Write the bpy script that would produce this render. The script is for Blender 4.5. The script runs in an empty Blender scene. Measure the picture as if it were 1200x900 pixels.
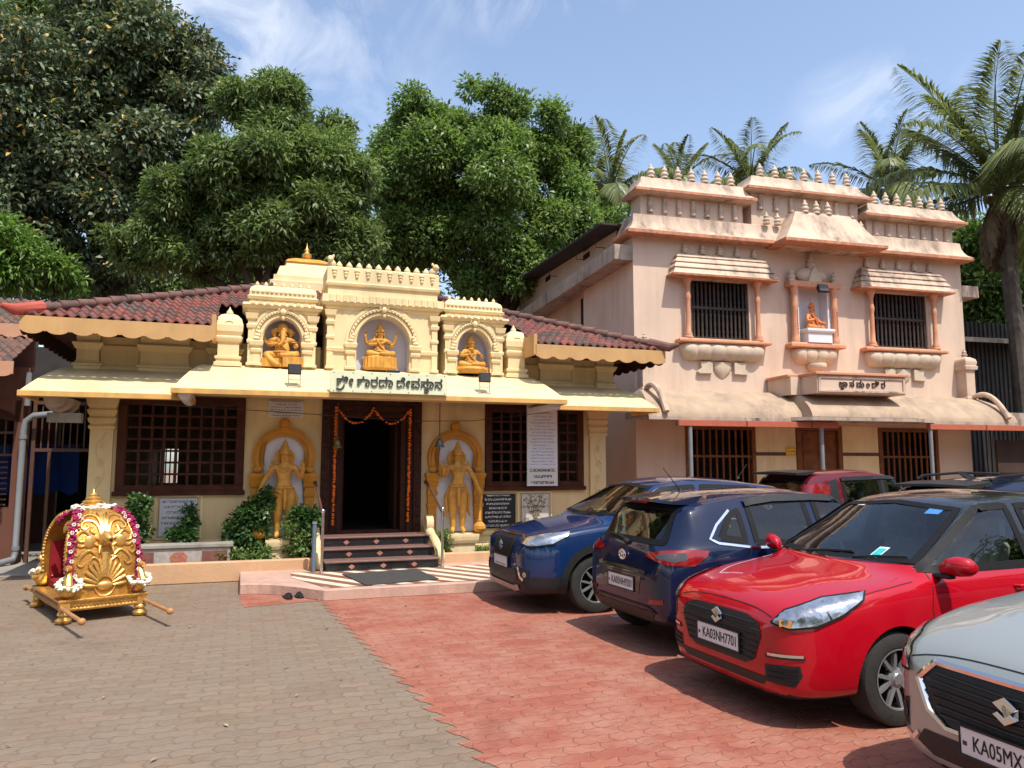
import bpy, bmesh, math, random
import numpy as np
from mathutils import Vector, Matrix
from mathutils.bvhtree import BVHTree
from mathutils.geometry import delaunay_2d_cdt
PI = math.pi
random.seed(7)
S = bpy.context.scene
COL = S.collection

# ------------------------------------------------------------------ camera, sky, sun, exposure
cam = bpy.data.cameras.new('camera')
cam.lens = 27.0
cam.sensor_width = 36.0
cam.clip_end = 2000
camo = bpy.data.objects.new('camera', cam)
camo.location = (0, 0, 1.72)
camo.rotation_euler = (math.radians(96.1), 0, 0)
COL.objects.link(camo)
S.camera = camo

SUN_AZ = math.radians(34.0)     # to the right of straight behind the camera
SUN_EL = math.radians(61.0)
sd = Vector((math.sin(SUN_AZ) * math.cos(SUN_EL), -math.cos(SUN_AZ) * math.cos(SUN_EL), math.sin(SUN_EL)))
sun = bpy.data.lights.new('sun', 'SUN')
sun.energy = 3.8
sun.angle = math.radians(0.5)
sun.color = (1.0, 0.94, 0.84)
suno = bpy.data.objects.new('sun', sun)
suno.rotation_euler = sd.to_track_quat('Z', 'Y').to_euler()
suno.location = (0, 0, 60)
COL.objects.link(suno)

world = bpy.data.worlds.new('World')
S.world = world
world.use_nodes = True
wn = world.node_tree
wl = wn.links
bg = wn.nodes['Background']
sky = wn.nodes.new('ShaderNodeTexSky')
sky.sky_type = 'NISHITA'
sky.sun_disc = False
sky.sun_elevation = SUN_EL
sky.sun_rotation = math.atan2(sd.x, sd.y)
sky.air_density = 1.0
sky.dust_density = 1.5
sky.ozone_density = 1.5
tc = wn.nodes.new('ShaderNodeTexCoord')
def wnode(t, **kw):
    n = wn.nodes.new(t)
    for k, v in kw.items(): setattr(n, k, v)
    return n
def cloud(center, radius, stretch):
    """soft wisp of cloud round one direction of the sky"""
    c = Vector(center).normalized()
    mp = wnode('ShaderNodeMapping'); mp.inputs['Location'].default_value = tuple(-c)
    mp.vector_type = 'POINT'
    wl.new(tc.outputs['Generated'], mp.inputs['Vector'])
    m2 = wnode('ShaderNodeMapping'); m2.inputs['Rotation'].default_value = (0, math.radians(stretch[3]), 0)
    m2.inputs['Scale'].default_value = stretch[:3]
    wl.new(mp.outputs[0], m2.inputs['Vector'])
    ln = wnode('ShaderNodeVectorMath', operation='LENGTH'); wl.new(m2.outputs[0], ln.inputs[0])
    mr = wnode('ShaderNodeMapRange'); mr.inputs['From Min'].default_value = radius
    mr.inputs['From Max'].default_value = 0; wl.new(ln.outputs['Value'], mr.inputs['Value'])
    nz = wnode('ShaderNodeTexNoise'); nz.inputs['Scale'].default_value = 9; nz.inputs['Detail'].default_value = 7
    nz.inputs['Roughness'].default_value = .6; nz.inputs['Distortion'].default_value = .9
    wl.new(tc.outputs['Generated'], nz.inputs['Vector'])
    r2 = wnode('ShaderNodeMapRange'); r2.inputs['From Min'].default_value = .44; r2.inputs['From Max'].default_value = .80
    wl.new(nz.outputs['Fac'], r2.inputs['Value'])
    mu = wnode('ShaderNodeMath', operation='MULTIPLY'); wl.new(mr.outputs[0], mu.inputs[0]); wl.new(r2.outputs[0], mu.inputs[1])
    m3 = wnode('ShaderNodeMath', operation='MULTIPLY', use_clamp=True); wl.new(mu.outputs[0], m3.inputs[0]); m3.inputs[1].default_value = .8
    return m3
def pdir(x, y):
    d = Vector(((x - 600) / 900, -(y - 450) / 900, -1))
    return (camo.rotation_euler.to_matrix() @ d).normalized()
facs = [cloud(pdir(270, 50), .22, (.75, 1, 1.5, -35)), cloud(pdir(1035, 128), .10, (.8, 1, 1.5, 0)),
        cloud(pdir(600, -10), .11, (.7, 1, 2.0, 0)), cloud((.9, -.4, .5), .6, (1, 1, 1, 0)), cloud((-.6, -.7, .5), .6, (1, 1, 1, 0))]
f = facs[0]
for g in facs[1:]:
    mx = wnode('ShaderNodeMath', operation='MAXIMUM'); wl.new(f.outputs[0], mx.inputs[0]); wl.new(g.outputs[0], mx.inputs[1]); f = mx
mixc = wnode('ShaderNodeMix', data_type='RGBA')
mixc.inputs['B'].default_value = (6.2, 6.3, 6.5, 1)
wl.new(f.outputs[0], mixc.inputs['Factor'])
hs = wnode('ShaderNodeHueSaturation'); hs.inputs['Saturation'].default_value = .90; hs.inputs['Value'].default_value = 1.2
wl.new(sky.outputs[0], hs.inputs['Color'])
wl.new(hs.outputs[0], mixc.inputs['A'])
wl.new(mixc.outputs['Result'], bg.inputs['Color'])
bg.inputs['Strength'].default_value = 0.15

S.view_settings.view_transform = 'Standard'
S.view_settings.look = 'None'
S.view_settings.exposure = 0.52
S.view_settings.gamma = 1
S.view_settings.use_curve_mapping = False
S.cycles.max_bounces = 8
S.cycles.transparent_max_bounces = 12
S.cycles.use_denoising = True
S.cycles.sample_clamp_indirect = 6.0

# ------------------------------------------------------------------ materials
def _nt(name):
    m = bpy.data.materials.new(name)
    m.use_nodes = True
    nt = m.node_tree
    return m, nt, nt.nodes['Principled BSDF']
def N(nt, t, **kw):
    n = nt.nodes.new(t)
    for k, v in kw.items():
        if k.startswith('_'): setattr(n, k[1:], v)
        else: n.inputs[k.replace('__', ' ')].default_value = v
    return n
def rgb(c): return (c[0], c[1], c[2], 1)
def scalec(c, k): return tuple(min(1, max(0, a * k)) for a in c)
def noise(nt, scale, detail=6, vec=None, rough=.55):
    n = N(nt, 'ShaderNodeTexNoise', Scale=scale, Detail=detail, Roughness=rough)
    nt.links.new((vec or objco(nt)), n.inputs['Vector'])
    return n.outputs['Fac']
def objco(nt):
    for n in nt.nodes:
        if n.type == 'TEX_COORD': return n.outputs['Object']
    return nt.nodes.new('ShaderNodeTexCoord').outputs['Object']
def rng(nt, v, a, b, c=0., d=1.):
    n = N(nt, 'ShaderNodeMapRange'); n.inputs[1].default_value = a; n.inputs[2].default_value = b
    n.inputs[3].default_value = c; n.inputs[4].default_value = d
    nt.links.new(v, n.inputs[0]); return n.outputs[0]
def mth(nt, op, a, b=None):
    n = N(nt, 'ShaderNodeMath', _operation=op)
    for i, v in enumerate((a, b)):
        if v is None: continue
        if isinstance(v, (int, float)): n.inputs[i].default_value = v
        else: nt.links.new(v, n.inputs[i])
    return n.outputs[0]
def mixcol(nt, f, a, b):
    n = N(nt, 'ShaderNodeMix', _data_type='RGBA')
    for k, v in (('Factor', f), ('A', a), ('B', b)):
        if isinstance(v, (int, float)): n.inputs[k].default_value = v
        elif isinstance(v, tuple): n.inputs[k].default_value = rgb(v)
        else: nt.links.new(v, n.inputs[k])
    return n.outputs['Result']
def bump(nt, p, h, strength=.3, dist=.02):
    b = N(nt, 'ShaderNodeBump', Strength=strength, Distance=dist)
    nt.links.new(h, b.inputs['Height']); nt.links.new(b.outputs[0], p.inputs['Normal'])
def mat(name, c, rough=.6, var=.12, nscale=3., bmp=.15, bscale=60., metal=0., stain=None, spec=.35, coat=0.):
    """painted / plain surface with uneven tone, optional stains (colour, amount, scale) and fine bump"""
    m, nt, p = _nt(name)
    col = mixcol(nt, rng(nt, noise(nt, nscale), .3, .7), scalec(c, 1 - var), scalec(c, 1 + var * .7))
    if stain:
        sc, amt, ss = stain
        mp = N(nt, 'ShaderNodeMapping'); mp.inputs['Scale'].default_value = (1, 1, .14)
        nt.links.new(objco(nt), mp.inputs['Vector'])
        a = rng(nt, noise(nt, ss, 8, mp.outputs[0], .7), .42, .66)
        b = rng(nt, noise(nt, ss * .35, 3), .36, .6)
        col = mixcol(nt, mth(nt, 'MULTIPLY', mth(nt, 'MULTIPLY', a, b), amt), col, sc)
    nt.links.new(col, p.inputs['Base Color'])
    nt.links.new(rng(nt, noise(nt, nscale * 4), .2, .8, max(.02, rough - .08), min(1, rough + .1)), p.inputs['Roughness'])
    p.inputs['Metallic'].default_value = metal
    p.inputs['Specular IOR Level'].default_value = spec
    if coat: p.inputs['Coat Weight'].default_value = coat; p.inputs['Coat Roughness'].default_value = .03
    if bmp: bump(nt, p, noise(nt, bscale, 5), bmp, .01)
    return m

MT = {}
MT['cream'] = mat('cream_paint', (.66, .50, .25), .65, .08, 1.2, .15, 70, stain=((.40, .30, .17), .6, 2.6))
MT['cream_light'] = mat('cream_trim_paint', (.74, .58, .32), .6, .07, 2, .15, 70, stain=((.42, .33, .2), .6, 3.0))
MT['canopy'] = mat('canopy_cream_paint', (.76, .60, .32), .65, .08, 1.5, .25, 40, stain=((.38, .30, .2), .65, 2.0))
MT['lip'] = mat('canopy_lip_paint', (.62, .36, .11), .6, .15, 4, .2, 60, stain=((.35, .2, .08), .6, 5))
MT['fascia'] = mat('fascia_ochre_paint', (.53, .31, .125), .6, .12, 2, .15, 70, stain=((.3, .17, .08), .5, 3))
MT['ochre'] = mat('ochre_statue_paint', (.60, .30, .05), .55, .2, 9, .35, 45, stain=((.30, .13, .03), .8, 9))
MT['ochre_dull'] = mat('ochre_frame_paint', (.48, .20, .014), .55, .16, 4, .25, 40)
MT['gold'] = mat('gold_paint', (.72, .42, .12), .30, .25, 14, .35, 50, metal=.7)
MT['golddark'] = mat('gold_shade_paint', (.46, .215, .04), .42, .3, 14, .6, 45, metal=.5)  # darker gold: shade of the carved recesses put into the colour
MT['white'] = mat('white_paint', (.68, .67, .68), .6, .05, 3, .08, 60)
MT['nichewhite'] = mat('niche_white_paint', (.62, .60, .66), .6, .05, 3, .05, 60)
MT['wood'] = mat('dark_wood', (.062, .020, .010), .62, .4, 6, .3, 30, spec=.15)
MT['wood2'] = mat('carved_dark_wood', (.045, .016, .010), .62, .4, 12, .6, 28, spec=.15)
MT['teak'] = mat('teak_wood', (.17, .06, .02), .5, .35, 5, .3, 30, spec=.2)
MT['greywood'] = mat('weathered_wood', (.05, .035, .028), .6, .4, 8, .3, 40)
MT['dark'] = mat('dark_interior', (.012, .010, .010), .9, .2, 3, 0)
MT['black'] = mat('black_plastic', (.018, .018, .019), .45, .2, 20, .1, 150)
MT['granite_black'] = mat('black_granite', (.016, .016, .018), .2, .5, 40, 0)
MT['steel'] = mat('stainless_steel', (.62, .62, .62), .22, .08, 8, 0, metal=1)
MT['iron'] = mat('painted_iron', (.10, .045, .03), .5, .2, 9, .2, 50)
MT['pipe'] = mat('grey_pvc', (.20, .21, .225), .45, .1, 5, .05)
MT['peach'] = mat('peach_wall_paint', (.63, .475, .36), .7, .06, .8, .2, 50, stain=((.38, .27, .2), .55, 1.8))
MT['peach_stained'] = mat('peach_parapet_paint', (.58, .43, .32), .75, .12, 1.6, .35, 36, stain=((.12, .09, .075), 1.0, 3.4))
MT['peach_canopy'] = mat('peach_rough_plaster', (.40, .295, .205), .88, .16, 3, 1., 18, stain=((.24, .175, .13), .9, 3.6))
MT['orange'] = mat('orange_trim_paint', (.58, .275, .155), .55, .14, 4, .15, 60, stain=((.4, .16, .09), .5, 5))
MT['orange_lip'] = mat('worn_orange_edge', (.50, .22, .12), .65, .3, 9, .2, 60, stain=((.25, .12, .08), .9, 7))
MT['gutter'] = mat('rust_red_gutter', (.42, .11, .06), .5, .12, 4, .1, 40)
MT['corbel'] = mat('cream_corbel', (.58, .47, .35), .7, .12, 4, .2, 50, stain=((.4, .28, .18), .6, 5))
MT['statue_orange'] = mat('terracotta_orange_paint', (.66, .22, .07), .5, .12, 7, .2, 60)
MT['brownwall'] = mat('brown_wall_paint', (.13, .05, .032), .7, .12, 2, .2, 50)
MT['concrete'] = mat('grey_concrete', (.30, .28, .25), .85, .2, 3, .5, 40, stain=((.1, .09, .08), .6, 4))
MT['oldplaster'] = mat('stained_plaster', (.42, .34, .27), .85, .2, 3, .4, 40, stain=((.07, .06, .05), 1.0, 4))
MT['planter'] = mat('peach_kerb_paint', (.55, .33, .185), .75, .12, 2, .5, 30, stain=((.4, .25, .15), .7, 3))
MT['kerb'] = mat('pink_kerb_plaster', (.50, .325, .255), .8, .16, 3, .6, 25, stain=((.32, .2, .16), .8, 4))
MT['marble_white'] = mat('cream_marble', (.70, .62, .5), .35, .08, 6, .05)
MT['marble_brown'] = mat('brown_marble', (.20, .085, .05), .3, .25, 8, .05)
MT['stonebench'] = mat('bench_granite', (.34, .31, .28), .5, .25, 14, .2, 80)
MT['benchred'] = mat('bench_red_tile', (.17, .07, .055), .5, .2, 12, .1)
MT['soil'] = mat('soil', (.10, .065, .04), .95, .3, 8, .8, 20)
MT['rubber'] = mat('tyre_rubber', (.030, .028, .026), .8, .3, 8, .4, 60)
MT['chrome'] = mat('chrome', (.78, .78, .78), .08, .04, 8, 0, metal=1)
MT['alloy'] = mat('machined_alloy', (.36, .36, .37), .30, .06, 20, 0, metal=.6)
MT['alloydark'] = mat('dark_alloy', (.02, .02, .021), .35, .2, 20, 0, metal=.5)
MT['plate'] = mat('number_plate_white', (.66, .66, .67), .4, .08, 10, 0)
MT['ink'] = mat('black_lettering', (.012, .012, .013), .5, .1, 10, 0)
MT['marigold'] = mat('marigold_petals', (.75, .16, .01), .7, .35, 30, .5, 60)
MT['jasmine'] = mat('white_jasmine_flowers', (.74, .72, .58), .7, .2, 30, .6, 80)
MT['magenta'] = mat('magenta_flowers', (.33, .012, .085), .7, .5, 28, .7, 70)
MT['velvet'] = mat('red_velvet', (.22, .006, .012), .9, .2, 9, .1)
MT['polewood'] = mat('pole_wood', (.40, .19, .075), .45, .2, 9, .15)
MT['signcream'] = mat('sign_cream_board', (.66, .68, .46), .5, .08, 4, .05)
MT['lettergrey'] = mat('dark_grey_letters', (.05, .05, .052), .4, .2, 20, 0)
MT['letteredge'] = mat('letter_chrome_face', (.22, .21, .21), .35, .3, 30, 0)
MT['yellow'] = mat('yellow_sign', (.72, .46, .03), .5, .08, 6, 0)
MT['brass'] = mat('aged_brass', (.22, .19, .10), .4, .25, 20, .1, metal=.8)
MT['bellgrey'] = mat('aged_grey_bell_metal', (.17, .19, .18), .45, .25, 20, .1, metal=.7)
MT['tarp'] = mat('blue_tarpaulin', (.010, .045, .26), .5, .3, 4, .4, 12)
MT['shed'] = mat('dark_sheet_metal', (.035, .028, .025), .7, .3, 3, .3, 30)
MT['bark'] = mat('tree_bark', (.085, .065, .048), .9, .35, 5, .9, 14)
MT['palmbark'] = mat('palm_bark', (.10, .085, .07), .9, .35, 6, .9, 12)
MT['rope'] = mat('brown_rope', (.12, .07, .05), .8)
MT['cable'] = mat('cable_black', (.03, .03, .03), .6)
MT['husk'] = mat('brown_fruit', (.20, .09, .03), .6, .3, 12, .4, 40)
MT['glassdark'] = mat('lamp_glass', (.06, .06, .065), .1, .1, 5, 0)

def leafmat(name, c1, c2, extra=None, trans=.35, rough=.42):
    """leaf: tone differs leaf by leaf, light passes through"""
    m, nt, p = _nt(name)
    g = N(nt, 'ShaderNodeNewGeometry')
    r = N(nt, 'ShaderNodeValToRGB'); e = r.color_ramp.elements
    e[0].color = rgb(c1); e[0].position = 0; e[1].color = rgb(c2); e[1].position = .945 if extra else 1
    if extra:
        k = e.new(.955); k.color = rgb(extra)
    nt.links.new(g.outputs['Random Per Island'], r.inputs[0])
    big = rng(nt, noise(nt, .55, 3), .3, .7, .75, 1.25)
    hv = N(nt, 'ShaderNodeHueSaturation'); nt.links.new(r.outputs[0], hv.inputs['Color']); nt.links.new(big, hv.inputs['Value'])
    nt.links.new(hv.outputs[0], p.inputs['Base Color'])
    p.inputs['Roughness'].default_value = rough
    t = N(nt, 'ShaderNodeBsdfTranslucent')
    sat = N(nt, 'ShaderNodeHueSaturation', Saturation=1.1, Value=1.3); nt.links.new(hv.outputs[0], sat.inputs['Color'])
    nt.links.new(sat.outputs[0], t.inputs['Color'])
    mx = N(nt, 'ShaderNodeMixShader', Fac=trans)
    nt.links.new(p.outputs[0], mx.inputs[1]); nt.links.new(t.outputs[0], mx.inputs[2])
    nt.links.new(mx.outputs[0], nt.nodes['Material Output'].inputs[0])
    return m
MT['leaf_mango'] = leafmat('mango_leaf', (.055, .10, .028), (.22, .29, .088), None, .42)
MT['leaf_dark'] = leafmat('dark_broad_leaf', (.030, .056, .025), (.19, .235, .115), (.62, .42, .12), .25, .5)
MT['leaf_bright'] = leafmat('bright_leaf', (.08, .16, .03), (.19, .30, .06))
MT['leaf_round'] = leafmat('round_crown_leaf', (.06, .12, .028), (.235, .325, .085), None, .42)
MT['leaf_palm'] = leafmat('palm_leaflet', (.08, .12, .035), (.24, .26, .09), None, .35, .4)
MT['leaf_dead'] = leafmat('dry_palm_leaflet', (.12, .08, .045), (.22, .16, .09), None, .2, .7)
MT['leaf_shrub'] = leafmat('shrub_leaf', (.03, .08, .022), (.08, .16, .04))
MT['leaf_pale'] = leafmat('pale_shrub_leaf', (.09, .17, .04), (.22, .30, .09))

def textmat(name, paper, ink, rows, k=70., thr=.5, glossy=.4):
    """board covered in rows of writing too small to read"""
    m, nt, p = _nt(name)
    co = N(nt, 'ShaderNodeSeparateXYZ'); nt.links.new(objco(nt), co.inputs[0])
    row = mth(nt, 'FRACT', mth(nt, 'MULTIPLY', co.outputs[2], rows))
    inrow = mth(nt, 'MULTIPLY', mth(nt, 'GREATER_THAN', row, .3), mth(nt, 'LESS_THAN', row, .78))
    mp = N(nt, 'ShaderNodeMapping'); mp.inputs['Scale'].default_value = (k, 1, k * .6)
    nt.links.new(objco(nt), mp.inputs['Vector'])
    n1 = mth(nt, 'GREATER_THAN', noise(nt, 1., 3, mp.outputs[0]), thr)
    ln = N(nt, 'ShaderNodeTexWhiteNoise', _noise_dimensions='1D')
    nt.links.new(mth(nt, 'FLOOR', mth(nt, 'MULTIPLY', co.outputs[2], rows)), ln.inputs['W'])
    wid = mth(nt, 'LESS_THAN', mth(nt, 'ABSOLUTE', co.outputs[0]), mth(nt, 'ADD', mth(nt, 'MULTIPLY', ln.outputs['Value'], .09), .17))
    f = mth(nt, 'MULTIPLY', mth(nt, 'MULTIPLY', inrow, n1), wid)
    nt.links.new(mixcol(nt, f, paper, ink), p.inputs['Base Color'])
    p.inputs['Roughness'].default_value = glossy
    return m

def tilemat(nm='clay_roof_tile', old=.75, cols=((.20, .055, .04), (.10, .065, .055), (.28, .085, .06), (.17, .08, .065))):
    m, nt, p = _nt(nm)
    co = N(nt, 'ShaderNodeSeparateXYZ'); nt.links.new(objco(nt), co.inputs[0])
    cx = mth(nt, 'FLOOR', mth(nt, 'DIVIDE', co.outputs[0], .28)); cy = mth(nt, 'FLOOR', mth(nt, 'DIVIDE', co.outputs[1], .25))
    cb = N(nt, 'ShaderNodeCombineXYZ'); nt.links.new(cx, cb.inputs[0]); nt.links.new(cy, cb.inputs[1])
    w = N(nt, 'ShaderNodeTexWhiteNoise'); nt.links.new(cb.outputs[0], w.inputs['Vector'])
    r = N(nt, 'ShaderNodeValToRGB'); e = r.color_ramp.elements
    e[0].color = rgb(cols[0]); e[1].color = rgb(cols[1])
    e.new(.45).color = rgb(cols[2]); e.new(.7).color = rgb(cols[3])
    nt.links.new(w.outputs['Value'], r.inputs[0])
    d = mth(nt, 'MULTIPLY', rng(nt, noise(nt, 5, 7), .42, .66), old)
    nt.links.new(mixcol(nt, d, r.outputs[0], (.065, .052, .047)), p.inputs['Base Color'])
    p.inputs['Roughness'].default_value = .85
    bump(nt, p, noise(nt, 40, 5), .4, .01)
    return m
MT['tile'] = tilemat()
MT['tile_old'] = tilemat('weathered_roof_tile', .9, ((.16, .075, .05), (.10, .075, .06), (.20, .10, .07), (.13, .085, .065)))
MT['ridge'] = mat('clay_ridge_tile', (.17, .085, .07), .85, .4, 4, .5, 30, stain=((.06, .05, .045), .9, 4))
MT['redridge'] = mat('red_ridge_tile', (.40, .075, .05), .7, .2, 4, .3, 30)

def pavermat(name, c1, c2, joint, wear):
    """zig-zag interlocking concrete pavers"""
    m, nt, p = _nt(name)
    co = N(nt, 'ShaderNodeSeparateXYZ'); nt.links.new(objco(nt), co.inputs[0])
    x, y = co.outputs[0], co.outputs[1]
    # triangle waves bend the straight joints into zig-zags
    def tri(v, per, amp):
        t = mth(nt, 'PINGPONG', v, per / 2)
        return mth(nt, 'MULTIPLY', mth(nt, 'SUBTRACT', t, per / 4), amp)
    x2 = mth(nt, 'ADD', x, tri(y, .125, .42)); y2 = mth(nt, 'ADD', y, tri(x, .11, .45))
    cb = N(nt, 'ShaderNodeCombineXYZ'); nt.links.new(x2, cb.inputs[0]); nt.links.new(y2, cb.inputs[1])
    def brick(mortar, smooth):
        b = N(nt, 'ShaderNodeTexBrick', Scale=1.0)
        b.offset = .5; b.squash = 1
        b.inputs['Mortar Size'].default_value = mortar; b.inputs['Mortar Smooth'].default_value = smooth
        b.inputs['Brick Width'].default_value = .25; b.inputs['Row Height'].default_value = .125
        b.inputs['Color1'].default_value = (0, 0, 0, 1); b.inputs['Color2'].default_value = (1, 1, 1, 1)
        b.inputs['Mortar'].default_value = (.5, .5, .5, 1); b.inputs['Bias'].default_value = 0
        nt.links.new(cb.outputs[0], b.inputs['Vector']); return b
    b = brick(.0045, .6)
    tone = rng(nt, b.outputs['Color'], 0, 1)
    base = mixcol(nt, tone, c1, c2)
    base = mixcol(nt, mth(nt, 'MULTIPLY', rng(nt, noise(nt, 1.6, 8, None, .78), .44, .60), .9), base, wear)
    base = mixcol(nt, mth(nt, 'MULTIPLY', rng(nt, noise(nt, .7, 5, None, .6), .60, .72), .5), base, scalec(c1, .45))
    base = mixcol(nt, mth(nt, 'MULTIPLY', rng(nt, noise(nt, 14, 6), .45, .75), .3), base, scalec(c1, .6))
    pres = rng(nt, noise(nt, 2.3, 5), .42, .66, .08, .75)
    fac = mth(nt, 'MULTIPLY', b.outputs['Fac'], pres)
    nt.links.new(mixcol(nt, fac, base, joint), p.inputs['Base Color'])
    p.inputs['Roughness'].default_value = .85
    b2 = brick(.012, 1.0)
    tilt = N(nt, 'ShaderNodeTexNoise', Scale=6., Detail=2.); nt.links.new(objco(nt), tilt.inputs['Vector'])
    h = mth(nt, 'ADD', mth(nt, 'MULTIPLY', b2.outputs['Fac'], -1.0), mth(nt, 'ADD', mth(nt, 'MULTIPLY', tone, .35), mth(nt, 'MULTIPLY', noise(nt, 90, 4), .35)))
    bump(nt, p, h, .6, .012)
    return m
MT['paver'] = pavermat('grey_brown_pavers', (.178, .124, .084), (.222, .160, .110), (.12, .085, .058), (.205, .158, .115))
MT['paver_red'] = pavermat('red_pavers', (.26, .070, .042), (.32, .110, .068), (.185, .038, .024), (.335, .155, .105))

def stripemat():
    m, nt, p = _nt('striped_marble_floor')
    co = N(nt, 'ShaderNodeSeparateXYZ'); nt.links.new(objco(nt), co.inputs[0])
    d = mth(nt, 'FRACT', mth(nt, 'MULTIPLY', mth(nt, 'ADD', co.outputs[0], mth(nt, 'MULTIPLY', co.outputs[1], .62)), 2.7))
    f = mth(nt, 'GREATER_THAN', d, .5)
    a = mixcol(nt, rng(nt, noise(nt, 7), .3, .7), (.60, .52, .40), (.72, .64, .52))
    b = mixcol(nt, rng(nt, noise(nt, 9), .3, .7), (.17, .07, .04), (.29, .13, .08))
    nt.links.new(mixcol(nt, f, a, b), p.inputs['Base Color']); p.inputs['Roughness'].default_value = .45
    return m
MT['stripe'] = stripemat()

def glassmat(name, tint, refl=1.0):
    m, nt, p = _nt(name)
    nt.nodes.remove(p)
    tr = N(nt, 'ShaderNodeBsdfTransparent', Color=rgb(tint))
    gl = N(nt, 'ShaderNodeBsdfGlossy', Roughness=.015, Color=(refl, refl, refl, 1))
    fr = N(nt, 'ShaderNodeFresnel', IOR=1.55)
    fac = mth(nt, 'MINIMUM', mth(nt, 'ADD', mth(nt, 'MULTIPLY', fr.outputs[0], 1.0), .01), .9)
    mx = N(nt, 'ShaderNodeMixShader'); nt.links.new(fac, mx.inputs[0])
    nt.links.new(tr.outputs[0], mx.inputs[1]); nt.links.new(gl.outputs[0], mx.inputs[2])
    nt.links.new(mx.outputs[0], nt.nodes['Material Output'].inputs[0])
    return m
MT['windshield'] = glassmat('car_glass', (.80, .86, .84))
MT['tintglass'] = glassmat('tinted_car_glass', (.45, .50, .49))
MT['lens'] = glassmat('clear_lamp_lens', (.92, .94, .96))
def carpaint(name, c, metal=.0, flake=.0, rough=.3):
    m, nt, p = _nt(name)
    g = N(nt, 'ShaderNodeNewGeometry')
    dust = rng(nt, noise(nt, 2.5, 5), .4, .8, 0, .022)
    base = mixcol(nt, dust, c, (.4, .33, .26))
    nt.links.new(mixcol(nt, g.outputs['Backfacing'], base, (.05, .05, .05)), p.inputs['Base Color'])
    p.inputs['Metallic'].default_value = metal
    p.inputs['Roughness'].default_value = rough
    p.inputs['Coat Weight'].default_value = 1.0
    p.inputs['Coat Roughness'].default_value = .025
    p.inputs['Coat IOR'].default_value = 1.5
    p.inputs['Specular IOR Level'].default_value = .08
    return m
MT['paint_red'] = carpaint('red_car_paint', (.40, .001, .010), .0, rough=.35)
MT['paint_blue'] = carpaint('blue_car_paint', (.004, .022, .085), .0, rough=.3)
MT['paint_navy'] = carpaint('navy_car_paint', (.002, .008, .036), .0, rough=.3)
MT['paint_silver'] = carpaint('silver_car_paint', (.36, .38, .36), .4, rough=.35)
MT['paint_maroon'] = carpaint('maroon_car_paint', (.12, .004, .014), .1, rough=.3)
MT['paint_black'] = carpaint('black_car_paint', (.014, .015, .018), .1, rough=.25)
MT['seal'] = mat('black_window_seal', (.008, .008, .009), .6, .2, 20, 0, spec=.2)
MT['redlens'] = mat('red_lamp_lens', (.24, .003, .006), .12, .3, 12, 0, coat=1)
MT['amber'] = mat('amber_lens', (.7, .26, .05), .15, .2, 12, 0)
MT['silverrefl'] = mat('lamp_reflector', (.50, .52, .55), .14, .35, 14, .25, 14, metal=.85, coat=1)
MT['stickerblue'] = mat('blue_sticker', (.06, .22, .55), .4, .15, 40, 0)
MT['stickerteal'] = mat('teal_sticker', (.03, .45, .48), .4, .15, 40, 0)
MT['stickerwhite'] = mat('white_sticker', (.62, .72, .66), .4, .1, 40, 0)

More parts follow.
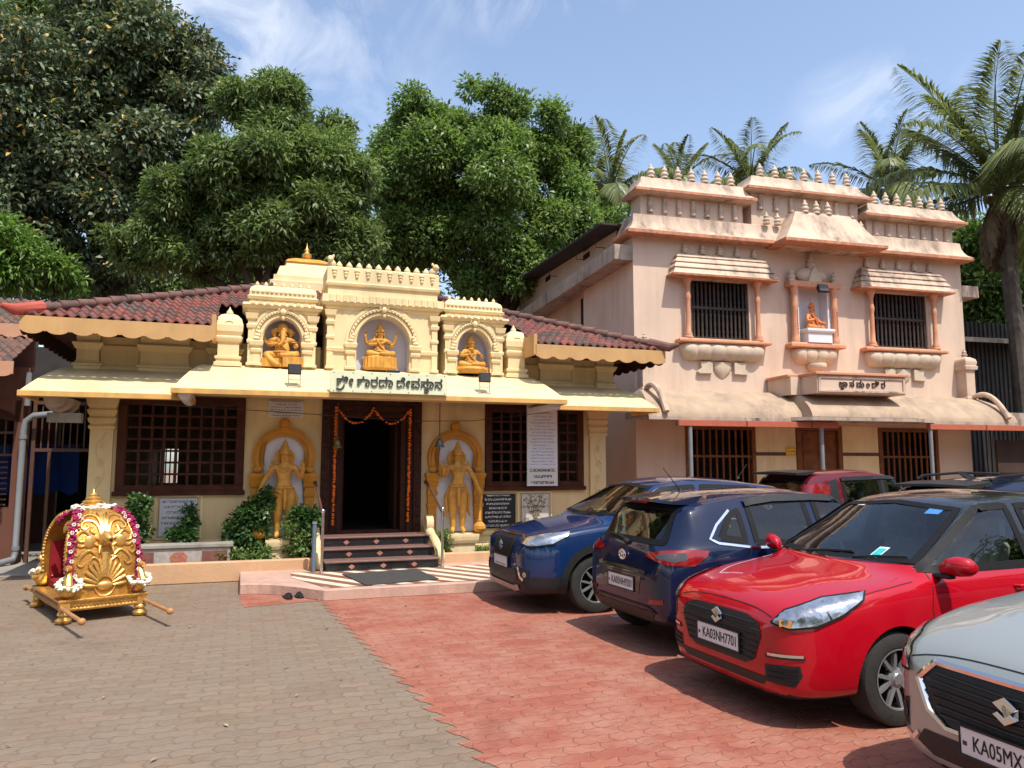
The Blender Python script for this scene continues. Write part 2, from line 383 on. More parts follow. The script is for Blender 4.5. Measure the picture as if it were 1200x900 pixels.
# ------------------------------------------------------------------ mesh helpers
class MB:
    """collects shapes that become ONE mesh object"""
    def __init__(s): s.bm = bmesh.new()
    def box(s, x0, x1, y0, y1, z0, z1):
        v = [s.bm.verts.new(p) for p in ((x0,y0,z0),(x1,y0,z0),(x1,y1,z0),(x0,y1,z0),(x0,y0,z1),(x1,y0,z1),(x1,y1,z1),(x0,y1,z1))]
        for f in ((0,3,2,1),(4,5,6,7),(0,1,5,4),(1,2,6,5),(2,3,7,6),(3,0,4,7)): s.bm.faces.new([v[i] for i in f])
        return s
    def loft(s, rings, closed=True, cap=True):
        vs = [[s.bm.verts.new(p) for p in r] for r in rings]
        n = len(vs[0])
        for a, b in zip(vs[:-1], vs[1:]):
            for i in range(n if closed else n - 1):
                j = (i + 1) % n
                try: s.bm.faces.new((a[i], a[j], b[j], b[i]))
                except ValueError: pass
        if cap and closed:
            for r, fl in ((vs[0], True), (vs[-1], False)):
                try: s.bm.faces.new(list(reversed(r)) if fl else r)
                except ValueError: pass
        return s
    def prism(s, poly, a, b, axis='y'):
        """polygon (p,q) pushed along an axis from a to b"""
        def P(p, q, t): return {'y': (p, t, q), 'x': (t, p, q), 'z': (p, q, t)}[axis]
        A = [s.bm.verts.new(P(p, q, a)) for p, q in poly]; B = [s.bm.verts.new(P(p, q, b)) for p, q in poly]
        n = len(poly)
        fs = [s.bm.faces.new(A), s.bm.faces.new(list(reversed(B)))]
        for i in range(n):
            j = (i + 1) % n; s.bm.faces.new((A[j], A[i], B[i], B[j]))
        if n > 4: bmesh.ops.triangulate(s.bm, faces=fs)
        return s
    def lathe(s, prof, c=(0, 0, 0), n=16, axis='z', ang=(0, 2 * PI), cap=True):
        full = abs(ang[1] - ang[0]) > 6.28
        m = n if full else n + 1
        rings = []
        for r, h in prof:
            ring = []
            for i in range(m):
                t = ang[0] + (ang[1] - ang[0]) * i / n
                p = {'z': (r * math.cos(t), r * math.sin(t), h), 'y': (r * math.cos(t), h, r * math.sin(t)), 'x': (h, r * math.cos(t), r * math.sin(t))}[axis]
                ring.append((c[0] + p[0], c[1] + p[1], c[2] + p[2]))
            rings.append(ring)
        return s.loft(rings, full, full and cap)
    def tube(s, pts, r, n=8, cap=True):
        pts = [Vector(p) for p in pts]
        rr = r if isinstance(r, (list, tuple)) else [r] * len(pts)
        rings = []; up = Vector((0, 0, 1)); prev = None
        for i, p in enumerate(pts):
            d = (pts[min(i + 1, len(pts) - 1)] - pts[max(i - 1, 0)])
            if d.length < 1e-9: d = Vector((0, 0, 1))
            d.normalize()
            if prev is None:
                a = d.orthogonal().normalized()
            else:
                a = (prev - d * prev.dot(d))
                a = a.normalized() if a.length > 1e-6 else d.orthogonal().normalized()
            prev = a; b = d.cross(a)
            rings.append([tuple(p + (a * math.cos(2 * PI * k / n) + b * math.sin(2 * PI * k / n)) * rr[i]) for k in range(n)])
        return s.loft(rings, True, cap)
    def ball(s, c, r, seg=8, rings=6):
        rx, ry, rz = r if isinstance(r, (tuple, list)) else (r, r, r)
        R = []
        for i in range(1, rings):
            t = PI * i / rings
            R.append([(c[0] + rx * math.sin(t) * math.cos(2 * PI * k / seg), c[1] + ry * math.sin(t) * math.sin(2 * PI * k / seg), c[2] - rz * math.cos(t)) for k in range(seg)])
        s.loft(R, True, False)
        s.bm.verts.ensure_lookup_table()
        n = len(s.bm.verts); base = n - (rings - 1) * seg
        bot = s.bm.verts.new((c[0], c[1], c[2] - rz)); top = s.bm.verts.new((c[0], c[1], c[2] + rz))
        s.bm.verts.ensure_lookup_table()
        for k in range(seg):
            j = (k + 1) % seg
            s.bm.faces.new((bot, s.bm.verts[base + j], s.bm.verts[base + k]))
            q = base + (rings - 2) * seg
            s.bm.faces.new((top, s.bm.verts[q + k], s.bm.verts[q + j]))
        return s
    def ringmould(s, u0, u1, yf, yb, prof):
        """moulding round a block: prof = (z, how far it stands out); yf is the front (smaller y)"""
        rings = [[(u0 - p, yf - p, z), (u1 + p, yf - p, z), (u1 + p, yb, z), (u0 - p, yb, z)] for z, p in prof]
        return s.loft(rings)
    def build(s, name, m, parent=None, smooth=False, bevel=0., ang=35):
        bm = s.bm
        bmesh.ops.recalc_face_normals(bm, faces=bm.faces)
        if bevel:
            es = [e for e in bm.edges if len(e.link_faces) == 2 and e.calc_face_angle(0) > .6]
            bmesh.ops.bevel(bm, geom=es, offset=bevel, segments=1, affect='EDGES', clamp_overlap=True)
        me = bpy.data.meshes.new(name)
        bm.to_mesh(me); bm.free()
        return link(name, me, m, parent, smooth, ang)
def link(name, me, m, parent=None, smooth=False, ang=35):
    o = bpy.data.objects.new(name, me)
    for k in (m if isinstance(m, (list, tuple)) else [m]): me.materials.append(MT[k] if isinstance(k, str) else k)
    if smooth:
        me.shade_smooth()
        me.set_sharp_from_angle(angle=math.radians(ang))
    COL.objects.link(o)
    if parent is not None: o.parent = parent
    return o
def thing(name, label, cat, loc=(0, 0, 0), rotz=0., group=None):
    o = bpy.data.objects.new(name, None)
    o.empty_display_size = .2
    COL.objects.link(o)
    o.location = loc; o.rotation_euler = (0, 0, rotz)
    o['label'] = label; o['category'] = cat
    if group: o['group'] = group
    return o
def tag(o, label, cat, group=None):
    o['label'] = label; o['category'] = cat
    if group: o['group'] = group
    return o
def place(o, loc, rotz=0.):
    o.location = loc; o.rotation_euler = (0, 0, rotz); return o
def dup(root, loc, rotz, label=None):
    r = root.copy(); COL.objects.link(r); r.location = loc; r.rotation_euler = (0, 0, rotz)
    if label: r['label'] = label
    for ch in list(root.children):
        c = ch.copy(); COL.objects.link(c); c.parent = r
        for g in ch.children:
            d = g.copy(); COL.objects.link(d); d.parent = c
    return r
class Frame:
    """a facade's own axes: u along it, v out of it towards the yard"""
    def __init__(s, x, y, deg): s.o = Vector((x, y, 0)); s.r = math.radians(deg)
    def at(s, u, v, z=0.):
        c, n = math.cos(s.r), math.sin(s.r)
        return (s.o.x + u * c + v * n, s.o.y + u * n - v * c, z)
TF = Frame(-2.36, 13.26, 19.3)
BF = Frame(2.74, 17.0, 15.2)
def arc(cx, cz, rx, rz, a0, a1, n):
    return [(cx + rx * math.cos(math.radians(a0 + (a1 - a0) * i / n)), cz + rz * math.sin(math.radians(a0 + (a1 - a0) * i / n))) for i in range(n + 1)]
def text_mesh(s, size, extrude=.004, squash=1.):
    cu = bpy.data.curves.new('lettering', 'FONT'); cu.body = s; cu.size = size; cu.extrude = extrude
    o = bpy.data.objects.new('lettering', cu); COL.objects.link(o)
    bpy.context.view_layer.update()
    me = bpy.data.meshes.new_from_object(o.evaluated_get(bpy.context.evaluated_depsgraph_get()))
    bpy.data.objects.remove(o); bpy.data.curves.remove(cu)
    return me
def letters(items, name, m, parent, yface, x0, z0, width, extrude=.006, gap=.07):
    """glyph pieces (string, dx, dz, scale) laid out from x0; scaled to a total width; upright, facing -y"""
    bm = bmesh.new(); pen = 0.
    for st, dx, dz, sc, adv in items:
        if st == ' ': pen += adv; continue
        me = text_mesh(st, sc, 0)
        co = np.array([v.co[:] for v in me.vertices])
        lo, hi = co[:, 0].min(), co[:, 0].max()
        for v in me.vertices: v.co.x += pen + dx - lo; v.co.y += dz
        if adv is None: pen += hi - lo + gap
        bm.from_mesh(me); bpy.data.meshes.remove(me)
    xs = [v.co.x for v in bm.verts]
    k = width / (max(xs) - min(xs)); lo = min(xs)
    ret = bmesh.ops.extrude_face_region(bm, geom=list(bm.faces))
    for v in ret['geom']:
        if isinstance(v, bmesh.types.BMVert): v.co.z += extrude / k
    for v in bm.verts:
        x, y, z = v.co; v.co = (x0 + (x - lo) * k, yface - z * k, z0 + y * k)
    bmesh.ops.recalc_face_normals(bm, faces=bm.faces)
    me = bpy.data.meshes.new(name); bm.to_mesh(me); bm.free()
    return link(name, me, m, parent)
def skin_body(joints, edges, radii, levels=2):
    """one continuous body grown round a skeleton"""
    me = bpy.data.meshes.new('body'); me.from_pydata(joints, edges, [])
    o = bpy.data.objects.new('body', me); COL.objects.link(o)
    o.modifiers.new('s', 'SKIN'); sl = me.skin_vertices[0].data
    for i, r in enumerate(radii):
        rr = r if isinstance(r, (tuple, list)) else (r, r)
        sl[i].radius = rr; sl[i].use_root = (i == 0)
    ss = o.modifiers.new('u', 'SUBSURF'); ss.levels = levels; ss.render_levels = levels
    bpy.context.view_layer.update()
    m2 = bpy.data.meshes.new_from_object(o.evaluated_get(bpy.context.evaluated_depsgraph_get()))
    bpy.data.objects.remove(o); bpy.data.meshes.remove(me)
    return m2
# ------------------------------------------------------------------ the setting: yard
def struct(o): o['kind'] = 'structure'; return o
def sheet(name, pts, z, m, loc=(0, 0, 0), rotz=0.):
    me = bpy.data.meshes.new(name); me.from_pydata([(x, y, z) for x, y in pts], [], [list(range(len(pts)))])
    o = link(name, me, m); o.location = loc; o.rotation_euler = (0, 0, rotz); return struct(o)
FO = tuple(TF.o); FR = TF.r
sheet('ground', [(-400, -400), (400, -400), (400, 400), (-400, 400)], -.012, mat('bare_earth', (.22, .16, .11), .95, .25, .8, .6, 9))
sheet('grey_pavement', [(-9, -24), (14, -24), (14, 3.6), (4.5, 3.6), (4.5, .9), (-9, .9)], 0., 'paver', FO, FR)
# yard axes: x = u, y = -v
zz = [(-1.14 + (.052 if k % 2 else -.052) + .06 * k * .125, -2.95 - .125 * (k // 2 + k % 2 * 0) - (.0 if k % 2 == 0 else .0)) for k in range(0)]
for k in range(170):
    a = -1.14 + .0083 * k * 1.0; y0 = -2.95 - .125 * k; s = .03 if k % 2 else -.03
    zz += [(a + s - .02, y0 - .012), (a + s + .02, y0 - .113)]
sheet('red_pavement', zz + [ (14, -24), (14, 3.5), (4.4, 3.5), (4.4, -.6), (-2.15, -.8), (-2.10, -2.86), (-2.06, -3.14)], .004, 'paver_red', FO, FR)
for k, (x0, x1, y) in enumerate(((2.0, 9.5, -3.02), (1.9, 9.5, -5.15), (1.9, 9.5, -7.2))):
    sheet('road_marking', [(x0, y - .06), (x1, y - .06), (x1, y + .06), (x0, y + .06)], .008, 'concrete', FO, FR)

# raised landing with its curved kerb, striped marble top
m = MB()
out = [(-2.12, -.82), (-2.12, -2.12)]
out += [(-2.12 + .95 * t, -2.12 - .80 * t ** 1.9) for t in (.1, .25, .4, .55, .7, .85, 1.0)]
out += [(-1.1, -3.0), (1.95, -3.0), (1.95, -.82)]
m.prism(out, 0., .14, 'z')
kb = m.build('landing_slab', 'kerb', None, bevel=.012); place(kb, FO, FR); struct(kb)
sheet('striped_floor', [(-1.42, -1.25), (-1.42, -1.75), (-1.05, -2.86), (1.85, -2.86), (1.85, -1.25)], .146, 'stripe', FO, FR)

# planter kerbs and soil either side of the steps
for x0, x1 in ((-4.15, -.98), (1.02, 4.3)):
    m = MB(); m.box(x0, x1, -.86, -.72, 0, .30)
    o = m.build('planter_wall', 'planter', None, bevel=.015); place(o, FO, FR)
    tag(o, 'low peach painted planter wall left of the entrance steps' if x0 < 0 else 'low peach planter wall right of the entrance steps', 'low wall')
    s = sheet('soil', [(x0, -.72), (x1, -.72), (x1, -.002), (x0, -.002)], .2, 'soil', FO, FR)
# ------------------------------------------------------------------ the temple (x = u, y = -v, z)
temple = thing('temple_building', 'cream single storey temple with three arched niches and red tiled roof', 'temple', FO, FR)
BK = 8.0   # depth of the hall
def part(m, name, mt, **k): return m.build(name, mt, k.pop('parent', temple), **k)
# walls: front wall pierced by two windows and the door
m = MB()
for a, b, z0, z1 in ((-4.36, -3.90, 0, 3.25), (-3.90, -2.20, 0, 1.36), (-3.90, -2.20, 2.74, 3.25), (-2.20, -.62, 0, 3.25),
                     (-.62, .56, 0, .55), (-.62, .56, 2.62, 3.25), (.56, 2.06, 0, 3.25), (2.06, 3.84, 0, 1.38), (2.06, 3.84, 2.76, 3.25), (3.84, 4.36, 0, 3.25)):
    m.box(a, b, 0, .22, z0, z1)
for a, b in ((-4.36, -4.14), (4.14, 4.36)): m.box(a, b, .22, BK, 0, 3.72)
for a, b, z0, z1 in ((-4.14, -4.08, 0, 3.72), (-4.08, -3.64, 0, 1.3), (-4.08, -3.64, 2.15, 3.72), (-3.64, 4.14, 0, 3.72)): m.box(a, b, BK - .2, BK, z0, z1)
part(m, 'wall', 'cream')
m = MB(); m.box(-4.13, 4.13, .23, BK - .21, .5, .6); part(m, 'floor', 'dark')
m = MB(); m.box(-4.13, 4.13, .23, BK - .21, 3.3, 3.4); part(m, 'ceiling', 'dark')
m = MB()
for k in range(5): m.box(-4.07 + .1 * k, -4.04 + .1 * k, BK - .12, BK - .08, 1.3, 2.15)
part(m, 'rear_window_grille', 'greywood')
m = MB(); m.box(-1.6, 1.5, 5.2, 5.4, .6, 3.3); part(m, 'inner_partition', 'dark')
# plinth and upper frieze
m = MB()
m.ringmould(-4.40, -.95, -.03, .1, [(0, .03), (.28, .03), (.30, .05), (.34, .05), (.36, 0), (.48, 0), (.5, .015), (.54, .015), (.56, -.02)])
m.ringmould(.95, 4.40, -.03, .1, [(0, .03), (.28, .03), (.30, .05), (.34, .05), (.36, 0), (.48, 0), (.5, .015), (.54, .015), (.56, -.02)])
part(m, 'plinth', 'cream')
m = MB(); m.box(-4.30, -.95, .06, .3, 3.2, 3.74); m.box(1.0, 4.30, .06, .3, 3.2, 3.74)
m.box(-4.30, 4.30, .3, .5, 3.2, 3.74)
part(m, 'frieze_wall', 'cream')
blocks = [(-4.66, -4.27), (-3.76, -2.98), (-2.75, -2.2), (2.25, 2.72), (3.02, 3.72), (4.2, 4.62)]
bp = [(3.2, .03), (3.26, .03), (3.27, .055), (3.30, .055), (3.32, .02), (3.36, .0), (3.52, .0), (3.54, .025), (3.58, .045), (3.61, .06), (3.63, .06), (3.635, .0), (3.78, .02)]
for a, b in blocks:
    m = MB(); m.ringmould(a + .04, b - .04, .0, .3, bp); part(m, 'frieze_block', 'cream_light')
m = MB()
for a, b in ((-4.27, -3.76), (-2.98, -2.75), (2.72, 3.02), (3.72, 4.2)):
    m.ringmould(a, b, .05, .3, [(3.25, .02), (3.28, .02), (3.29, 0), (3.55, 0), (3.57, .03), (3.60, .03), (3.61, 0)])
part(m, 'frieze_band', 'cream')
# corner pilasters with vine relief
for s in (-1, 1):
    c = s * 4.2
    m = MB()
    m.ringmould(c - .16, c + .16, -.07, .1, [(.56, .03), (.66, .03), (.68, 0), (2.28, 0), (2.29, .02), (2.33, .03), (2.36, .0), (2.40, .03), (2.45, .04), (2.48, .01), (2.53, .04), (2.58, .05), (2.6, .02), (2.66, .05), (2.76, .07)])
    pl = part(m, 'corner_pilaster', 'cream')
    m = MB()
    for k in range(5):
        z = .95 + .27 * k; q = 1 if k % 2 else -1
        pts = [(c + q * (.055 - .0035 * t) * math.cos(t * .62) * (1 - t * .05) , -.074, z + (.085 - .005 * t) * math.sin(t * .62)) for t in range(0, 15)]
        m.tube(pts, .017, 5)
    m.tube([(c + .07 * math.sin(t * 1.05), -.072, .8 + t * .11) for t in range(14)], .010, 5)
    part(m, 'vine_relief', 'cream', parent=pl, smooth=True)
# window trim panels under windows
for s, a, b in ((-1, -3.42, -2.72), (1, 2.6, 3.28)):
    m = MB()
    for q in ((a, a + .03, .58, 1.26), (b - .03, b, .58, 1.26), (a + .03, b - .03, 1.23, 1.26), (a + .03, b - .03, .58, .61)): m.box(q[0], q[1], -.02, .05, q[2], q[3])
    part(m, 'panel_frame', 'cream_light')

def lattice_window(x0, x1, z0, z1, nx, nz, skip=None):
    w = MB(); f = .13
    for a, b, c, d in ((x0, x1, z1 - f, z1), (x0, x1, z0, z0 + f), (x0, x0 + f, z0 + f, z1 - f), (x1 - f, x1, z0 + f, z1 - f)): w.box(a, b, -.045, .1, c, d)
    w.box(x0 - .03, x1 + .03, -.075, -.046, z0 - .02, z0 + .05)
    win = part(w, 'window', 'wood', bevel=.008)
    g = MB(); ix0, ix1, iz0, iz1 = x0 + f, x1 - f, z0 + f, z1 - f
    for k in range(nx + 1):
        x = ix0 + (ix1 - ix0) * k / nx; h = .02 if 0 < k < nx else .012
        g.box(x - h, x + h, -.01, .04, iz0, iz1)
    for k in range(nz + 1):
        z = iz0 + (iz1 - iz0) * k / nz
        g.box(ix0, ix1, -.014, .036, z - .017, z + .017)
    part(g, 'lattice', 'wood', parent=win)
    return win
lattice_window(-3.99, -2.12, 1.28, 2.82, 9, 7)
lattice_window(1.98, 3.92, 1.30, 2.84, 9, 7)
# door: stepped carved frame round a dark opening
m = MB()
def jambframe(m, x0, x1, z0, z1, w, ya, yb):
    m.box(x0, x0 + w, ya, yb, z0, z1 - w); m.box(x1 - w, x1, ya, yb, z0, z1 - w); m.box(x0, x1, ya, yb, z1 - w, z1)
jambframe(m, -.90, .80, .58, 2.90, .14, -.09, .1)
jambframe(m, -.76, .66, .58, 2.76, .11, -.05, .14)
jambframe(m, -.65, .55, .58, 2.65, .10, -.01, .2)
door = part(m, 'door_frame', 'wood2', bevel=.008)
m = MB()
for s in (-.83, .73):
    for k in range(13): m.ball((s, -.092, .75 + .155 * k), (.045, .018, .06), 8, 5)
for k in range(9): m.ball((-.62 + .143 * k, -.092, 2.83), (.055, .018, .042), 8, 5)
part(m, 'carving', 'wood2', parent=door, smooth=True)
m = MB(); m.box(-.55, .45, .02, .2, .55, .64); part(m, 'threshold', 'wood')
m = MB()
for s in (-1, 1):
    x = -.05 + s * .47
    m.box(x - .03, x + .03, .25, .75, .6, 2.55)
part(m, 'door_leaf', 'wood2')
# canopies: hipped, bell-curved concrete shades
def canopy(name, uf0, uf1, ub0, ub1, vf, vb, zl, zt, pitch=.9):
    m = MB(); n = 8; rings = []
    for k in range(n + 1):
        t = k / n
        v = vf + (vb - vf) * t; z = zl + .07 + (zt - zl - .07) * (t ** .95 * .55 + .45 * math.sin(t * PI / 2))
        e = t
        a = uf0 + (ub0 - uf0) * e; b = uf1 + (ub1 - uf1) * e
        rings.append([(a, -v, z), (b, -v, z), (b, -vb + .02 * (1 - t), z), (a, -vb + .02 * (1 - t), z)])
    m.loft(rings)
    c = part(m, name, 'canopy', smooth=True, ang=40)
    m = MB(); m.box(uf0 - .015, uf1 + .015, -vf - .02, -vf + .03, zl, zl + .085)
    m.box(uf0 - .015, uf0 + .04, -vf + .03, -vb - .01, zl, zl + .085); m.box(uf1 - .04, uf1 + .015, -vf + .03, -vb - .01, zl, zl + .085)
    part(m, 'canopy_lip', 'lip', parent=c, bevel=.008)
    return c
canopy('side_canopy', -5.12, -2.9, -4.78, -2.9, 1.0, .0, 2.69, 3.22)
canopy('side_canopy', 2.9, 4.98, 2.9, 4.68, 1.0, .0, 2.69, 3.22)
canopy('entrance_canopy', -3.14, 3.02, -2.80, 2.72, 1.32, .22, 2.76, 3.335)
for u in (-3.0, 2.9):   # rounded white soffit ends under the entrance canopy
    m = MB(); m.lathe([(.0, -1.22), (.09, -1.2), (.10, -.9), (.10, .0)], (u + .02 * (1 if u < 0 else -1), 0, 2.775), 12, 'y', (PI, 2 * PI))
    part(m, 'soffit_bracket', 'white', smooth=True)
m = MB(); m.lathe([(.0, -.80), (.14, -.78), (.20, -.5), (.20, 0)], (-4.72, 0, 2.70), 12, 'y', (PI, 2 * PI)); part(m, 'soffit_bracket', 'oldplaster', smooth=True)
m = MB(); m.box(-4.86, -4.42, -.5, -.30, 2.36, 2.5); part(m, 'beam_end', 'concrete')

# parapet bays with niches
def bay(cu, hw, zc, ztop, nh, nz, rz, spikes, center):
    yf, yb = -.35, .35
    m = MB()
    rx = nh
    outline = [(cu - hw, 3.30), (cu - nh, 3.30)] + arc(cu, nz, -nh, rz, 0, 180, 20) + [(cu + nh, 3.30), (cu + hw, 3.30), (cu + hw, zc), (cu - hw, zc)]
    for q in (-1, 1): m.box(*sorted((cu + q * nh, cu + q * hw)), yf, -.03, 3.30, nz)
    aa = arc(cu, nz, -nh, rz, 0, 180, 20); ss = [(cu - hw + 2 * hw * k / 20, zc) for k in range(21)]
    ss[0] = (cu - hw, nz); aa = [aa[0]] + aa; ss = [ss[0]] + [(cu - hw, zc)] + ss[1:]
    ss[-1] = (cu + hw, zc); aa += [aa[-1]]; ss += [(cu + hw, nz)]
    for i in range(len(aa) - 1):
        q = [aa[i], aa[i + 1], ss[i + 1], ss[i]]; q = list(dict.fromkeys(q))
        if len(q) > 2: m.prism(q, yf, -.03, 'y')
    m.box(cu - hw, cu + hw, -.03, yb, 3.30, zc)
    b = part(m, 'parapet_bay', 'cream_light')
    # niche lining
    m = MB()
    m.prism([(cu - nh - .01, 3.31)] + arc(cu, nz, -nh - .01, rz + .01, 0, 180, 20) + [(cu + nh + .01, 3.31)], -.045, -.034, 'y')
    line = []
    for x, z in [(cu - nh + .004, 3.31)] + arc(cu, nz, -nh + .004, rz - .004, 0, 180, 20) + [(cu + nh - .004, 3.31)]: line.append([(x, yf + .03, z), (x, -.046, z)])
    m.loft(line, False, False)
    part(m, 'niche_lining', 'nichewhite', parent=b)
    # entablature
    h = ztop - zc
    m = MB()
    pr = [(zc, .0), (zc + .03, .03), (zc + .07, .035), (zc + .08, .07), (zc + .12, .10), (zc + .25 * (1 if center else .62), .09), (zc + .27 * (1 if center else .66), .0)]
    z2 = pr[-1][0]
    if center: pr += [(z2 + .14, .0), (z2 + .15, .035), (z2 + .19, .045), (z2 + .21, .02), (ztop - .02, .02), (ztop, .0)]
    else: pr += [(z2 + .05, -.02), (z2 + .06, .02), (z2 + .10, .035), (z2 + .12, .0), (ztop - .10, .0), (ztop - .05, -.02), (ztop, -.09)]
    m.ringmould(cu - hw, cu + hw, yf, yb, pr)
    e = part(m, 'entablature', 'cream_light', parent=b)
    # flutes on the cornice, rosettes on the top band
    m = MB(); nf = int(hw * 2 / .11)
    zz0, zz1 = zc + .13, zc + .13 + (.11 if center else .05)
    for k in range(nf):
        x = cu - hw + (k + .5) * 2 * hw / nf
        m.box(x - .035, x + .035, yf - .112, yf - .085, zz0, zz1)
    if center:
        for k in range(10):
            x = cu - hw + .1 + k * (2 * hw - .2) / 9
            for q in (0, 1, 2): m.ball((x, yf - .022, ztop - .06 - .05 * q), (.05 - .01 * q, .03, .028), 8, 5)
    else:
        for k in range(14):
            x = cu - hw + .06 + k * (2 * hw - .12) / 13
            m.ball((x, yf - .004, ztop - .12), (.03, .02, .025), 7, 5)
    part(m, 'relief_ornament', 'cream_light', parent=b, smooth=True)
    # row of bud finials
    m = MB()
    for k in range(spikes):
        x = cu - hw * (.80 if center else .78) + k * 2 * hw * (.80 if center else .78) / (spikes - 1)
        r = .058 if center else .036; hh = .13 if center else .09
        m.lathe([(r * .55, 0), (r, hh * .28), (r * .9, hh * .5), (r * .35, hh * .85), (0, hh)], (x, yf + (.10 if center else .16), ztop - .005), 8)
    part(m, 'bud_finials', 'cream_light', parent=b, smooth=True, ang=60)
    # archivolt, pilasters and crest
    m = MB()
    for r0, r1, d in ((.02, .075, .035), (.085, .135, .06), (.145, .19, .04)):
        pl = arc(cu, nz, nh + r1, rz + r1, 0, 180, 24) + list(reversed(arc(cu, nz, nh + r0, rz + r0, 0, 180, 24)))
        m.prism(pl, yf - d, yf + .01, 'y')
    for x, z in arc(cu, nz, nh + .11, rz + .11, 4, 176, 26): m.ball((x, yf - .062, z), .019, 6, 4)
    top = nz + rz + .1
    for a in (-50, -25, 0, 25, 50):
        m.ball((cu + .09 * math.sin(math.radians(a)), yf - .06, top + .10 * math.cos(math.radians(a))), (.032, .025, .05), 7, 5)
    m.ball((cu, yf - .07, top), (.05, .04, .06), 8, 6); m.ball((cu, yf - .06, top - .1), (.03, .03, .04), 8, 6)
    for s in (-1, 1):
        for q in range(3): m.ball((cu + s * (nh + .1 - .02 * q), yf - .06, nz + .03 + .05 * q), (.06 - .012 * q, .03, .035), 7, 5)
    part(m, 'arch_moulding', 'cream_light', parent=b, smooth=True)
    m = MB()
    for s in (-1, 1):
        a = cu + s * (nh + .10)
        m.ringmould(a - .07, a + .07, yf - .045, yf + .05, [(3.33, .02), (3.37, .02), (3.38, -.01), (nz - .2, -.01), (nz - .19, .012), (nz - .15, .02), (nz - .13, 0), (nz - .10, 0), (nz - .08, .03), (nz - .02, .04), (nz, .02)])
        a = cu + s * (hw - .05)
        m.ringmould(a - .05, a + .05, yf - .03, yf + .05, [(3.33, .02), (3.37, .02), (3.38, 0), (zc - .5, 0), (zc - .49, .015), (zc - .45, .02), (zc - .43, 0), (zc - .26, 0), (zc - .25, .02), (zc - .2, .03), (zc - .18, .005), (zc - .12, .01), (zc - .10, .035), (zc - .01, .05)])
    if center:
        for s in (-1, 1): m.ringmould(cu + s * .72 - .2, cu + s * .72 + .2, yf - .02, yf + .05, [(3.62, 0), (3.63, .02), (3.68, .03), (3.70, 0)])
    part(m, 'niche_pilasters', 'cream_light', parent=b)
    return b
bc = bay(.05, .94, 4.33, 5.07, .45, 3.78, .48, 10, True)
bay(-1.60, .53, 4.19, 4.67, .30, 3.74, .38, 7, False)
bay(1.66, .53, 4.19, 4.67, .30, 3.74, .38, 7, False)
m = MB()   # crouching beasts at the ends of the middle bay
for s in (-1, 1):
    x = .05 + s * .88
    m.ball((x, -.26, 5.12), (.075, .1, .085), 8, 6); m.ball((x + s * .03, -.33, 5.2), (.055, .06, .06), 8, 6)
    m.ball((x + s * .05, -.39, 5.18), (.03, .035, .03), 6, 5); m.ball((x - s * .02, -.30, 5.26), (.025, .02, .03), 6, 4)
part(m, 'parapet_beasts', 'cream_light', smooth=True)
# small shrine-shaped end posts
for cu in (-2.42, 2.46):
    m = MB()
    m.ringmould(cu - .16, cu + .16, -.36, -.02, [(3.30, .05), (3.36, .05), (3.37, .02), (3.40, .02), (3.42, .04), (3.46, .04), (3.47, 0), (3.68, 0), (3.70, .03), (3.74, .045), (3.77, .05), (3.79, .02), (3.86, .05), (3.96, .055), (4.06, .03), (4.13, -.03), (4.16, -.09)])
    p = part(m, 'end_post', 'cream_light')
    m = MB(); m.lathe([(.03, 4.15), (.055, 4.18), (.05, 4.21), (.02, 4.25), (0, 4.30)], (cu, -.19, 0), 8)
    m.tube([(cu + .075 * math.sin(t) * (1 + .2 * math.cos(2 * t)), -.405, 3.97 + .055 * math.cos(t)) for t in [k * PI / 8 for k in range(17)]], .011, 5)
    m.ball((cu, -.4, 3.95), (.03, .02, .035), 7, 5)
    part(m, 'post_finial', 'cream_light', parent=p, smooth=True)

# tiled roof
RS = math.tan(math.radians(22))
UE, VE, ZE = 5.16, .93, 3.845
PKV = 4.0
def tile_slope(name, u0, u1, v0, depth, hip):
    nper = .145; step = .25; rows = int(depth / step) + 1; bmv = MB(); bm = bmv.bm
    for r in range(rows):
        d0 = r * step; d1 = d0 + step + .02
        a = u0 + (d0 if hip else 0); b = u1 - (d0 if hip else 0)
        n = int((b - a) / (nper / 6))
        A = []; Bv = []; F = []
        jit = .008 * math.sin(r * 7.1)
        for k in range(n + 1):
            u = a + (b - a) * k / n
            w = .028 * math.sin(2 * PI * (u + jit) / nper)
            z0 = ZE + d0 * RS + .045 + w; z1 = ZE + d1 * RS + .014 + w
            A.append(bm.verts.new((u, -v0 + d0, z0))); Bv.append(bm.verts.new((u, -v0 + d1, z1))); F.append(bm.verts.new((u, -v0 + d0 + .004, z0 - .032)))
        for k in range(n):
            if abs(A[k].co.x) < 2.60 and -v0 + d0 < .37: continue
            bm.faces.new((A[k], A[k + 1], Bv[k + 1], Bv[k])); bm.faces.new((F[k], F[k + 1], A[k + 1], A[k]))
    return bmv.build(name, 'tile', temple, smooth=True, ang=40)
dep = PKV + VE
roof = tile_slope('roof', -UE, UE, VE, dep - .3, True)
m = MB()   # end slopes and back as plain decks under tile
zt = ZE + dep * RS
m.loft([[(-UE, -VE, ZE), (-UE, 2 * PKV + VE, ZE)], [(-UE + dep, PKV, zt), (-UE + dep, PKV, zt + .001)]], False, False)
m.loft([[(UE, -VE, ZE), (UE, 2 * PKV + VE, ZE)], [(UE - dep, PKV, zt), (UE - dep, PKV, zt + .001)]], False, False)
m.loft([[(-UE, 2 * PKV + VE, ZE), (UE, 2 * PKV + VE, ZE)], [(-UE + dep, PKV, zt), (UE - dep, PKV, zt)]], False, False)
part(m, 'roof_side_slope', 'tile', parent=roof)
m = MB()
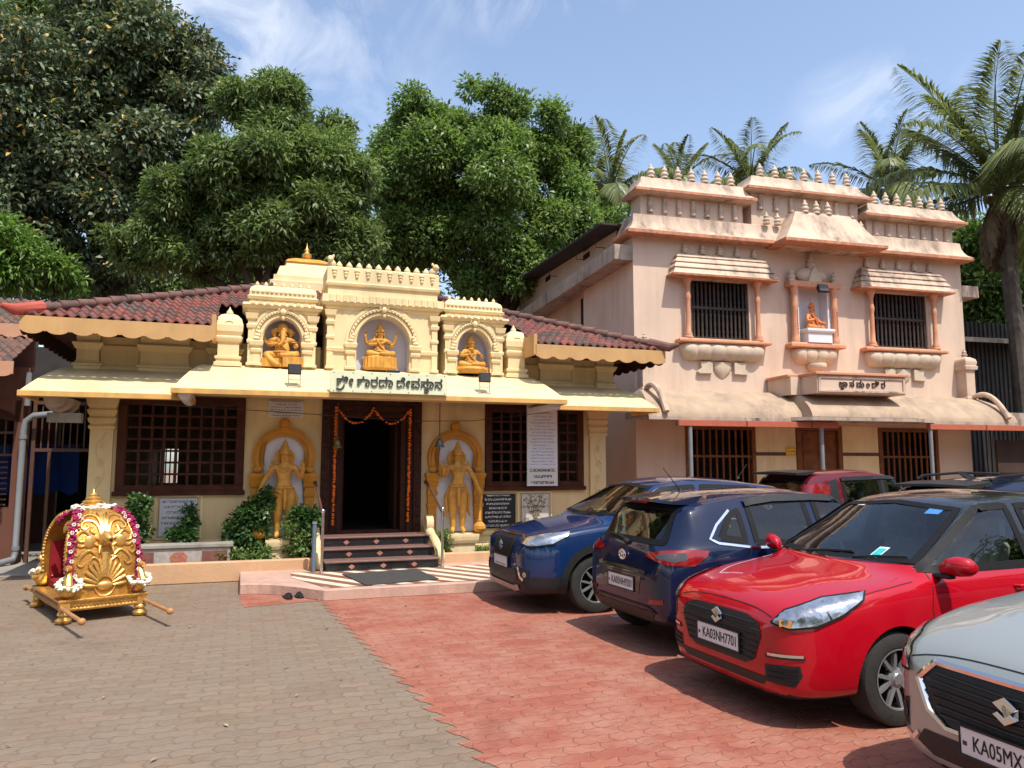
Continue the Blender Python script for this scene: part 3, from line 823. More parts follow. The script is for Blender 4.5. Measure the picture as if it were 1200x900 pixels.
for a_, b_ in ((-UE + .1, -2.6), (2.6, UE - .1)):
    m.loft([[(a_, -VE + .1, ZE - .03), (b_, -VE + .1, ZE - .03)], [(a_ + (1.3 if a_ < 0 else 0), .37, ZE - .03 + 1.2 * RS), (b_ - (1.3 if a_ > 0 else 0), .37, ZE - .03 + 1.2 * RS)]], False, False)
for k in range(26):
    x = -UE + .25 + k * .4
    if abs(x) > 2.6: m.box(x - .03, x + .03, -VE + .03, .05, ZE - .04, ZE + .03)
part(m, 'rafters', 'wood2', parent=roof)
for s in (-1, 1):
    m = MB(); n = 26
    for k in range(n):
        t0, t1 = k / n, (k + 1) / n + .008
        L = dep
        p0 = (s * (UE - L * t0), -VE + L * t0, ZE + L * t0 * RS + .06 + (.02 if k else 0)); p1 = (s * (UE - L * t1), -VE + L * t1, ZE + L * t1 * RS + .06)
        m.tube([p0, p1], [.078, .066], 10)
    part(m, 'hip_ridge', 'ridge', parent=roof, smooth=True, ang=50)
    m = MB(); m.tube([(s * (UE + .22), -VE - .16, ZE + .10), (s * (UE + .08), -VE - .06, ZE + .06), (s * (UE - .2), -VE + .2, ZE + .15)], [.03, .085, .11], 10)
    part(m, 'ridge_end_tile', 'redridge' if s < 0 else 'ridge', parent=roof, smooth=True)
def scallop(name, a, b, mtl, parent, to=None):
    """eave board with a scalloped lower edge along x from a to b"""
    m = MB(); per = .33; n = max(1, round((b - a) / per)); per = (b - a) / n
    low = []
    for k in range(n):
        for j in range(15):
            t = j / 14
            cusp = .035 * max(0, 1 - abs(t - 0) * 14) + .035 * max(0, 1 - abs(t - 1) * 14)
            low.append((a + per * (k + t), -.015 - .10 * math.sqrt(max(0, 1 - (2 * t - 1) ** 2)) - cusp * 1.7))
    up = [(p[0], .14) for p in low]
    for i in range(len(low) - 1):
        if low[i + 1][0] - low[i][0] < 1e-6: continue
        q = [low[i], low[i + 1], up[i + 1], up[i]]
        m.prism(q, -.012, .012, 'y')
    return m
m = scallop('x', -UE - .02, -2.62, 'fascia', None)
o = part(m, 'eave_board', 'fascia', parent=roof); o.location = (0, -VE - .005, 3.70)
m = scallop('x', 2.62, UE + .02, 'fascia', None)
o = part(m, 'eave_board', 'fascia', parent=roof); o.location = (0, -VE - .005, 3.70)
m = scallop('x', -VE, 6, 'wood', None)
o = part(m, 'eave_board', 'wood2', parent=roof); o.location = (UE, 0, 3.70); o.rotation_euler = (0, 0, PI / 2)
m = scallop('x', -VE, 6, 'wood', None)
o = part(m, 'eave_board', 'wood2', parent=roof); o.location = (-UE, 0, 3.70); o.rotation_euler = (0, 0, PI / 2)
m = MB(); m.box(-2.66, -2.60, -VE, -.3, 3.66, 4.02); m.box(-2.60, -2.2, -.0, .05, 3.7, 4.06); m.box(2.58, 2.64, -VE, -.3, 3.66, 4.02); m.box(2.3, 2.6, .0, .05, 3.7, 4.06)
part(m, 'eave_end_board', 'fascia', parent=roof)
# sanctum dome behind the parapet
m = MB(); cu, cy = -1.0, 3.2
def sq(h, z): return [(cu - h, cy - h, z), (cu + h, cy - h, z), (cu + h, cy + h, z), (cu - h, cy + h, z)]
m.loft([sq(.75, 4.6), sq(.75, 5.42), sq(.68, 5.45), sq(.68, 5.55), sq(.62, 5.57), sq(.56, 5.76), sq(.45, 5.80), sq(.42, 5.88)])
dome = part(m, 'shrine_tower', 'cream_light')
m = MB(); m.loft([sq(.43, 5.88), sq(.45, 5.91), sq(.40, 5.96), sq(.25, 6.03), sq(.08, 6.07)]); part(m, 'tower_cap', 'ochre', parent=dome)
m = MB(); m.lathe([(.05, 6.06), (.05, 6.09), (.10, 6.13), (.105, 6.18), (.05, 6.23), (.045, 6.25), (.06, 6.27), (.02, 6.33), (.0, 6.46)], (cu, cy, 0), 12)
part(m, 'tower_finial', 'gold', parent=dome, smooth=True)
# horseshoe surrounds behind the two standing statues
for cu in (-1.5, 1.42):
    m = MB()
    outl = arc(cu, 1.86, .50, .50, -28, 208, 30) + list(reversed(arc(cu, 1.86, .345, .345, -28, 208, 30)))
    m.prism(outl, -.10, .02, 'y')
    outl = arc(cu, 1.86, .455, .455, -28, 208, 30) + list(reversed(arc(cu, 1.86, .40, .40, -28, 208, 30)))
    m.prism(outl, -.125, -.09, 'y')
    m.lathe([(.0, -.12), (.06, -.12), (.085, -.10), (.085, .0)], (cu, 0, 2.42), 14, 'y'); m.lathe([(.0, -.14), (.035, -.14), (.035, -.11)], (cu, 0, 2.42), 10, 'y')
    m.ball((cu, -.09, 2.33), (.09, .04, .05), 8, 6)
    for s in (-1, 1):
        m.ball((cu + s * .41, -.11, 1.67), (.085, .04, .06), 8, 6)
    sur = part(m, 'niche_surround', 'ochre_dull', smooth=True)
    m = MB()
    for s in (-1, 1):
        x = cu + s * .42
        m.ringmould(x - .075, x + .075, -.09, .02, [(.58, .01), (.62, .01), (.64, 0), (1.0, 0), (1.02, .015), (1.06, .015), (1.08, 0), (1.2, 0), (1.22, .015), (1.27, .02), (1.3, .0), (1.36, .0), (1.38, .02), (1.43, .035), (1.45, .015), (1.5, .03), (1.56, .05), (1.60, .05)])
    part(m, 'niche_column', 'ochre_dull', parent=sur)
    m = MB(); m.prism([(cu - .36, .58)] + [(cu - .36, 1.6)] + arc(cu, 1.86, -.37, .37, -40, 220, 26) + [(cu + .36, 1.6), (cu + .36, .58)], -.02, .004, 'y')
    part(m, 'niche_panel', 'white', parent=sur)
    m = MB(); m.ringmould(cu - .2, cu + .26, -.42, -.03, [(.2, .0), (.40, .0), (.41, .03), (.46, .05), (.52, .06), (.56, .06)])
    part(m, 'statue_pedestal', 'cream_light', parent=sur)
# ------------------------------------------------------------------ statues
def grow(J, E, mirror=1):
    names = list(J); idx = {n: i for i, n in enumerate(names)}
    return skin_body([(J[n][0] * mirror, J[n][1], J[n][2]) for n in names], [(idx[a], idx[b]) for a, b in E], [J[n][3] for n in names])
def face_bits(m, c, s, mir=1):
    """nose, lips, eyes, ears on a carved head of radius s"""
    x, y, z = c
    m.ball((x, y - s * 1.0, z - .08 * s), (s * .16, s * .22, s * .32), 6, 5)
    for q in (-1, 1):
        m.ball((x + q * s * .38, y - s * .86, z + .14 * s), (s * .24, s * .12, s * .11), 6, 4)
        m.ball((x + q * s * .98, y - .05 * s, z - .1 * s), (s * .16, s * .25, s * .42), 6, 5)
    m.ball((x, y - s * .88, z - .48 * s), (s * .3, s * .12, s * .1), 6, 4)
def fingers(m, p, d, side, s=1.):
    """four unequal bent fingers and a thumb leaving the side of a palm"""
    p = Vector(p); d = Vector(d).normalized(); side = Vector(side).normalized(); nrm = d.cross(side)
    for k, L in enumerate((.050, .060, .056, .043)):
        a = p + side * (.012 * (k - 1.5)) * 1.15 * s
        m.tube([a, a + d * L * .5 * s, a + d * L * .85 * s + nrm * .012 * s, a + d * L * s + nrm * .026 * s], [.0075 * s, .0075 * s, .0065 * s, .005 * s], 5)
    a = p - d * .03 * s + side * .022 * s
    m.tube([a, a + side * .02 * s + d * .02 * s, a + side * .022 * s + d * .045 * s], [.009 * s, .008 * s, .006 * s], 5)

def guardian(label, u, mir):
    t = thing('guardian_statue', label, 'statue', TF.at(u, .22, .565), FR, 'standing guardian statues beside the door')
    J = {'pelvis': (.02, 0, .76, (.125, .10)), 'waist': (.0, 0, .91, (.095, .08)), 'chest': (-.01, 0, 1.08, (.135, .095)), 'neck': (0, 0, 1.20, .048), 'head': (.005, -.01, 1.29, (.078, .085)), 'crown': (.005, 0, 1.37, .06),
         'sl': (-.165, 0, 1.15, .055), 'el': (-.30, -.03, .93, .042), 'wl': (-.39, -.07, .70, .032), 'hl': (-.405, -.08, .65, .034),
         'sr': (.165, 0, 1.15, .055), 'er': (.27, -.03, .97, .044), 'wr': (.285, -.12, 1.08, .034), 'hr': (.28, -.135, 1.15, .036),
         'hipl': (-.075, 0, .70, .112), 'kl': (-.085, -.035, .40, .075), 'al': (-.08, 0, .08, .042), 'tl': (-.10, -.10, .03, .038),
         'hipr': (.115, 0, .70, .112), 'kr': (.10, -.03, .40, .075), 'ar': (.085, 0, .08, .042), 'tr': (.12, -.10, .03, .038)}
    E = [('pelvis', 'waist'), ('waist', 'chest'), ('chest', 'neck'), ('neck', 'head'), ('head', 'crown'), ('chest', 'sl'), ('sl', 'el'), ('el', 'wl'), ('wl', 'hl'), ('chest', 'sr'), ('sr', 'er'), ('er', 'wr'), ('wr', 'hr'),
         ('pelvis', 'hipl'), ('hipl', 'kl'), ('kl', 'al'), ('al', 'tl'), ('pelvis', 'hipr'), ('hipr', 'kr'), ('kr', 'ar'), ('ar', 'tr')]
    link('body', grow(J, E, mir), 'ochre', t, True, 180)
    m = MB()
    face_bits(m, (.005 * mir, -.012, 1.29), .082)
    fingers(m, (-.405 * mir, -.085, .64), (-.1 * mir, -.2, -1), (mir, 0, 0), .9)
    fingers(m, (.28 * mir, -.14, 1.165), (0, -.1, 1), (-mir, 0, 0), .95)
    m.build('face_and_hands', 'ochre', t, smooth=True)
    m = MB()   # tall crown and round hair halo
    m.lathe([(.085, 1.345), (.095, 1.36), (.085, 1.385), (.075, 1.40), (.078, 1.42), (.062, 1.45), (.064, 1.47), (.045, 1.50), (.04, 1.53), (.018, 1.565), (0, 1.60)], (.005 * mir, 0, 0), 12)
    m.lathe([(.0, .055), (.13, .05), (.165, .03), (.165, .07), (0, .08)], (.005 * mir, 0, 1.285), 18, 'y')
    m.build('crown', 'ochre', t, smooth=True)
    m = MB()   # belts, necklaces, cloth folds, arm bands
    def hoop(c, rx, ry, r, tilt=0.):
        m.tube([(c[0] + rx * math.cos(a), c[1] + ry * math.sin(a), c[2] + tilt * math.sin(a)) for a in [k * PI / 8 for k in range(17)]], r, 5)
    hoop((.01 * mir, 0, .80), .145, .115, .02); hoop((.01 * mir, 0, .84), .125, .10, .012); hoop((-.005 * mir, -.01, 1.16), .09, .09, .012, .03); hoop((-.005 * mir, -.02, 1.13), .11, .10, .012, .06)
    for k, z in enumerate((.62, .55, .48, .33, .27, .21)):
        for x in (-.083, .105): hoop((x * mir, -.015, z), .092 - .011 * k, .085 - .009 * k, .009)
    for k in range(5): m.tube([(-.13 * mir + .05 * k * mir, -.11, .77), (-.05 * mir + .025 * k * mir, -.13, .72 - .05 * (2 - abs(k - 2))), (.12 * mir - .01 * k * mir, -.10, .77)], .009, 5)
    m.tube([(.02 * mir, -.13, .78), (.02 * mir, -.15, .62), (.015 * mir, -.12, .46)], [.035, .03, .012], 7)
    for s in (-1, 1):
        m.tube([(s * .15, .0, .80), (s * .21, .0, .62), (s * .19, .01, .40), (s * .23, .01, .28)], [.02, .035, .03, .012], 6)
    hoop((-.205 * mir, -.01, 1.07), .06, .06, .012); hoop((.205 * mir, -.01, 1.07), .06, .06, .012)
    m.tube([(.27 * mir, .02, .95), (.30 * mir, .03, 1.12), (.27 * mir, .03, 1.24)], [.03, .045, .015], 7)
    m.tube([(-.20 * mir, .03, 1.12), (-.19 * mir, .03, 1.26)], [.035, .012], 7)
    m.build('ornaments', 'ochre', t, smooth=True)
    m = MB()   # mace with a round head on the pedestal
    x = -.36 * mir
    m.tube([(x - .045 * mir, -.1, .66), (x - .02 * mir, -.12, .45), (x, -.13, .24)], [.02, .022, .03], 8)
    m.lathe([(.0, -.01), (.055, 0), (.06, .02), (.035, .035), (.085, .06), (.115, .11), (.11, .16), (.06, .215), (.035, .23), (.045, .25), (.02, .27)], (x, -.13, -.03), 14)
    m.build('mace', 'ochre', t, smooth=True)
    return t
guardian('ochre standing guardian statue left of the door, mace by the green shrubs', -1.50, 1)
guardian('ochre standing guardian statue right of the door, beside the black plaque', 1.42, -1)

def seated(label, u, z, kind, h):
    """cross-legged carved figure with four arms; h = its full height in metres (unit figure is 1 m)"""
    t = thing('seated_statue', label, 'statue', TF.at(u, .21, z), FR)
    s = h
    def P(x, y, zz, r): return (x * s, y * s, zz * s, (r[0] * s, r[1] * s) if isinstance(r, tuple) else r * s)
    B = .16 if kind != 'middle' else .30
    fat = 1.35 if kind == 'elephant' else 1.
    J = {'pelvis': P(0, 0, B + .06, (.14 * fat, .11 * fat)), 'waist': P(0, -.02 * fat, B + .17, (.105 * fat * (1.15 if fat > 1 else 1), .09 * fat)), 'chest': P(0, 0, B + .32, (.13, .10)), 'neck': P(0, 0, B + .41, .05), 'head': P(0, -.02, B + .49, (.082, .085)), 'crown': P(0, 0, B + .56, .06),
         'hipl': P(-.10, -.02, B + .06, .09), 'kl': P(-.30, -.13, B + .06, .075), 'al': P(-.03, -.20, B + .03, .05), 'tl': P(.07, -.20, B + .03, .035),
         'hipr': P(.10, -.02, B + .06, .09), 'kr': P(.30, -.13, B + .06, .075), 'ar': P(.05, -.23, B + .05, .05), 'tr': P(-.05, -.24, B + .05, .035),
         'sl': P(-.15, 0, B + .36, .055), 'el': P(-.25, -.05, B + .24, .042), 'wl': P(-.14, -.15, B + .25, .034), 'hl': P(-.08, -.17, B + .27, .034),
         'sr': P(.15, 0, B + .36, .055), 'er': P(.25, -.05, B + .24, .042), 'wr': P(.22, -.15, B + .20, .034), 'hr': P(.21, -.19, B + .21, .036)}
    E = [('pelvis', 'waist'), ('waist', 'chest'), ('chest', 'neck'), ('neck', 'head'), ('head', 'crown'), ('pelvis', 'hipl'), ('hipl', 'kl'), ('kl', 'al'), ('al', 'tl'), ('pelvis', 'hipr'), ('hipr', 'kr'), ('kr', 'ar'), ('ar', 'tr'),
         ('chest', 'sl'), ('sl', 'el'), ('el', 'wl'), ('wl', 'hl'), ('chest', 'sr'), ('sr', 'er'), ('er', 'wr'), ('wr', 'hr')]
    if kind != 'right':
        J.update({'el2': P(-.29, .0, B + .27, .04), 'wl2': P(-.33, -.04, B + .42, .032), 'hl2': P(-.33, -.05, B + .48, .034), 'er2': P(.29, .0, B + .27, .04), 'wr2': P(.33, -.04, B + .42, .032), 'hr2': P(.33, -.05, B + .48, .034)})
        E += [('sl', 'el2'), ('el2', 'wl2'), ('wl2', 'hl2'), ('sr', 'er2'), ('er2', 'wr2'), ('wr2', 'hr2')]
    if kind == 'elephant':
        J['kr'] = P(.28, -.14, B + .08, .08)
        J['al'] = P(-.10, -.22, B - .12, .05); J['tl'] = P(-.05, -.26, B - .13, .04)
    link('body', grow(J, E), 'ochre', t, True, 180)
    m = MB(); V = lambda *a: tuple(q * s for q in a)
    hz = B + .49
    if kind == 'elephant':
        for q in (-1, 1):
            m.tube([V(q * .08, -.01, hz + .05), V(q * .16, .0, hz - .01), V(q * .13, .0, hz - .11)], [.05 * s, .065 * s, .02 * s], 8)
            m.ball(V(q * .035, -.10, hz + .045), V(.018, .012, .012), 6, 4)
            m.tube([V(q * .05, -.09, hz - .05), V(q * .075, -.14, hz - .09)], [.014 * s, .005 * s], 6)
        m.ball(V(0, -.06, hz + .02), V(.085, .06, .075), 10, 7)
        m.tube([V(0, -.10, hz), V(.005, -.15, hz - .08), V(.0, -.17, hz - .17), V(-.03, -.18, hz - .24), V(-.08, -.18, hz - .25), V(-.085, -.18, hz - .21)], [.05 * s, .045 * s, .036 * s, .028 * s, .022 * s, .014 * s], 9)
    else:
        face_bits(m, V(0, -.02, hz), .085 * s)
        if kind == 'right': m.lathe([(.05 * s, -.02 * s), (.06 * s, -.05 * s), (.02 * s, -.12 * s), (0, -.13 * s)], V(0, -.075, hz - .04), 8)
    fingers(m, V(-.075, -.175, B + .29), (.2, -.2, 1), (1, 0, 0), .9 * s); fingers(m, V(.21, -.2, B + .215), (0, -1, .1), (1, 0, 0), .9 * s)
    if kind != 'right':
        fingers(m, V(-.33, -.05, B + .49), (0, 0, 1), (1, 0, 0), .9 * s); fingers(m, V(.33, -.05, B + .49), (0, 0, 1), (1, 0, 0), .9 * s)
        m.tube([V(-.38, -.06, B + .53), V(-.33, -.06, B + .53), V(-.30, -.06, B + .53)], [.008 * s, .02 * s, .012 * s], 6)
        m.tube([V(.33, -.06, B + .47), V(.345, -.06, B + .57)], [.018 * s, .008 * s], 6)
    m.build('face_and_hands', 'ochre', t, smooth=True)
    m = MB()
    pr = [(.09, .53), (.10, .55), (.09, .575), (.08, .59), (.082, .61), (.062, .645), (.064, .66), (.04, .70), (.02, .745), (0, .775)]
    if kind == 'elephant': pr = [(.10, .545), (.105, .57), (.08, .60), (.085, .615), (.05, .64), (.03, .665), (0, .675)]
    m.lathe([(r * s, (B + zz) * s) for r, zz in pr], (0, 0, 0), 12)
    if kind != 'elephant':
        m.tube([V(-.09, .03, hz), V(-.12, .04, hz - .1), V(-.14, .04, hz - .18)], [.03 * s, .035 * s, .02 * s], 6); m.tube([V(.09, .03, hz), V(.12, .04, hz - .1), V(.14, .04, hz - .18)], [.03 * s, .035 * s, .02 * s], 6)
    m.build('crown', 'ochre', t, smooth=True)
    m = MB()
    def hoop(c, rx, ry, r, tilt=0.):
        m.tube([V(c[0] + rx * math.cos(a), c[1] + ry * math.sin(a), c[2] + tilt * math.sin(a)) for a in [k * PI / 8 for k in range(17)]], r * s, 5)
    hoop((0, -.01, B + .385), .085, .085, .012, .03); hoop((0, -.02, B + .36), .105, .10, .012, .07); hoop((0, -.01, B + .12), .15 * fat, .12 * fat, .014)
    for q in (-1, 1):
        hoop((q * .205, -.03, B + .30), .055, .05, .011); hoop((q * .21, -.09, B + .07), .085, .05, .010)
    m.tube([V(-.10, -.09, B + .38), V(0, -.12 * fat, B + .22), V(.10, -.09 * fat, B + .12)], .014 * s, 6)
    m.build('ornaments', 'ochre', t, smooth=True)
    m = MB()
    if kind == 'middle':   # throne under a pleated skirt
        ring = lambda r, z, a: [V((r + (a if k % 2 else 0)) * math.cos(PI * k / 22) * 1.0, -(r * .62 + (a if k % 2 else 0)) * math.sin(PI * k / 22) - .03, z) for k in range(23)]
        m.loft([[*ring(.31, B + .03, .0), V(-.31, .12, B + .03), V(.31, .12, B + .03)], [*ring(.345, B - .03, .02), V(-.35, .12, B - .03), V(.35, .12, B - .03)], [*ring(.35, .05, .025), V(-.35, .12, .05), V(.35, .12, .05)], [*ring(.30, 0, .02), V(-.3, .12, 0), V(.3, .12, 0)]])
    else:
        m.box(*V(-.36, .36), *V(-.20, .12), *V(0, B - .01))
        if kind == 'elephant': m.box(*V(.0, .36), *V(-.26, -.20), *V(0, B + .02))
        else: m.lathe([(.33 * s, B * s * .95), (.37 * s, B * .6 * s), (.34 * s, B * .2 * s), (.3 * s, 0)], V(0, -.06, 0), 18)
    m.build('seat_base', 'ochre', t, bevel=.006)
    return t
seated('small ochre elephant headed idol seated in the left parapet niche', -1.59, 3.32, 'elephant', .92)
seated('ochre four armed goddess idol seated on a pleated throne in the middle niche', .02, 3.34, 'middle', .80)
seated('small ochre bearded idol with tall crown seated in the right parapet niche', 1.64, 3.34, 'right', .80)
# ------------------------------------------------------------------ things on and around the temple
# name board over the entrance
sb = thing('name_board', 'pale green board with dark grey raised lettering above the temple door', 'sign', TF.at(0, 1.37, 2.845), FR)
m = MB(); m.box(-.92, .92, -.02, .02, 0, .33); m.build('board', 'signcream', sb, bevel=.004)
m = MB()
for x in np.linspace(-.87, .87, 7):
    for z in (.025, .305): m.ball((float(x), -.022, z), .008, 6, 4)
m.build('screws', 'iron', sb)
K1 = [('ಶೀ', 0, 0, 1., None), (' ', 0, 0, 0, .22), ('ಶಾ', 0, 0, 1., None), ('ರ', 0, 0, 1., None), ('ದಾ', 0, 0, 1., None), (' ', 0, 0, 0, .22), ('ದೇ', 0, 0, 1., None), ('ವ', 0, 0, 1., None), ('ಥ', .30, -.40, .55, 0), ('ಸಾ', 0, 0, 1., None), ('ನ', 0, 0, 1., None)]
lt = letters(K1, 'lettering', 'lettergrey', sb, -.021, -.83, .105, 1.66, .022)
m = MB(); m.tube([(-.83, -.03, .065), (-.80, -.03, .045), (-.755, -.03, .048), (-.72, -.03, .085), (-.715, -.03, .12)], .013, 6); m.build('subscript_stroke', 'lettergrey', lt)

def inscription(name, label, u, v, z0, w, h, paper, ink, rows, border, cat='plaque', d=.025, k=60, thr=.5):
    o = thing(name, label, cat, TF.at(u, v, z0), FR)
    m = MB(); m.box(-w / 2, w / 2, 0, d, 0, h); m.build('slab', border, o, bevel=.004)
    m = MB(); m.box(-w / 2 + .012, w / 2 - .012, -.004, -.001, .012, h - .012)
    m.build('inscription', textmat(name + '_face', paper, ink, rows, k, thr), o)
    return o
inscription('wall_notice', 'white notice sheet on the wall above the left standing statue', -1.49, .03, 2.53, .56, .27, (.52, .50, .49), (.12, .12, .13), 22, 'white', 'notice')
inscription('inscribed_plaque', 'grey marble plaque with lettering under the left lattice window', -3.07, .03, .62, .56, .60, (.50, .50, .52), (.10, .10, .11), 12, 'stonebench')
inscription('black_plaque', 'black granite plaque with white lettering right of the statue', 2.22, .035, .62, .68, .60, (.016, .016, .018), (.55, .55, .52), 13, 'granite_black')
o = inscription('picture_plaque', 'pale tile plaque with a painted leafy branch beside the black plaque', 2.94, .03, .70, .54, .52, (.52, .48, .42), (.30, .27, .22), 9, 'stonebench', k=14)
m = MB()
random.seed(3)
for k in range(9):
    a = -.9 + .22 * k; x0 = -.02 + .02 * (k % 3)
    pts = [(x0, -.006, .05)]
    for q in range(1, 6): pts.append((x0 + .05 * q * math.sin(a + .2 * math.sin(q * 2 + k)), -.006, .05 + .085 * q * math.cos(a * .6)))
    pts = [p for p in pts if abs(p[0]) < .24 and p[2] < .5]
    if len(pts) > 1: m.tube(pts, .005, 4)
    for p in pts[1:]: m.ball((p[0] + .02, -.006, p[2]), (.022, .002, .012), 5, 4)
m.build('painted_branch', mat('faded_olive', (.17, .13, .05), .6), o)
rb = thing('list_board', 'tall white list of printed rows hanging in front of the right lattice window', 'notice', TF.at(3.05, .12, 1.36), FR)
m = MB(); m.box(-.30, .30, 0, .02, 0, 1.48); m.build('board', 'white', rb)
m = MB(); m.box(-.29, .29, -.005, -.002, .38, 1.42); m.build('printed_rows', textmat('list_rows', (.66, .66, .69), (.16, .22, .45), 17, 80, .52), rb)
m = MB(); m.box(-.29, .29, -.005, -.002, .03, .34); m.build('printed_footer', textmat('list_footer', (.62, .60, .57), (.03, .03, .03), 9, 50, .48), rb)

# floodlights on the entrance canopy
def flood(label, loc, rz, tilt, grp='floodlights on stands'):
    f = thing('floodlight', label, 'floodlight', loc, rz, grp)
    m = MB(); m.box(-.10, .10, -.03, .03, .18, .34); b = m.build('lamp_housing', 'black', f, bevel=.01)
    m = MB(); m.box(-.085, .085, -.034, -.031, .195, .325); m.build('lamp_glass', 'glassdark', b)
    for y in (-.02, -.005, .01, .025): pass
    m = MB()
    m.tube([(-.085, 0, 0), (-.085, 0, .2)], .007, 6); m.tube([(.085, 0, 0), (.085, 0, .2)], .007, 6); m.tube([(-.11, 0, .005), (.11, 0, .005)], .008, 6); m.tube([(-.085, 0, .1), (.085, 0, .1)], .005, 6)
    m.build('stand', 'steel', f)
    return f
flood('black floodlight on the canopy left of the name board', TF.at(-1.44, 1.2, 2.93), FR, 0)
flood('black floodlight on the canopy right of the name board', TF.at(1.60, 1.2, 2.92), FR, 0)
f3 = thing('floodlight', 'small black floodlight lying flat behind the name board', 'floodlight', TF.at(.08, 1.15, 3.03), FR, 'floodlights on stands')
m = MB(); m.box(-.10, .10, -.06, .06, .16, .21); m.build('lamp_housing', 'black', f3, bevel=.008)
m = MB(); m.box(-.02, .02, -.02, .02, 0, .16); m.build('stand', 'black', f3)

# marigold garland round the door
def petals(m, pts, r, gap, spread=0):
    pts = [Vector(p) for p in pts]
    for a, b in zip(pts[:-1], pts[1:]):
        n = max(1, int((b - a).length / gap))
        for k in range(n):
            p = a.lerp(b, k / n) + (Vector((random.uniform(-.3, .3), random.uniform(-.3, .1), random.uniform(-.3, .3))) * r if not spread else Vector((random.gauss(0, .5), random.gauss(0, .4), random.gauss(0, .5))) * spread)
            q = r * random.uniform(.8, 1.15)
            m.ball(p, (q, q * random.uniform(.6, 1), q * random.uniform(.5, .9)), 6, 4)
m = MB()
y = -.14
sw = lambda x0, x1, z, dip: [(x0 + (x1 - x0) * t, y, z - dip * 4 * t * (1 - t)) for t in [k / 12 for k in range(13)]]
petals(m, sw(-.66, -.05, 2.70, .26), .026, .035); petals(m, sw(-.05, .58, 2.70, .26), .026, .035)
petals(m, [(-.68, y, 2.70), (-.70, y, .72)], .026, .036); petals(m, [(.58, y, 2.70), (.56, y, .75)], .026, .036)
g = m.build('marigold_garland', 'marigold', None, smooth=True); place(g, FO, FR); tag(g, 'orange marigold garland draped in two swags round the dark door', 'garland')
# hanging bells
def bell(label, u, v, ztop, zb, mt):
    b = thing('hanging_bell', label, 'bell', TF.at(u, v, zb), FR, 'bells hanging before the door')
    m = MB(); m.lathe([(.085, 0), (.088, .012), (.07, .04), (.058, .09), (.05, .125), (.03, .145), (.012, .155), (.0, .158)], (0, 0, 0), 14); m.ball((0, 0, -.02), .02, 8, 5); m.tube([(0, 0, .15), (.02, 0, .17), (0, 0, .19), (-.02, 0, .17), (0, 0, .15)], .007, 5)
    m.build('bell_body', mt, b, smooth=True)
    m = MB(); m.tube([(0, 0, .18), (0, 0, ztop - zb)], .009, 6); m.build('hanging_rod', 'rope', b)
bell('brass bell hanging from a thin rod at the left door jamb', -.66, .20, 2.78, 2.02, 'brass')
bell('grey green bell on a long rod hanging right of the door', 1.03, .45, 2.80, 2.04, 'bellgrey')
m = MB(); m.tube([(-3.4, -.95, 2.62), (-1.5, -.9, 2.55), (.4, -.7, 2.46), (1.6, -.5, 2.50), (3.0, -.6, 2.68)], .006, 5)
o = m.build('cable', 'cable', None); place(o, FO, FR); tag(o, 'thin dark cable sagging under the entrance canopy', 'cable')

# entrance steps with scroll sides
st = thing('entrance_steps', 'three black granite steps with pink nosing below the temple door', 'steps', TF.at(-.05, 0, 0), FR)
m = MB()
for k in range(3): m.box(-.86, .86, -1.32 + .34 * k, -.09, .146 + .15 * k, .146 + .15 * (k + 1) - .028)
m.build('risers', 'granite_black', st)
m = MB()
for k in range(3):
    m.box(-.88, .88, -1.345 + .34 * k, -1.32 + .34 * k + .36 if k < 2 else -.09, .146 + .15 * (k + 1) - .028, .146 + .15 * (k + 1))
m.build('treads', mat('pink_granite', (.19, .105, .088), .4, .25, 30), st, bevel=.006)
m = MB()
for k in range(3):
    for x in (-.48, .0, .48):
        y = -1.32 + .34 * k - .004; z = .146 + .15 * k + .062
        m.prism([(x - .05, z), (x, z - .04), (x + .05, z), (x, z + .04)], y, y + .003, 'y')
m.build('diamond_inlay', mat('rose_stone', (.34, .15, .11), .4, .2, 20), st)
for s in (-1, 1):
    m = MB(); x = s * .95
    prof = []
    for k in range(11):
        t = k / 10
        prof.append((-.12 - .95 * t, .78 - .50 * t - .05 * math.sin(t * PI * 2)))
    m.tube([(x, a, b) for a, b in prof], [.085 - .015 * k / 10 for k in range(11)], 10)
    m.tube([(x, -1.06 + .13 * math.sin(a) * (1 - a / 14), .30 + .13 * math.cos(a) * (1 - a / 14)) for a in [q * .5 for q in range(14)]], .062, 8)
    m.lathe([(0, -.075), (.15, -.06), (.15, .06), (0, .075)], (x, -.25, .74), 16, 'x')
    m.box(x - .07, x + .07, -.95, -.05, .146, .38)
    m.build('scroll_balustrade', 'cream_light', st, smooth=True, ang=45)
# handrails
for u, lab in ((-.98, 'left of the entrance steps'), (.86, 'right of the entrance steps')):
    h = thing('handrail', 'steel handrail post with sloping dark rail ' + lab, 'handrail', TF.at(u, 1.38, .146), FR, 'handrails of the entrance steps')
    m = MB(); m.tube([(0, 0, 0), (0, 0, .88)], .022, 10); m.ball((0, 0, .905), .034, 10, 7); m.lathe([(.04, 0), (.04, .012), (.02, .02)], (0, 0, 0), 10)
    m.build('post', 'steel', h, smooth=True)
    m = MB(); m.tube([(-.0, 0, .84), (-.03, .75, 1.22), (-.03, 1.05, 1.32), (-.03, 1.1, 1.28)], .02, 8); m.ball((-.03, 1.09, 1.3), .035, 8, 6)
    m.build('rail', 'iron', h, smooth=True)
o = thing('drain_pipe', 'slim blue grey pipe standing beside the left handrail', 'pipe', TF.at(-1.08, 1.2, .146), FR)
m = MB(); m.tube([(0, 0, 0), (0, 0, .72)], .032, 10); m.build('tube', mat('blue_grey_pipe', (.12, .16, .23), .4), o, smooth=True)
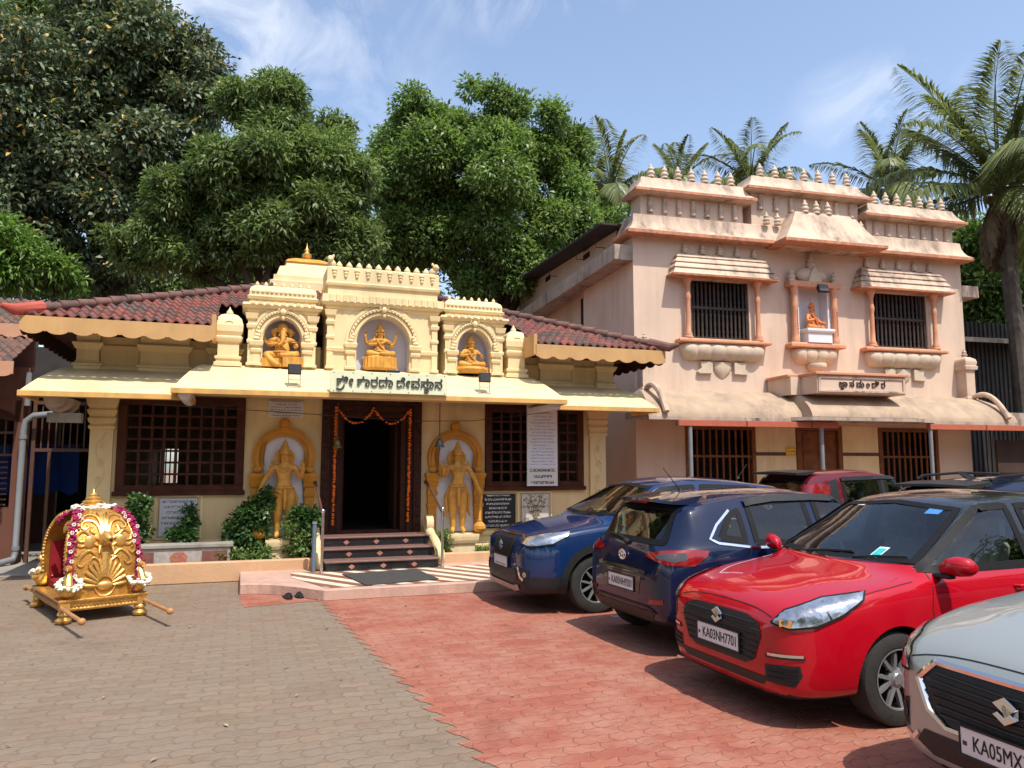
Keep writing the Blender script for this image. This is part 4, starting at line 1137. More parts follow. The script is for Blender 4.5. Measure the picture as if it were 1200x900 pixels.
m = MB(); m.lathe([(.034, .70), (.04, .705), (.04, .735), (.0, .74)], (0, 0, 0), 10); m.build('cap', 'pipe', o)
# door mat and slippers
m = MB(); m.prism([(-.72, -1.72), (.42, -1.52), (.50, -2.62), (-.55, -2.86)], .150, .162, 'z')
o = m.build('door_mat', mat('dark_ribbed_mat', (.055, .052, .05), .95, .3, 30, 1., 120), None, bevel=.003); place(o, FO, FR); tag(o, 'dark grey rectangular mat on the striped landing', 'mat')
sl = thing('slippers', 'pair of black strap slippers left on the red paving', 'slippers', TF.at(-1.46, 2.62, .004), FR + .25)
for x in (-.075, .075):
    m = MB()
    m.loft([[(x + sx * w * a, y, z) for (a, z) in ((-1, .002), (1, .002), (1, .024), (-1, .024))] for sx in (1,) for y, w in ((-.13, .02), (-.11, .038), (-.03, .045), (.04, .036), (.10, .036), (.13, .018))])
    s1 = m.build('slipper', 'black', sl, smooth=True)
    m = MB(); m.tube([(x - .046, -.035, .02), (x - .03, -.04, .058), (x, -.042, .07), (x + .03, -.04, .058), (x + .046, -.035, .02)], .014, 6); m.tube([(x - .046, -.07, .02), (x, -.075, .062), (x + .046, -.07, .02)], .012, 6)
    m.build('strap', 'black', s1, smooth=True)
# granite bench under the left window
b = thing('stone_bench', 'grey stone bench block with dark red tile panels under the left window', 'bench', TF.at(-3.05, .52, .2), FR)
m = MB(); m.box(-.72, .78, -.14, .12, 0, .30); m.build('block', 'stonebench', b, bevel=.01)
m = MB(); m.box(-.76, .82, -.17, .14, .30, .36); m.build('seat_slab', 'concrete', b, bevel=.01)
for a, c in ((-.66, -.28), (.38, .74)):
    m = MB(); m.box(a, c, -.148, -.139, .06, .25); m.build('tile_panel', 'benchred', b)
m = MB(); m.prism([(-.04, .10), (.06, .06), (.16, .10), (.18, .18), (.12, .24), (.0, .24), (-.06, .18)], -.148, -.139, 'y'); m.build('faded_emblem', mat('faded_red', (.34, .12, .08), .7, .3, 25), b)
# downpipe at the left corner
o = thing('downpipe', 'grey plastic downpipe with bent top at the left corner of the temple', 'pipe', (-8.72, 13.72, 0), FR)
m = MB(); m.tube([(.45, 0, 2.66), (.14, 0, 2.62), (.03, 0, 2.52), (0, 0, 2.35), (0, 0, .2), (-.02, -.06, .1), (-.18, -.3, .06)], .055, 12); m.build('tube', 'pipe', o, smooth=True)
m = MB()
for z in (.25, 2.2): m.lathe([(.055, 0), (.066, .0), (.066, .07), (.055, .07)], (0, 0, z), 12)
m.build('collar', 'pipe', o, smooth=True)
# ------------------------------------------------------------------ the two-storey hall (x = u, y = -v)
HO = tuple(BF.o); HR = BF.r
hall = thing('hall_building', 'peach two storey hall with bracketed windows and spired parapet', 'building', HO, HR)
def hp(m, name, mt, **k): return m.build(name, mt, k.pop('parent', hall), **k)
HW, HD = 9.15, 12.3
m = MB()
# front wall with openings
for a, b, z0, z1 in ((0, 1.22, 0, 2.9), (1.22, 2.95, 0, .9), (2.95, 4.08, 0, 2.9), (5.30, 6.38, 0, 2.9), (6.38, 8.10, 0, .9), (8.10, HW, 0, 2.9),
                     (1.22, 2.95, 2.62, 2.9), (4.08, 5.30, 2.62, 2.9), (6.38, 8.10, 2.62, 2.9), (0, HW, 2.9, 4.62),
                     (0, 1.42, 4.62, 6.08), (2.93, 4.20, 4.62, 6.08), (5.06, 6.34, 4.62, 6.08), (8.01, HW, 4.62, 6.08), (0, HW, 6.08, 7.0)):
    m.box(a, b, 0, .25, z0, z1)
m.box(HW - .25, HW, .25, HD, 0, 7.0); m.box(0, HW, HD - .25, HD, 0, 7.6)
# left side: a storey set back under a ledge
m.box(0, .25, .25, .95, 0, 7.05); m.box(0, .25, .95, HD - .25, 0, 5.35)
m.box(0, .25, .95, 3.2, 5.35, 7.4); m.box(.25, .5, 3.2, HD - .25, 5.35, 6.5); m.box(0, .25, 3.2, HD - .25, 6.5, 7.85)
hp(m, 'wall', 'peach')
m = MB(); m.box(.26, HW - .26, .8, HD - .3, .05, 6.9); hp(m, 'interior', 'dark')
m = MB(); m.box(.2, .27, 3.45, 3.95, 5.43, 6.3); w = hp(m, 'side_window', 'wood2')
m = MB(); m.box(.19, .2, 3.5, 3.68, 5.5, 5.85); m.box(.19, .2, 3.72, 3.9, 5.5, 5.85); m.box(.19, .2, 3.5, 3.68, 5.9, 6.24); m.box(.19, .2, 3.72, 3.9, 5.9, 6.24); hp(m, 'pane', 'dark', parent=w)
for y in (2.7, 6.0, 9.0):
    m = MB(); m.box(-.02, .0, y, y + .45, 7.02 + .055 * y, 7.16 + .055 * y); hp(m, 'vent', 'dark')
# side ledge (chajja) and front return
m = MB(); m.box(-.45, 0, .55, HD, 6.35, 6.7); m.box(-.45, .0, -.002, .55, 6.35, 6.7); hp(m, 'side_ledge', 'oldplaster', bevel=.01)
m = MB(); m.box(HW, HW + .55, -.002, .7, 6.05, 6.35); hp(m, 'side_ledge', 'peach_stained', bevel=.01)
# sloping sheet roof on the left side
m = MB(); n = 60
for k in range(n):
    y0 = .5 + (HD - .3) * k / n; y1 = y0 + (HD - .3) / n + .02; za = 7.28 + .052 * y0
    m.box(-.55, 3.0, y0, y1, za, za + .05 + .03 * (k % 2))
hp(m, 'sheet_roof', 'shed')
for y in (1.5, 2.9, 5.2, 7.5, 9.8):
    m = MB(); m.tube([(-.3, y, 7.22 + .05 * y), (-.3, y, 6.98 + .05 * y), (-.05, y, 6.98 + .05 * y)], .012, 5); hp(m, 'eave_hook', 'iron')
# curved parapets
def parapet(u0, u1, yf, yb, prof, lipz, name='parapet', mt='peach_stained'):
    m = MB(); m.ringmould(u0, u1, yf, yb, prof); p = hp(m, name, mt, smooth=True, ang=30); return p
# eave band
eprof = [(6.90, -.02), (6.92, .34), (7.0, .34), (7.015, .31), (7.06, .25), (7.14, .20), (7.25, .16), (7.40, .14), (7.42, .10), (7.44, .0)]
pz = parapet(.10, 8.90, -.0, .6, eprof, 0)
m = MB(); m.ringmould(.10, 8.90, 0, .6, [(6.905, .345), (6.915, .355), (6.985, .355), (6.995, .345)]); hp(m, 'worn_edge', 'orange_lip', parent=pz)
def spire(m, x, y, z, h):
    m.lathe([(.28 * h, 0), (.30 * h, .06 * h), (.20 * h, .16 * h), (.28 * h, .26 * h), (.29 * h, .36 * h), (.16 * h, .48 * h), (.22 * h, .56 * h), (.2 * h, .66 * h), (.10 * h, .78 * h), (.12 * h, .84 * h), (.03 * h, .97 * h), (0, h)], (x, y, z), 10)
def crest(u0, u1, zb, zl, zt, ns, dz=0.):
    """upper block: wall, flared cap with worn lip, row of spires"""
    m = MB(); m.box(u0 + .22, u1 - .22, -.02, .5, zb, zl + .02); w = hp(m, 'parapet_block', 'peach')
    m = MB(); m.ringmould(u0 + .28, u1 - .28, -.02, .55, [(zl, .0), (zl + .01, .28), (zl + .09, .28), (zl + .1, .25), (zl + .16, .19), (zl + .24, .13), (zl + .34, .08), (zl + .42, .05), (zl + .44, .0), (zl + .445, -.08)])
    c = hp(m, 'parapet_cap', 'peach_stained', parent=w, smooth=True, ang=30)
    m = MB(); m.ringmould(u0 + .28, u1 - .28, -.02, .55, [(zl + .012, .285), (zl + .02, .295), (zl + .075, .295), (zl + .085, .285)]); hp(m, 'worn_edge', 'orange_lip', parent=w)
    m = MB()
    for k in range(ns): spire(m, u0 + .5 + (u1 - u0 - 1.0) * k / (ns - 1), .0, zl + .44, .34)
    hp(m, 'spire_finials', 'corbel', parent=w, smooth=True, ang=60)
    m = MB(); nn = 7
    for k in range(nn):
        x = u0 + .45 + (u1 - u0 - .9) * k / (nn - 1)
        m.lathe([(.07, 0), (.075, .04), (.05, .10), (.065, .16), (.065, .22), (.045, .28), (.06, .34)], (x, -.05, zl - .40), 8)
    hp(m, 'baluster_relief', 'peach_stained', parent=w, smooth=True)
m = MB(); m.box(.35, 8.8, .3, .52, 7.40, 8.0); hp(m, 'parapet_backing', 'peach')
crest(-.02, 3.05, 7.42, 7.90, 8.3, 7)
crest(2.85, 6.30, 7.42, 8.22, 8.6, 7)
crest(6.10, 9.16, 7.42, 7.84, 8.2, 7)
# middle bay of the eave: trapezoid hood with three spires
m = MB(); m.ringmould(3.72, 5.98, .0, .5, [(6.86, .0), (6.87, .80), (6.95, .80), (6.97, .76), (7.2, .62), (7.50, .48), (7.66, .42), (7.67, .36), (7.76, .32), (7.77, .22)])
# narrow it to a hood with slanting ends
o = hp(m, 'middle_hood', 'peach_stained', smooth=True, ang=30)
for v in o.data.vertices:
    k = .35 * max(0, (v.co.z - 6.95) / .8); v.co.x += k * (4.8 - v.co.x) * .55 + (4.8 - v.co.x) * .28 * (1 if v.co.z > 6.8 else 0)
m = MB(); m.ringmould(3.72, 5.98, .0, .5, [(6.865, .805), (6.875, .815), (6.94, .815), (6.95, .805)])
e = hp(m, 'worn_edge', 'orange_lip', parent=o)
for v in e.data.vertices: v.co.x += (4.8 - v.co.x) * .28
m = MB()
for x in (4.36, 4.68, 5.0): spire(m, x, -.28, 7.75, .34)
hp(m, 'spire_finials', 'corbel', parent=o, smooth=True, ang=60)
m = MB()
for x in (3.35, 3.65, 5.75, 6.0): spire(m, x, -.2, 7.42, .30)
hp(m, 'small_spires', 'corbel', smooth=True, ang=60)

def fluted(a, b, d, npet):
    """lotus corbel: upright petals swelling out under a sill"""
    m = MB(); rings = []; n = npet * 10
    for z, p, q in ((4.50, -.045, .2), (4.47, -.015, .7), (4.40, .0, 1), (4.31, -.01, 1), (4.23, -.045, 1), (4.17, -.09, .8), (4.13, -.14, .4), (4.12, -.17, .0)):
        ring = []
        for k in range(n + 1):
            t = k / n; fl = abs(math.sin(PI * npet * t)) ** .55
            edge = min(1, min(t, 1 - t) * npet * 1.2); edge = math.sqrt(1 - (1 - edge) ** 2)
            ring.append((a - p + (b - a + 2 * p) * t, -(d + p) * (.45 + .55 * edge) - .034 * q * fl, z + .018 * q * (1 - fl) * (1 if z < 4.3 else 0)))
        rings.append(ring + [(b + p, 0, z), (a - p, 0, z)])
    return m.loft(rings)
def balcony_window(u0, u1, wide):
    cu = (u0 + u1) / 2
    # wooden baluster grille
    m = MB()
    for a, b, c, d in ((u0, u1, 6.02, 6.08), (u0, u1, 4.62, 4.68), (u0, u0 + .06, 4.68, 6.02), (u1 - .06, u1, 4.68, 6.02)): m.box(a, b, .03, .12, c, d)
    m.box(u0 + .06, u1 - .06, .04, .10, 5.34, 5.40)
    w = hp(m, 'window', 'greywood', bevel=.006)
    n = 13; m = MB()
    for k in range(n):
        x = u0 + .11 + (u1 - u0 - .22) * k / (n - 1)
        for z0, z1 in ((4.68, 5.34), (5.40, 6.02)):
            L = z1 - z0
            m.lathe([(.03, 0), (.03, .06), (.022, .09), (.034, .14), (.024, .2), (.03, L * .5), (.026, L - .16), (.036, L - .12), (.022, L - .07), (.03, L - .04), (.03, L)], (x, .075, z0), 7)
    hp(m, 'balusters', 'greywood', parent=w, smooth=True)
    # hood
    a, b = u0 - .30, u1 + .02
    a, b = cu - .97 * wide, cu + .97 * wide
    m = MB(); m.ringmould(a, b, -.12, .0, [(6.0, -.2), (6.01, .24), (6.06, .25), (6.09, .22), (6.2, .16), (6.21, .19), (6.24, .18), (6.34, .10), (6.35, .13), (6.38, .12), (6.48, .03), (6.49, .06), (6.53, .04), (6.60, -.06)])
    h = hp(m, 'window_hood', 'peach_stained')
    m = MB(); m.ringmould(a, b, -.12, .0, [(6.005, .243), (6.012, .253), (6.052, .258), (6.06, .25)]); hp(m, 'worn_edge', 'orange_lip', parent=h)
    m = MB()
    for k in range(5): spire(m, a + .2 + (b - a - .4) * k / 4, -.05, 6.60, .26)
    hp(m, 'spire_finials', 'corbel', parent=h, smooth=True)
    # sill and lotus corbel
    m = MB(); m.ringmould(a - .02, b + .02, -.20, -.0, [(4.50, .02), (4.52, .05), (4.57, .05), (4.60, .02)]); s = hp(m, 'window_sill', 'orange', bevel=.006)
    m = fluted(a + .04, b - .04, .20, 6); c = hp(m, 'lotus_corbel', 'corbel', parent=s, smooth=True, ang=60)
    m = MB()
    m.loft([[(cu + r * math.cos(t) , -.01 - .35 * r * math.sin(t), z) for t in [PI * q / 10 for q in range(11)]] for r, z in ((.22, 4.09), (.24, 3.98), (.20, 3.88), (.12, 3.80), (.02, 3.72))], True, True)
    for q in (-1, 1):
        m.prism([(cu + q * .28, 4.09), (cu + q * .58, 4.09), (cu + q * .56, 3.95), (cu + q * .66, 3.86), (cu + q * .60, 3.82), (cu + q * .28, 3.83)], -.09, .0, 'y')
    hp(m, 'corbel_drop', 'corbel', parent=s, smooth=True, ang=50)
    # columns
    for q in (-1, 1):
        x = cu + q * (.79 * wide)
        m = MB()
        m.lathe([(.11, 4.60), (.11, 4.64), (.085, 4.66), (.09, 4.70), (.06, 4.76), (.054, 5.0), (.052, 5.45), (.06, 5.5), (.07, 5.55), (.06, 5.62), (.052, 5.66), (.05, 5.80), (.065, 5.84), (.065, 5.87), (.08, 5.90), (.11, 5.95), (.12, 6.01)], (x, -.14, 0), 12)
        hp(m, 'window_column', 'orange', parent=w, smooth=True, ang=40)
balcony_window(1.42, 2.93, 1.14)
balcony_window(6.34, 8.01, 1.18)

# niche with seated figure
m = MB()
m.box(4.20, 5.06, .23, .3, 4.62, 6.08); m.box(4.14, 4.23, -.08, .23, 4.62, 6.05); m.box(5.03, 5.12, -.08, .23, 4.62, 6.05)
n0 = hp(m, 'niche_lining', 'white')
m = MB(); cu = 4.62
m.box(cu - .72, cu + .72, -.24, .0, 5.97, 6.10)
for q in (-.55, .55):
    m.lathe([(.10, 4.62), (.10, 4.70), (.085, 4.74), (.075, 4.8), (.07, 5.4), (.08, 5.46), (.09, 5.52), (.07, 5.6), (.085, 5.72), (.07, 5.8), (.09, 5.92), (.1, 5.97)], (cu + q, -.14, 0), 10)
    for k in range(12): m.ball((cu + q + .03, -.21, 4.85 + k * .05), .022, 6, 4)
m.ringmould(cu - .70, cu + .70, -.22, .0, [(4.50, .02), (4.52, .05), (4.58, .05), (4.62, .02)])
f = hp(m, 'niche_frame', 'orange', smooth=True, ang=35)
m = fluted(cu - .60, cu + .60, .20, 4)
m.lathe([(.22, 4.14), (.24, 4.08), (.2, 4.0), (.0, 3.9)], (cu + .02, -.1, 0), 12)
hp(m, 'niche_corbel', 'corbel', parent=f, smooth=True, ang=50)
m = MB()
m.ball((cu, -.06, 6.28), (.42, .13, .2), 14, 8); spire(m, cu, -.06, 6.42, .42); spire(m, cu - .60, -.13, 6.10, .34); spire(m, cu + .60, -.13, 6.10, .34)
m.prism([(cu - .18, 6.10), (cu + .18, 6.10), (cu + .1, 6.34), (cu, 6.48), (cu - .1, 6.34)], -.22, -.15, 'y')
hp(m, 'niche_crown', 'corbel', parent=f, smooth=True)

# lower verandah: rough plaster canopy with a projecting middle bay and sign parapet
def vault(u0, u1, vf, zl, zt, vb, mt='peach_canopy', ends=.25):
    m = MB(); n = 9; rings = []
    for k in range(n + 1):
        t = k / n; v = vf + (vb - vf) * (1 - math.cos(t * PI / 2)) if True else 0
        v = vf - (vf - vb) * (1 - math.cos(t * PI / 2)); z = zl + (zt - zl) * (.55 * math.sin(t * PI / 2) + .45 * (1 - math.cos(t * PI / 2)))
        e = ends * (1 - math.cos(t * PI / 2)) / 1.0
        rings.append([(u0 + e, -v, z), (u1 - e, -v, z), (u1 - e, .0, z), (u0 + e, .0, z)])
    m.loft(rings); return m
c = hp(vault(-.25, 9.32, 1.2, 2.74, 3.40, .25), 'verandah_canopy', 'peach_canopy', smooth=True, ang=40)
m = MB(); m.box(-.25, 9.32, -1.21, -1.1, 2.68, 2.745); hp(m, 'worn_edge', 'oldplaster', parent=c)
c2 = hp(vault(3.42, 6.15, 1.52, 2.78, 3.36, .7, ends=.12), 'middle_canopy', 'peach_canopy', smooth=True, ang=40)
m = MB(); m.prism([(3.1, -1.21), (3.42, -1.53), (6.15, -1.53), (6.9, -1.21)], 2.70, 2.775, 'z'); hp(m, 'worn_edge', 'oldplaster', parent=c2)
m = MB(); m.box(3.62, 5.92, -1.45, -.9, 3.30, 3.70); m.box(3.35, 6.0, -.9, -.02, 3.30, 3.70)
sgn = hp(m, 'sign_parapet', 'peach')
m = MB(); m.box(3.56, 5.98, -1.51, -.88, 3.70, 3.76); m.box(3.29, 6.06, -.88, -.02, 3.70, 3.76); hp(m, 'coping', 'orange', parent=sgn, bevel=.01)
m = MB(); m.box(3.64, 5.90, -1.475, -1.45, 3.33, 3.37); m.box(3.64, 5.90, -1.475, -1.45, 3.63, 3.67); m.box(3.64, 3.70, -1.475, -1.45, 3.37, 3.63); m.box(5.84, 5.90, -1.475, -1.45, 3.37, 3.63)
hp(m, 'sign_border', 'peach_stained', parent=sgn)
K2 = [('ಞ', .20, -.42, .55, 0), ('ಜಾ', 0, 0, 1, None), ('ನ', 0, 0, 1, None), ('ಮ', 0, 0, 1, None), ('ಂ', 0, 0, 1, None), ('ದಿ', 0, 0, 1, None), ('ರ', 0, 0, 1, None)]
letters(K2, 'lettering', mat('brown_letters', (.045, .018, .012), .4), hall, -1.452, 4.17, 3.45, 1.2, .02, gap=.32).parent = sgn
# end posts and scroll brackets of the canopy
for x, s in ((.18, -1), (8.95, 1)):
    m = MB(); m.ringmould(x - .13, x + .13, -.30, -.0, [(3.3, .03), (3.42, .03), (3.44, 0), (4.1, 0), (4.12, .05), (4.2, .06), (4.22, .03), (4.30, .05), (4.38, .03), (4.44, -.05)])
    spire(m, x, -.15, 4.42, .26)
    p = hp(m, 'canopy_post', 'peach_stained', smooth=True, ang=40)
    m = MB(); pts = [(x + s * .05, -.3 - .95 * t, 3.42 + .12 * math.sin(PI * t * .9) - .62 * t ** 2.2) for t in [q / 10 for q in range(11)]]
    m.tube(pts, .065, 8); hp(m, 'scroll_bracket', 'peach_stained', parent=p, smooth=True)
# ground floor openings
def slat_window(u0, u1, z0, z1):
    m = MB(); fw = .09
    for a, b, c_, d in ((u0, u1, z1 - fw, z1), (u0, u1, z0, z0 + fw), (u0, u0 + fw, z0 + fw, z1 - fw), (u1 - fw, u1, z0 + fw, z1 - fw)): m.box(a, b, -.03, .1, c_, d)
    w = hp(m, 'window', 'teak', bevel=.006)
    m = MB(); n = 10
    for k in range(n):
        x = u0 + fw + .06 + (u1 - u0 - 2 * fw - .12) * k / (n - 1); m.lathe([(.026, z0 + fw), (.03, z0 + .2), (.02, z0 + .4), (.028, (z0 + z1) / 2), (.02, z1 - .4), (.03, z1 - .2), (.026, z1 - fw)], (x, .05, 0), 7)
    m.box(u0 + fw, u1 - fw, .02, .08, z0 + (z1 - z0) * .58, z0 + (z1 - z0) * .58 + .05)
    hp(m, 'balusters', 'teak', parent=w, smooth=True, ang=40)
slat_window(1.20, 2.98, .92, 2.64); slat_window(6.36, 8.12, .92, 2.64)
m = MB()
for a, b, c_, d in ((4.06, 5.32, 2.56, 2.66), (4.06, 4.18, 0, 2.56), (5.20, 5.32, 0, 2.56)): m.box(a, b, -.04, .12, c_, d)
dr = hp(m, 'door', 'teak', bevel=.006)
for x0, x1 in ((4.18, 4.69), (4.69, 5.20)):
    m = MB(); m.box(x0 + .004, x1 - .004, .03, .07, 0, 2.55)
    for z0, z1 in ((.15, .75), (.9, 1.5), (1.65, 2.05), (2.15, 2.48)): m.ringmould(x0 + .09, x1 - .09, .01, .03, [(z0, 0), (z1, 0)])
    hp(m, 'door_panel', 'teak', parent=dr, bevel=.008)
m = MB(); m.box(2.99, 4.05, -.012, 0, 0, 1.96); m.box(5.33, 6.35, -.012, 0, 0, 1.96); m.box(2.99, 4.05, -.012, 0, 2.04, 2.67); m.box(5.33, 6.35, -.012, 0, 2.04, 2.67); hp(m, 'cream_wall_panel', 'cream_light')
m = MB(); m.box(2.99, 4.05, -.02, 0, 1.96, 2.04); m.box(5.33, 6.35, -.02, 0, 1.96, 2.04); hp(m, 'dado_band', 'iron')
m = MB(); m.box(-.05, HW + .05, -1.25, 0, 0, .15); hp(m, 'verandah_floor', 'concrete')
m = MB(); m.box(HW + .02, HW + 2.3, -1.0, .2, 2.85, 3.0); m.box(HW + .02, HW + 2.3, -1.02, -.9, 2.6, 2.85); hp(m, 'side_lean_to', 'oldplaster')

# things on the hall
o = thing('yellow_notice', 'small yellow notice with red writing left of the hall door', 'sign', BF.at(3.90, .03, 1.95), HR)
m = MB(); m.box(-.13, .13, 0, .012, 0, .21); m.build('panel', 'yellow', o)
m = MB(); m.box(-.115, .115, -.004, -.001, .02, .19); m.build('writing', textmat('yellow_notice_face', (.72, .46, .03), (.35, .05, .02), 14, 40), o)
def gutter(label, u0, u1, posts):
    g = thing('awning_gutter', label, 'gutter', BF.at(u0, 1.22, 0), HR, 'rust red awning beams on posts')
    m = MB(); L = u1 - u0
    m.box(0, L, -.06, .04, 2.55, 2.67); m.build('beam', 'gutter', g, bevel=.006)
    m = MB()
    for k in range(int(L / 1.6) + 1): m.box(min(L - .03, 1.6 * k), min(L, 1.6 * k + .03), -.064, -.06, 2.548, 2.672)
    m.build('joint', 'iron', g)
    for p in posts:
        m = MB(); m.tube([(p - u0, 0, 0), (p - u0, 0, 2.55)], .045, 10); m.build('post', 'pipe', g, smooth=True)
gutter('rust red awning beam on grey posts along the left of the hall front', .36, 4.25, (.67, 3.85))
gutter('rust red awning beam on a grey post along the right of the hall front', 6.68, 11.5, (6.75, 10.3))
f = thing('floodlight', 'black floodlight bracketed over the niche figure of the hall', 'floodlight', BF.at(4.78, .32, 5.86), HR, None)
m = MB(); m.prism([(-.02, 0), (.06, -.03), (.14, .14), (.05, .18)], -.14, .14, 'x'); m.build('lamp_housing', 'black', f, bevel=.01)
m = MB(); m.prism([(-.024, .006), (-.02, .0), (.045, .172), (.04, .176)], -.12, .12, 'x'); m.build('lamp_glass', 'glassdark', f)
m = MB(); m.tube([(0, .06, .1), (0, .09, .17)], .012, 6); m.build('bracket', 'black', f)
# seated figure on a white block
t = thing('seated_statue', 'terracotta coloured seated sage statue on a white block in the hall niche', 'statue', BF.at(4.64, -.02, 4.96), HR + .3)
s = .84
def P(x, y, z, r): return (x * s, y * s, z * s, r * s)
J = {'pelvis': P(0, 0, .08, .15), 'waist': P(0, 0, .2, .12), 'chest': P(0, -.01, .38, .14), 'neck': P(0, -.02, .50, .055), 'head': P(0, -.03, .60, .09), 'crown': P(0, -.02, .68, .07),
     'hipl': P(-.1, -.02, .07, .1), 'kl': P(-.32, -.16, .07, .08), 'al': P(-.02, -.24, .05, .055), 'hipr': P(.1, -.02, .07, .1), 'kr': P(.32, -.16, .07, .08), 'ar': P(.06, -.26, .06, .055),
     'sl': P(-.17, 0, .42, .06), 'el': P(-.25, -.06, .24, .05), 'wl': P(-.08, -.18, .30, .038), 'sr': P(.17, 0, .42, .06), 'er': P(.26, -.07, .25, .05), 'wr': P(.26, -.22, .20, .038), 'hr': P(.27, -.27, .21, .038)}
E_ = [('pelvis', 'waist'), ('waist', 'chest'), ('chest', 'neck'), ('neck', 'head'), ('head', 'crown'), ('pelvis', 'hipl'), ('hipl', 'kl'), ('kl', 'al'), ('pelvis', 'hipr'), ('hipr', 'kr'), ('kr', 'ar'), ('chest', 'sl'), ('sl', 'el'), ('el', 'wl'), ('chest', 'sr'), ('sr', 'er'), ('er', 'wr'), ('wr', 'hr')]
link('body', grow(J, E_), 'statue_orange', t, True, 180)
m = MB(); face_bits(m, (0, -.03 * s, .60 * s), .09 * s); fingers(m, (-.05 * s, -.2 * s, .31 * s), (1, -.2, .3), (0, 0, 1), .7); fingers(m, (.27 * s, -.28 * s, .21 * s), (0, -1, .1), (1, 0, 0), .7)
m.build('face_and_hands', 'statue_orange', t, smooth=True)
m = MB(); m.lathe([(.1 * s, .66 * s), (.105 * s, .69 * s), (.08 * s, .73 * s), (.05 * s, .75 * s), (.06 * s, .78 * s), (.0, .83 * s)], (0, -.01, 0), 10)
m.tube([(-.1 * s, -.10 * s, .47 * s), (0, -.14 * s, .32 * s), (.13 * s, -.12 * s, .15 * s)], .03 * s, 6); m.tube([(.0, .02, .8 * s), (.01, .02, .95 * s)], .008, 5)
m.build('headdress_and_sash', 'statue_orange', t, smooth=True)
p = tag(MB().box(-.30, .36, -.26, .22, 0, .26).ringmould(-.33, .39, -.29, .22, [(.24, .0), (.28, .02), (.33, .02), (.335, 0)]).build('statue_block', 'white', None, bevel=.008), 'white painted block under the seated sage in the hall niche', 'pedestal')
place(p, BF.at(4.62, .02, 4.62), HR)
# ------------------------------------------------------------------ brown side building at the left, dark passage
LF = Frame(-8.75, 13.9, 19.3)
lb = thing('side_building', 'brown side building with two clay tiled roofs and a barred window', 'building', tuple(LF.o), LF.r)
def lp(m, name, mt, **k): return m.build(name, mt, k.pop('parent', lb), **k)
# u from -4 to 0 is this building, 0 to 2.0 the passage before the temple corner
m = MB(); m.box(-4, -.02, .0, .2, 0, .95); m.box(-4, -.02, 0, .2, 2.75, 3.5); m.box(-.22, -.02, -.02, .18, 0, 3.5); m.box(-4, -.3, 4, 4.2, 0, 3.5)
lp(m, 'wall', 'brownwall')
m = MB()
for k in range(24): m.box(-3.9 + .16 * k, -3.88 + .16 * k, .08, .1, 1.9, 2.75)
for z in (1.9, 2.3, .95): m.box(-4, -.2, .07, .11, z, z + .04)
for k in range(9): m.box(-4, -.3, .08, .1, 1.02 + .095 * k, 1.045 + .095 * k)
lp(m, 'window_grille', 'iron')
m = MB(); m.prism([(-2.2, 2.5)] + arc(-1.1, 2.5, -1.0, .32, 0, 180, 14) + [(0, 2.5), (0, 2.9), (-2.2, 2.9)], -.02, .03, 'y'); lp(m, 'arched_board', 'brownwall')
def tiled(u0, u1, y0, z0, depth, slope, name, par=None):
    bmv = MB(); bm = bmv.bm; step = .25
    for r in range(int(depth / step)):
        d0 = r * step; d1 = d0 + step + .02; n = int((u1 - u0) / .024); A = []; Bv = []; F = []
        for k in range(n + 1):
            u = u0 + (u1 - u0) * k / n; w = .028 * math.sin(2 * PI * u / .145)
            A.append(bm.verts.new((u, y0 + d0, z0 + d0 * slope + .05 + w))); Bv.append(bm.verts.new((u, y0 + d1, z0 + d1 * slope + .02 + w))); F.append(bm.verts.new((u, y0 + d0, z0 + d0 * slope + .015 + w)))
        for k in range(n): bm.faces.new((A[k], A[k + 1], Bv[k + 1], Bv[k])); bm.faces.new((F[k], F[k + 1], A[k + 1], A[k]))
    return lp(bmv, name, 'tile_old', smooth=True, ang=40)
r1 = tiled(-4.5, .02, -1.35, 3.42, 1.8, .42, 'lower_roof')
m = scallop('x', -4.5, .04, 'fascia', None); o = lp(m, 'eave_board', mat('faded_pink_board', (.50, .26, .16), .6, .12, 3), parent=r1); o.location = (0, -1.36, 3.31)
r2 = tiled(-4.5, .08, .1, 4.28, 2.2, .42, 'upper_roof')
m = scallop('x', -4.5, .10, 'fascia', None); o = lp(m, 'eave_board', mat('faded_pink_board_upper', (.50, .26, .16), .6, .12, 3), parent=r2); o.location = (0, .09, 4.17)
m = MB()
for k in range(7): m.ball((.05, .3 + .02 * k, 4.42 + .055 * k), (.10 - .011 * k, .05, .06), 8, 5)
lp(m, 'ridge_ornament', 'ridge', parent=r2, smooth=True)
m = MB(); m.box(-4.3, -.05, .25, .4, 3.5, 4.3); lp(m, 'clerestory_wall', 'brownwall')
m = MB(); m.tube([(-.02, -.1, 3.4), (-.02, -.1, 2.8)], .05, 10); lp(m, 'rain_pipe', 'pipe', smooth=True)
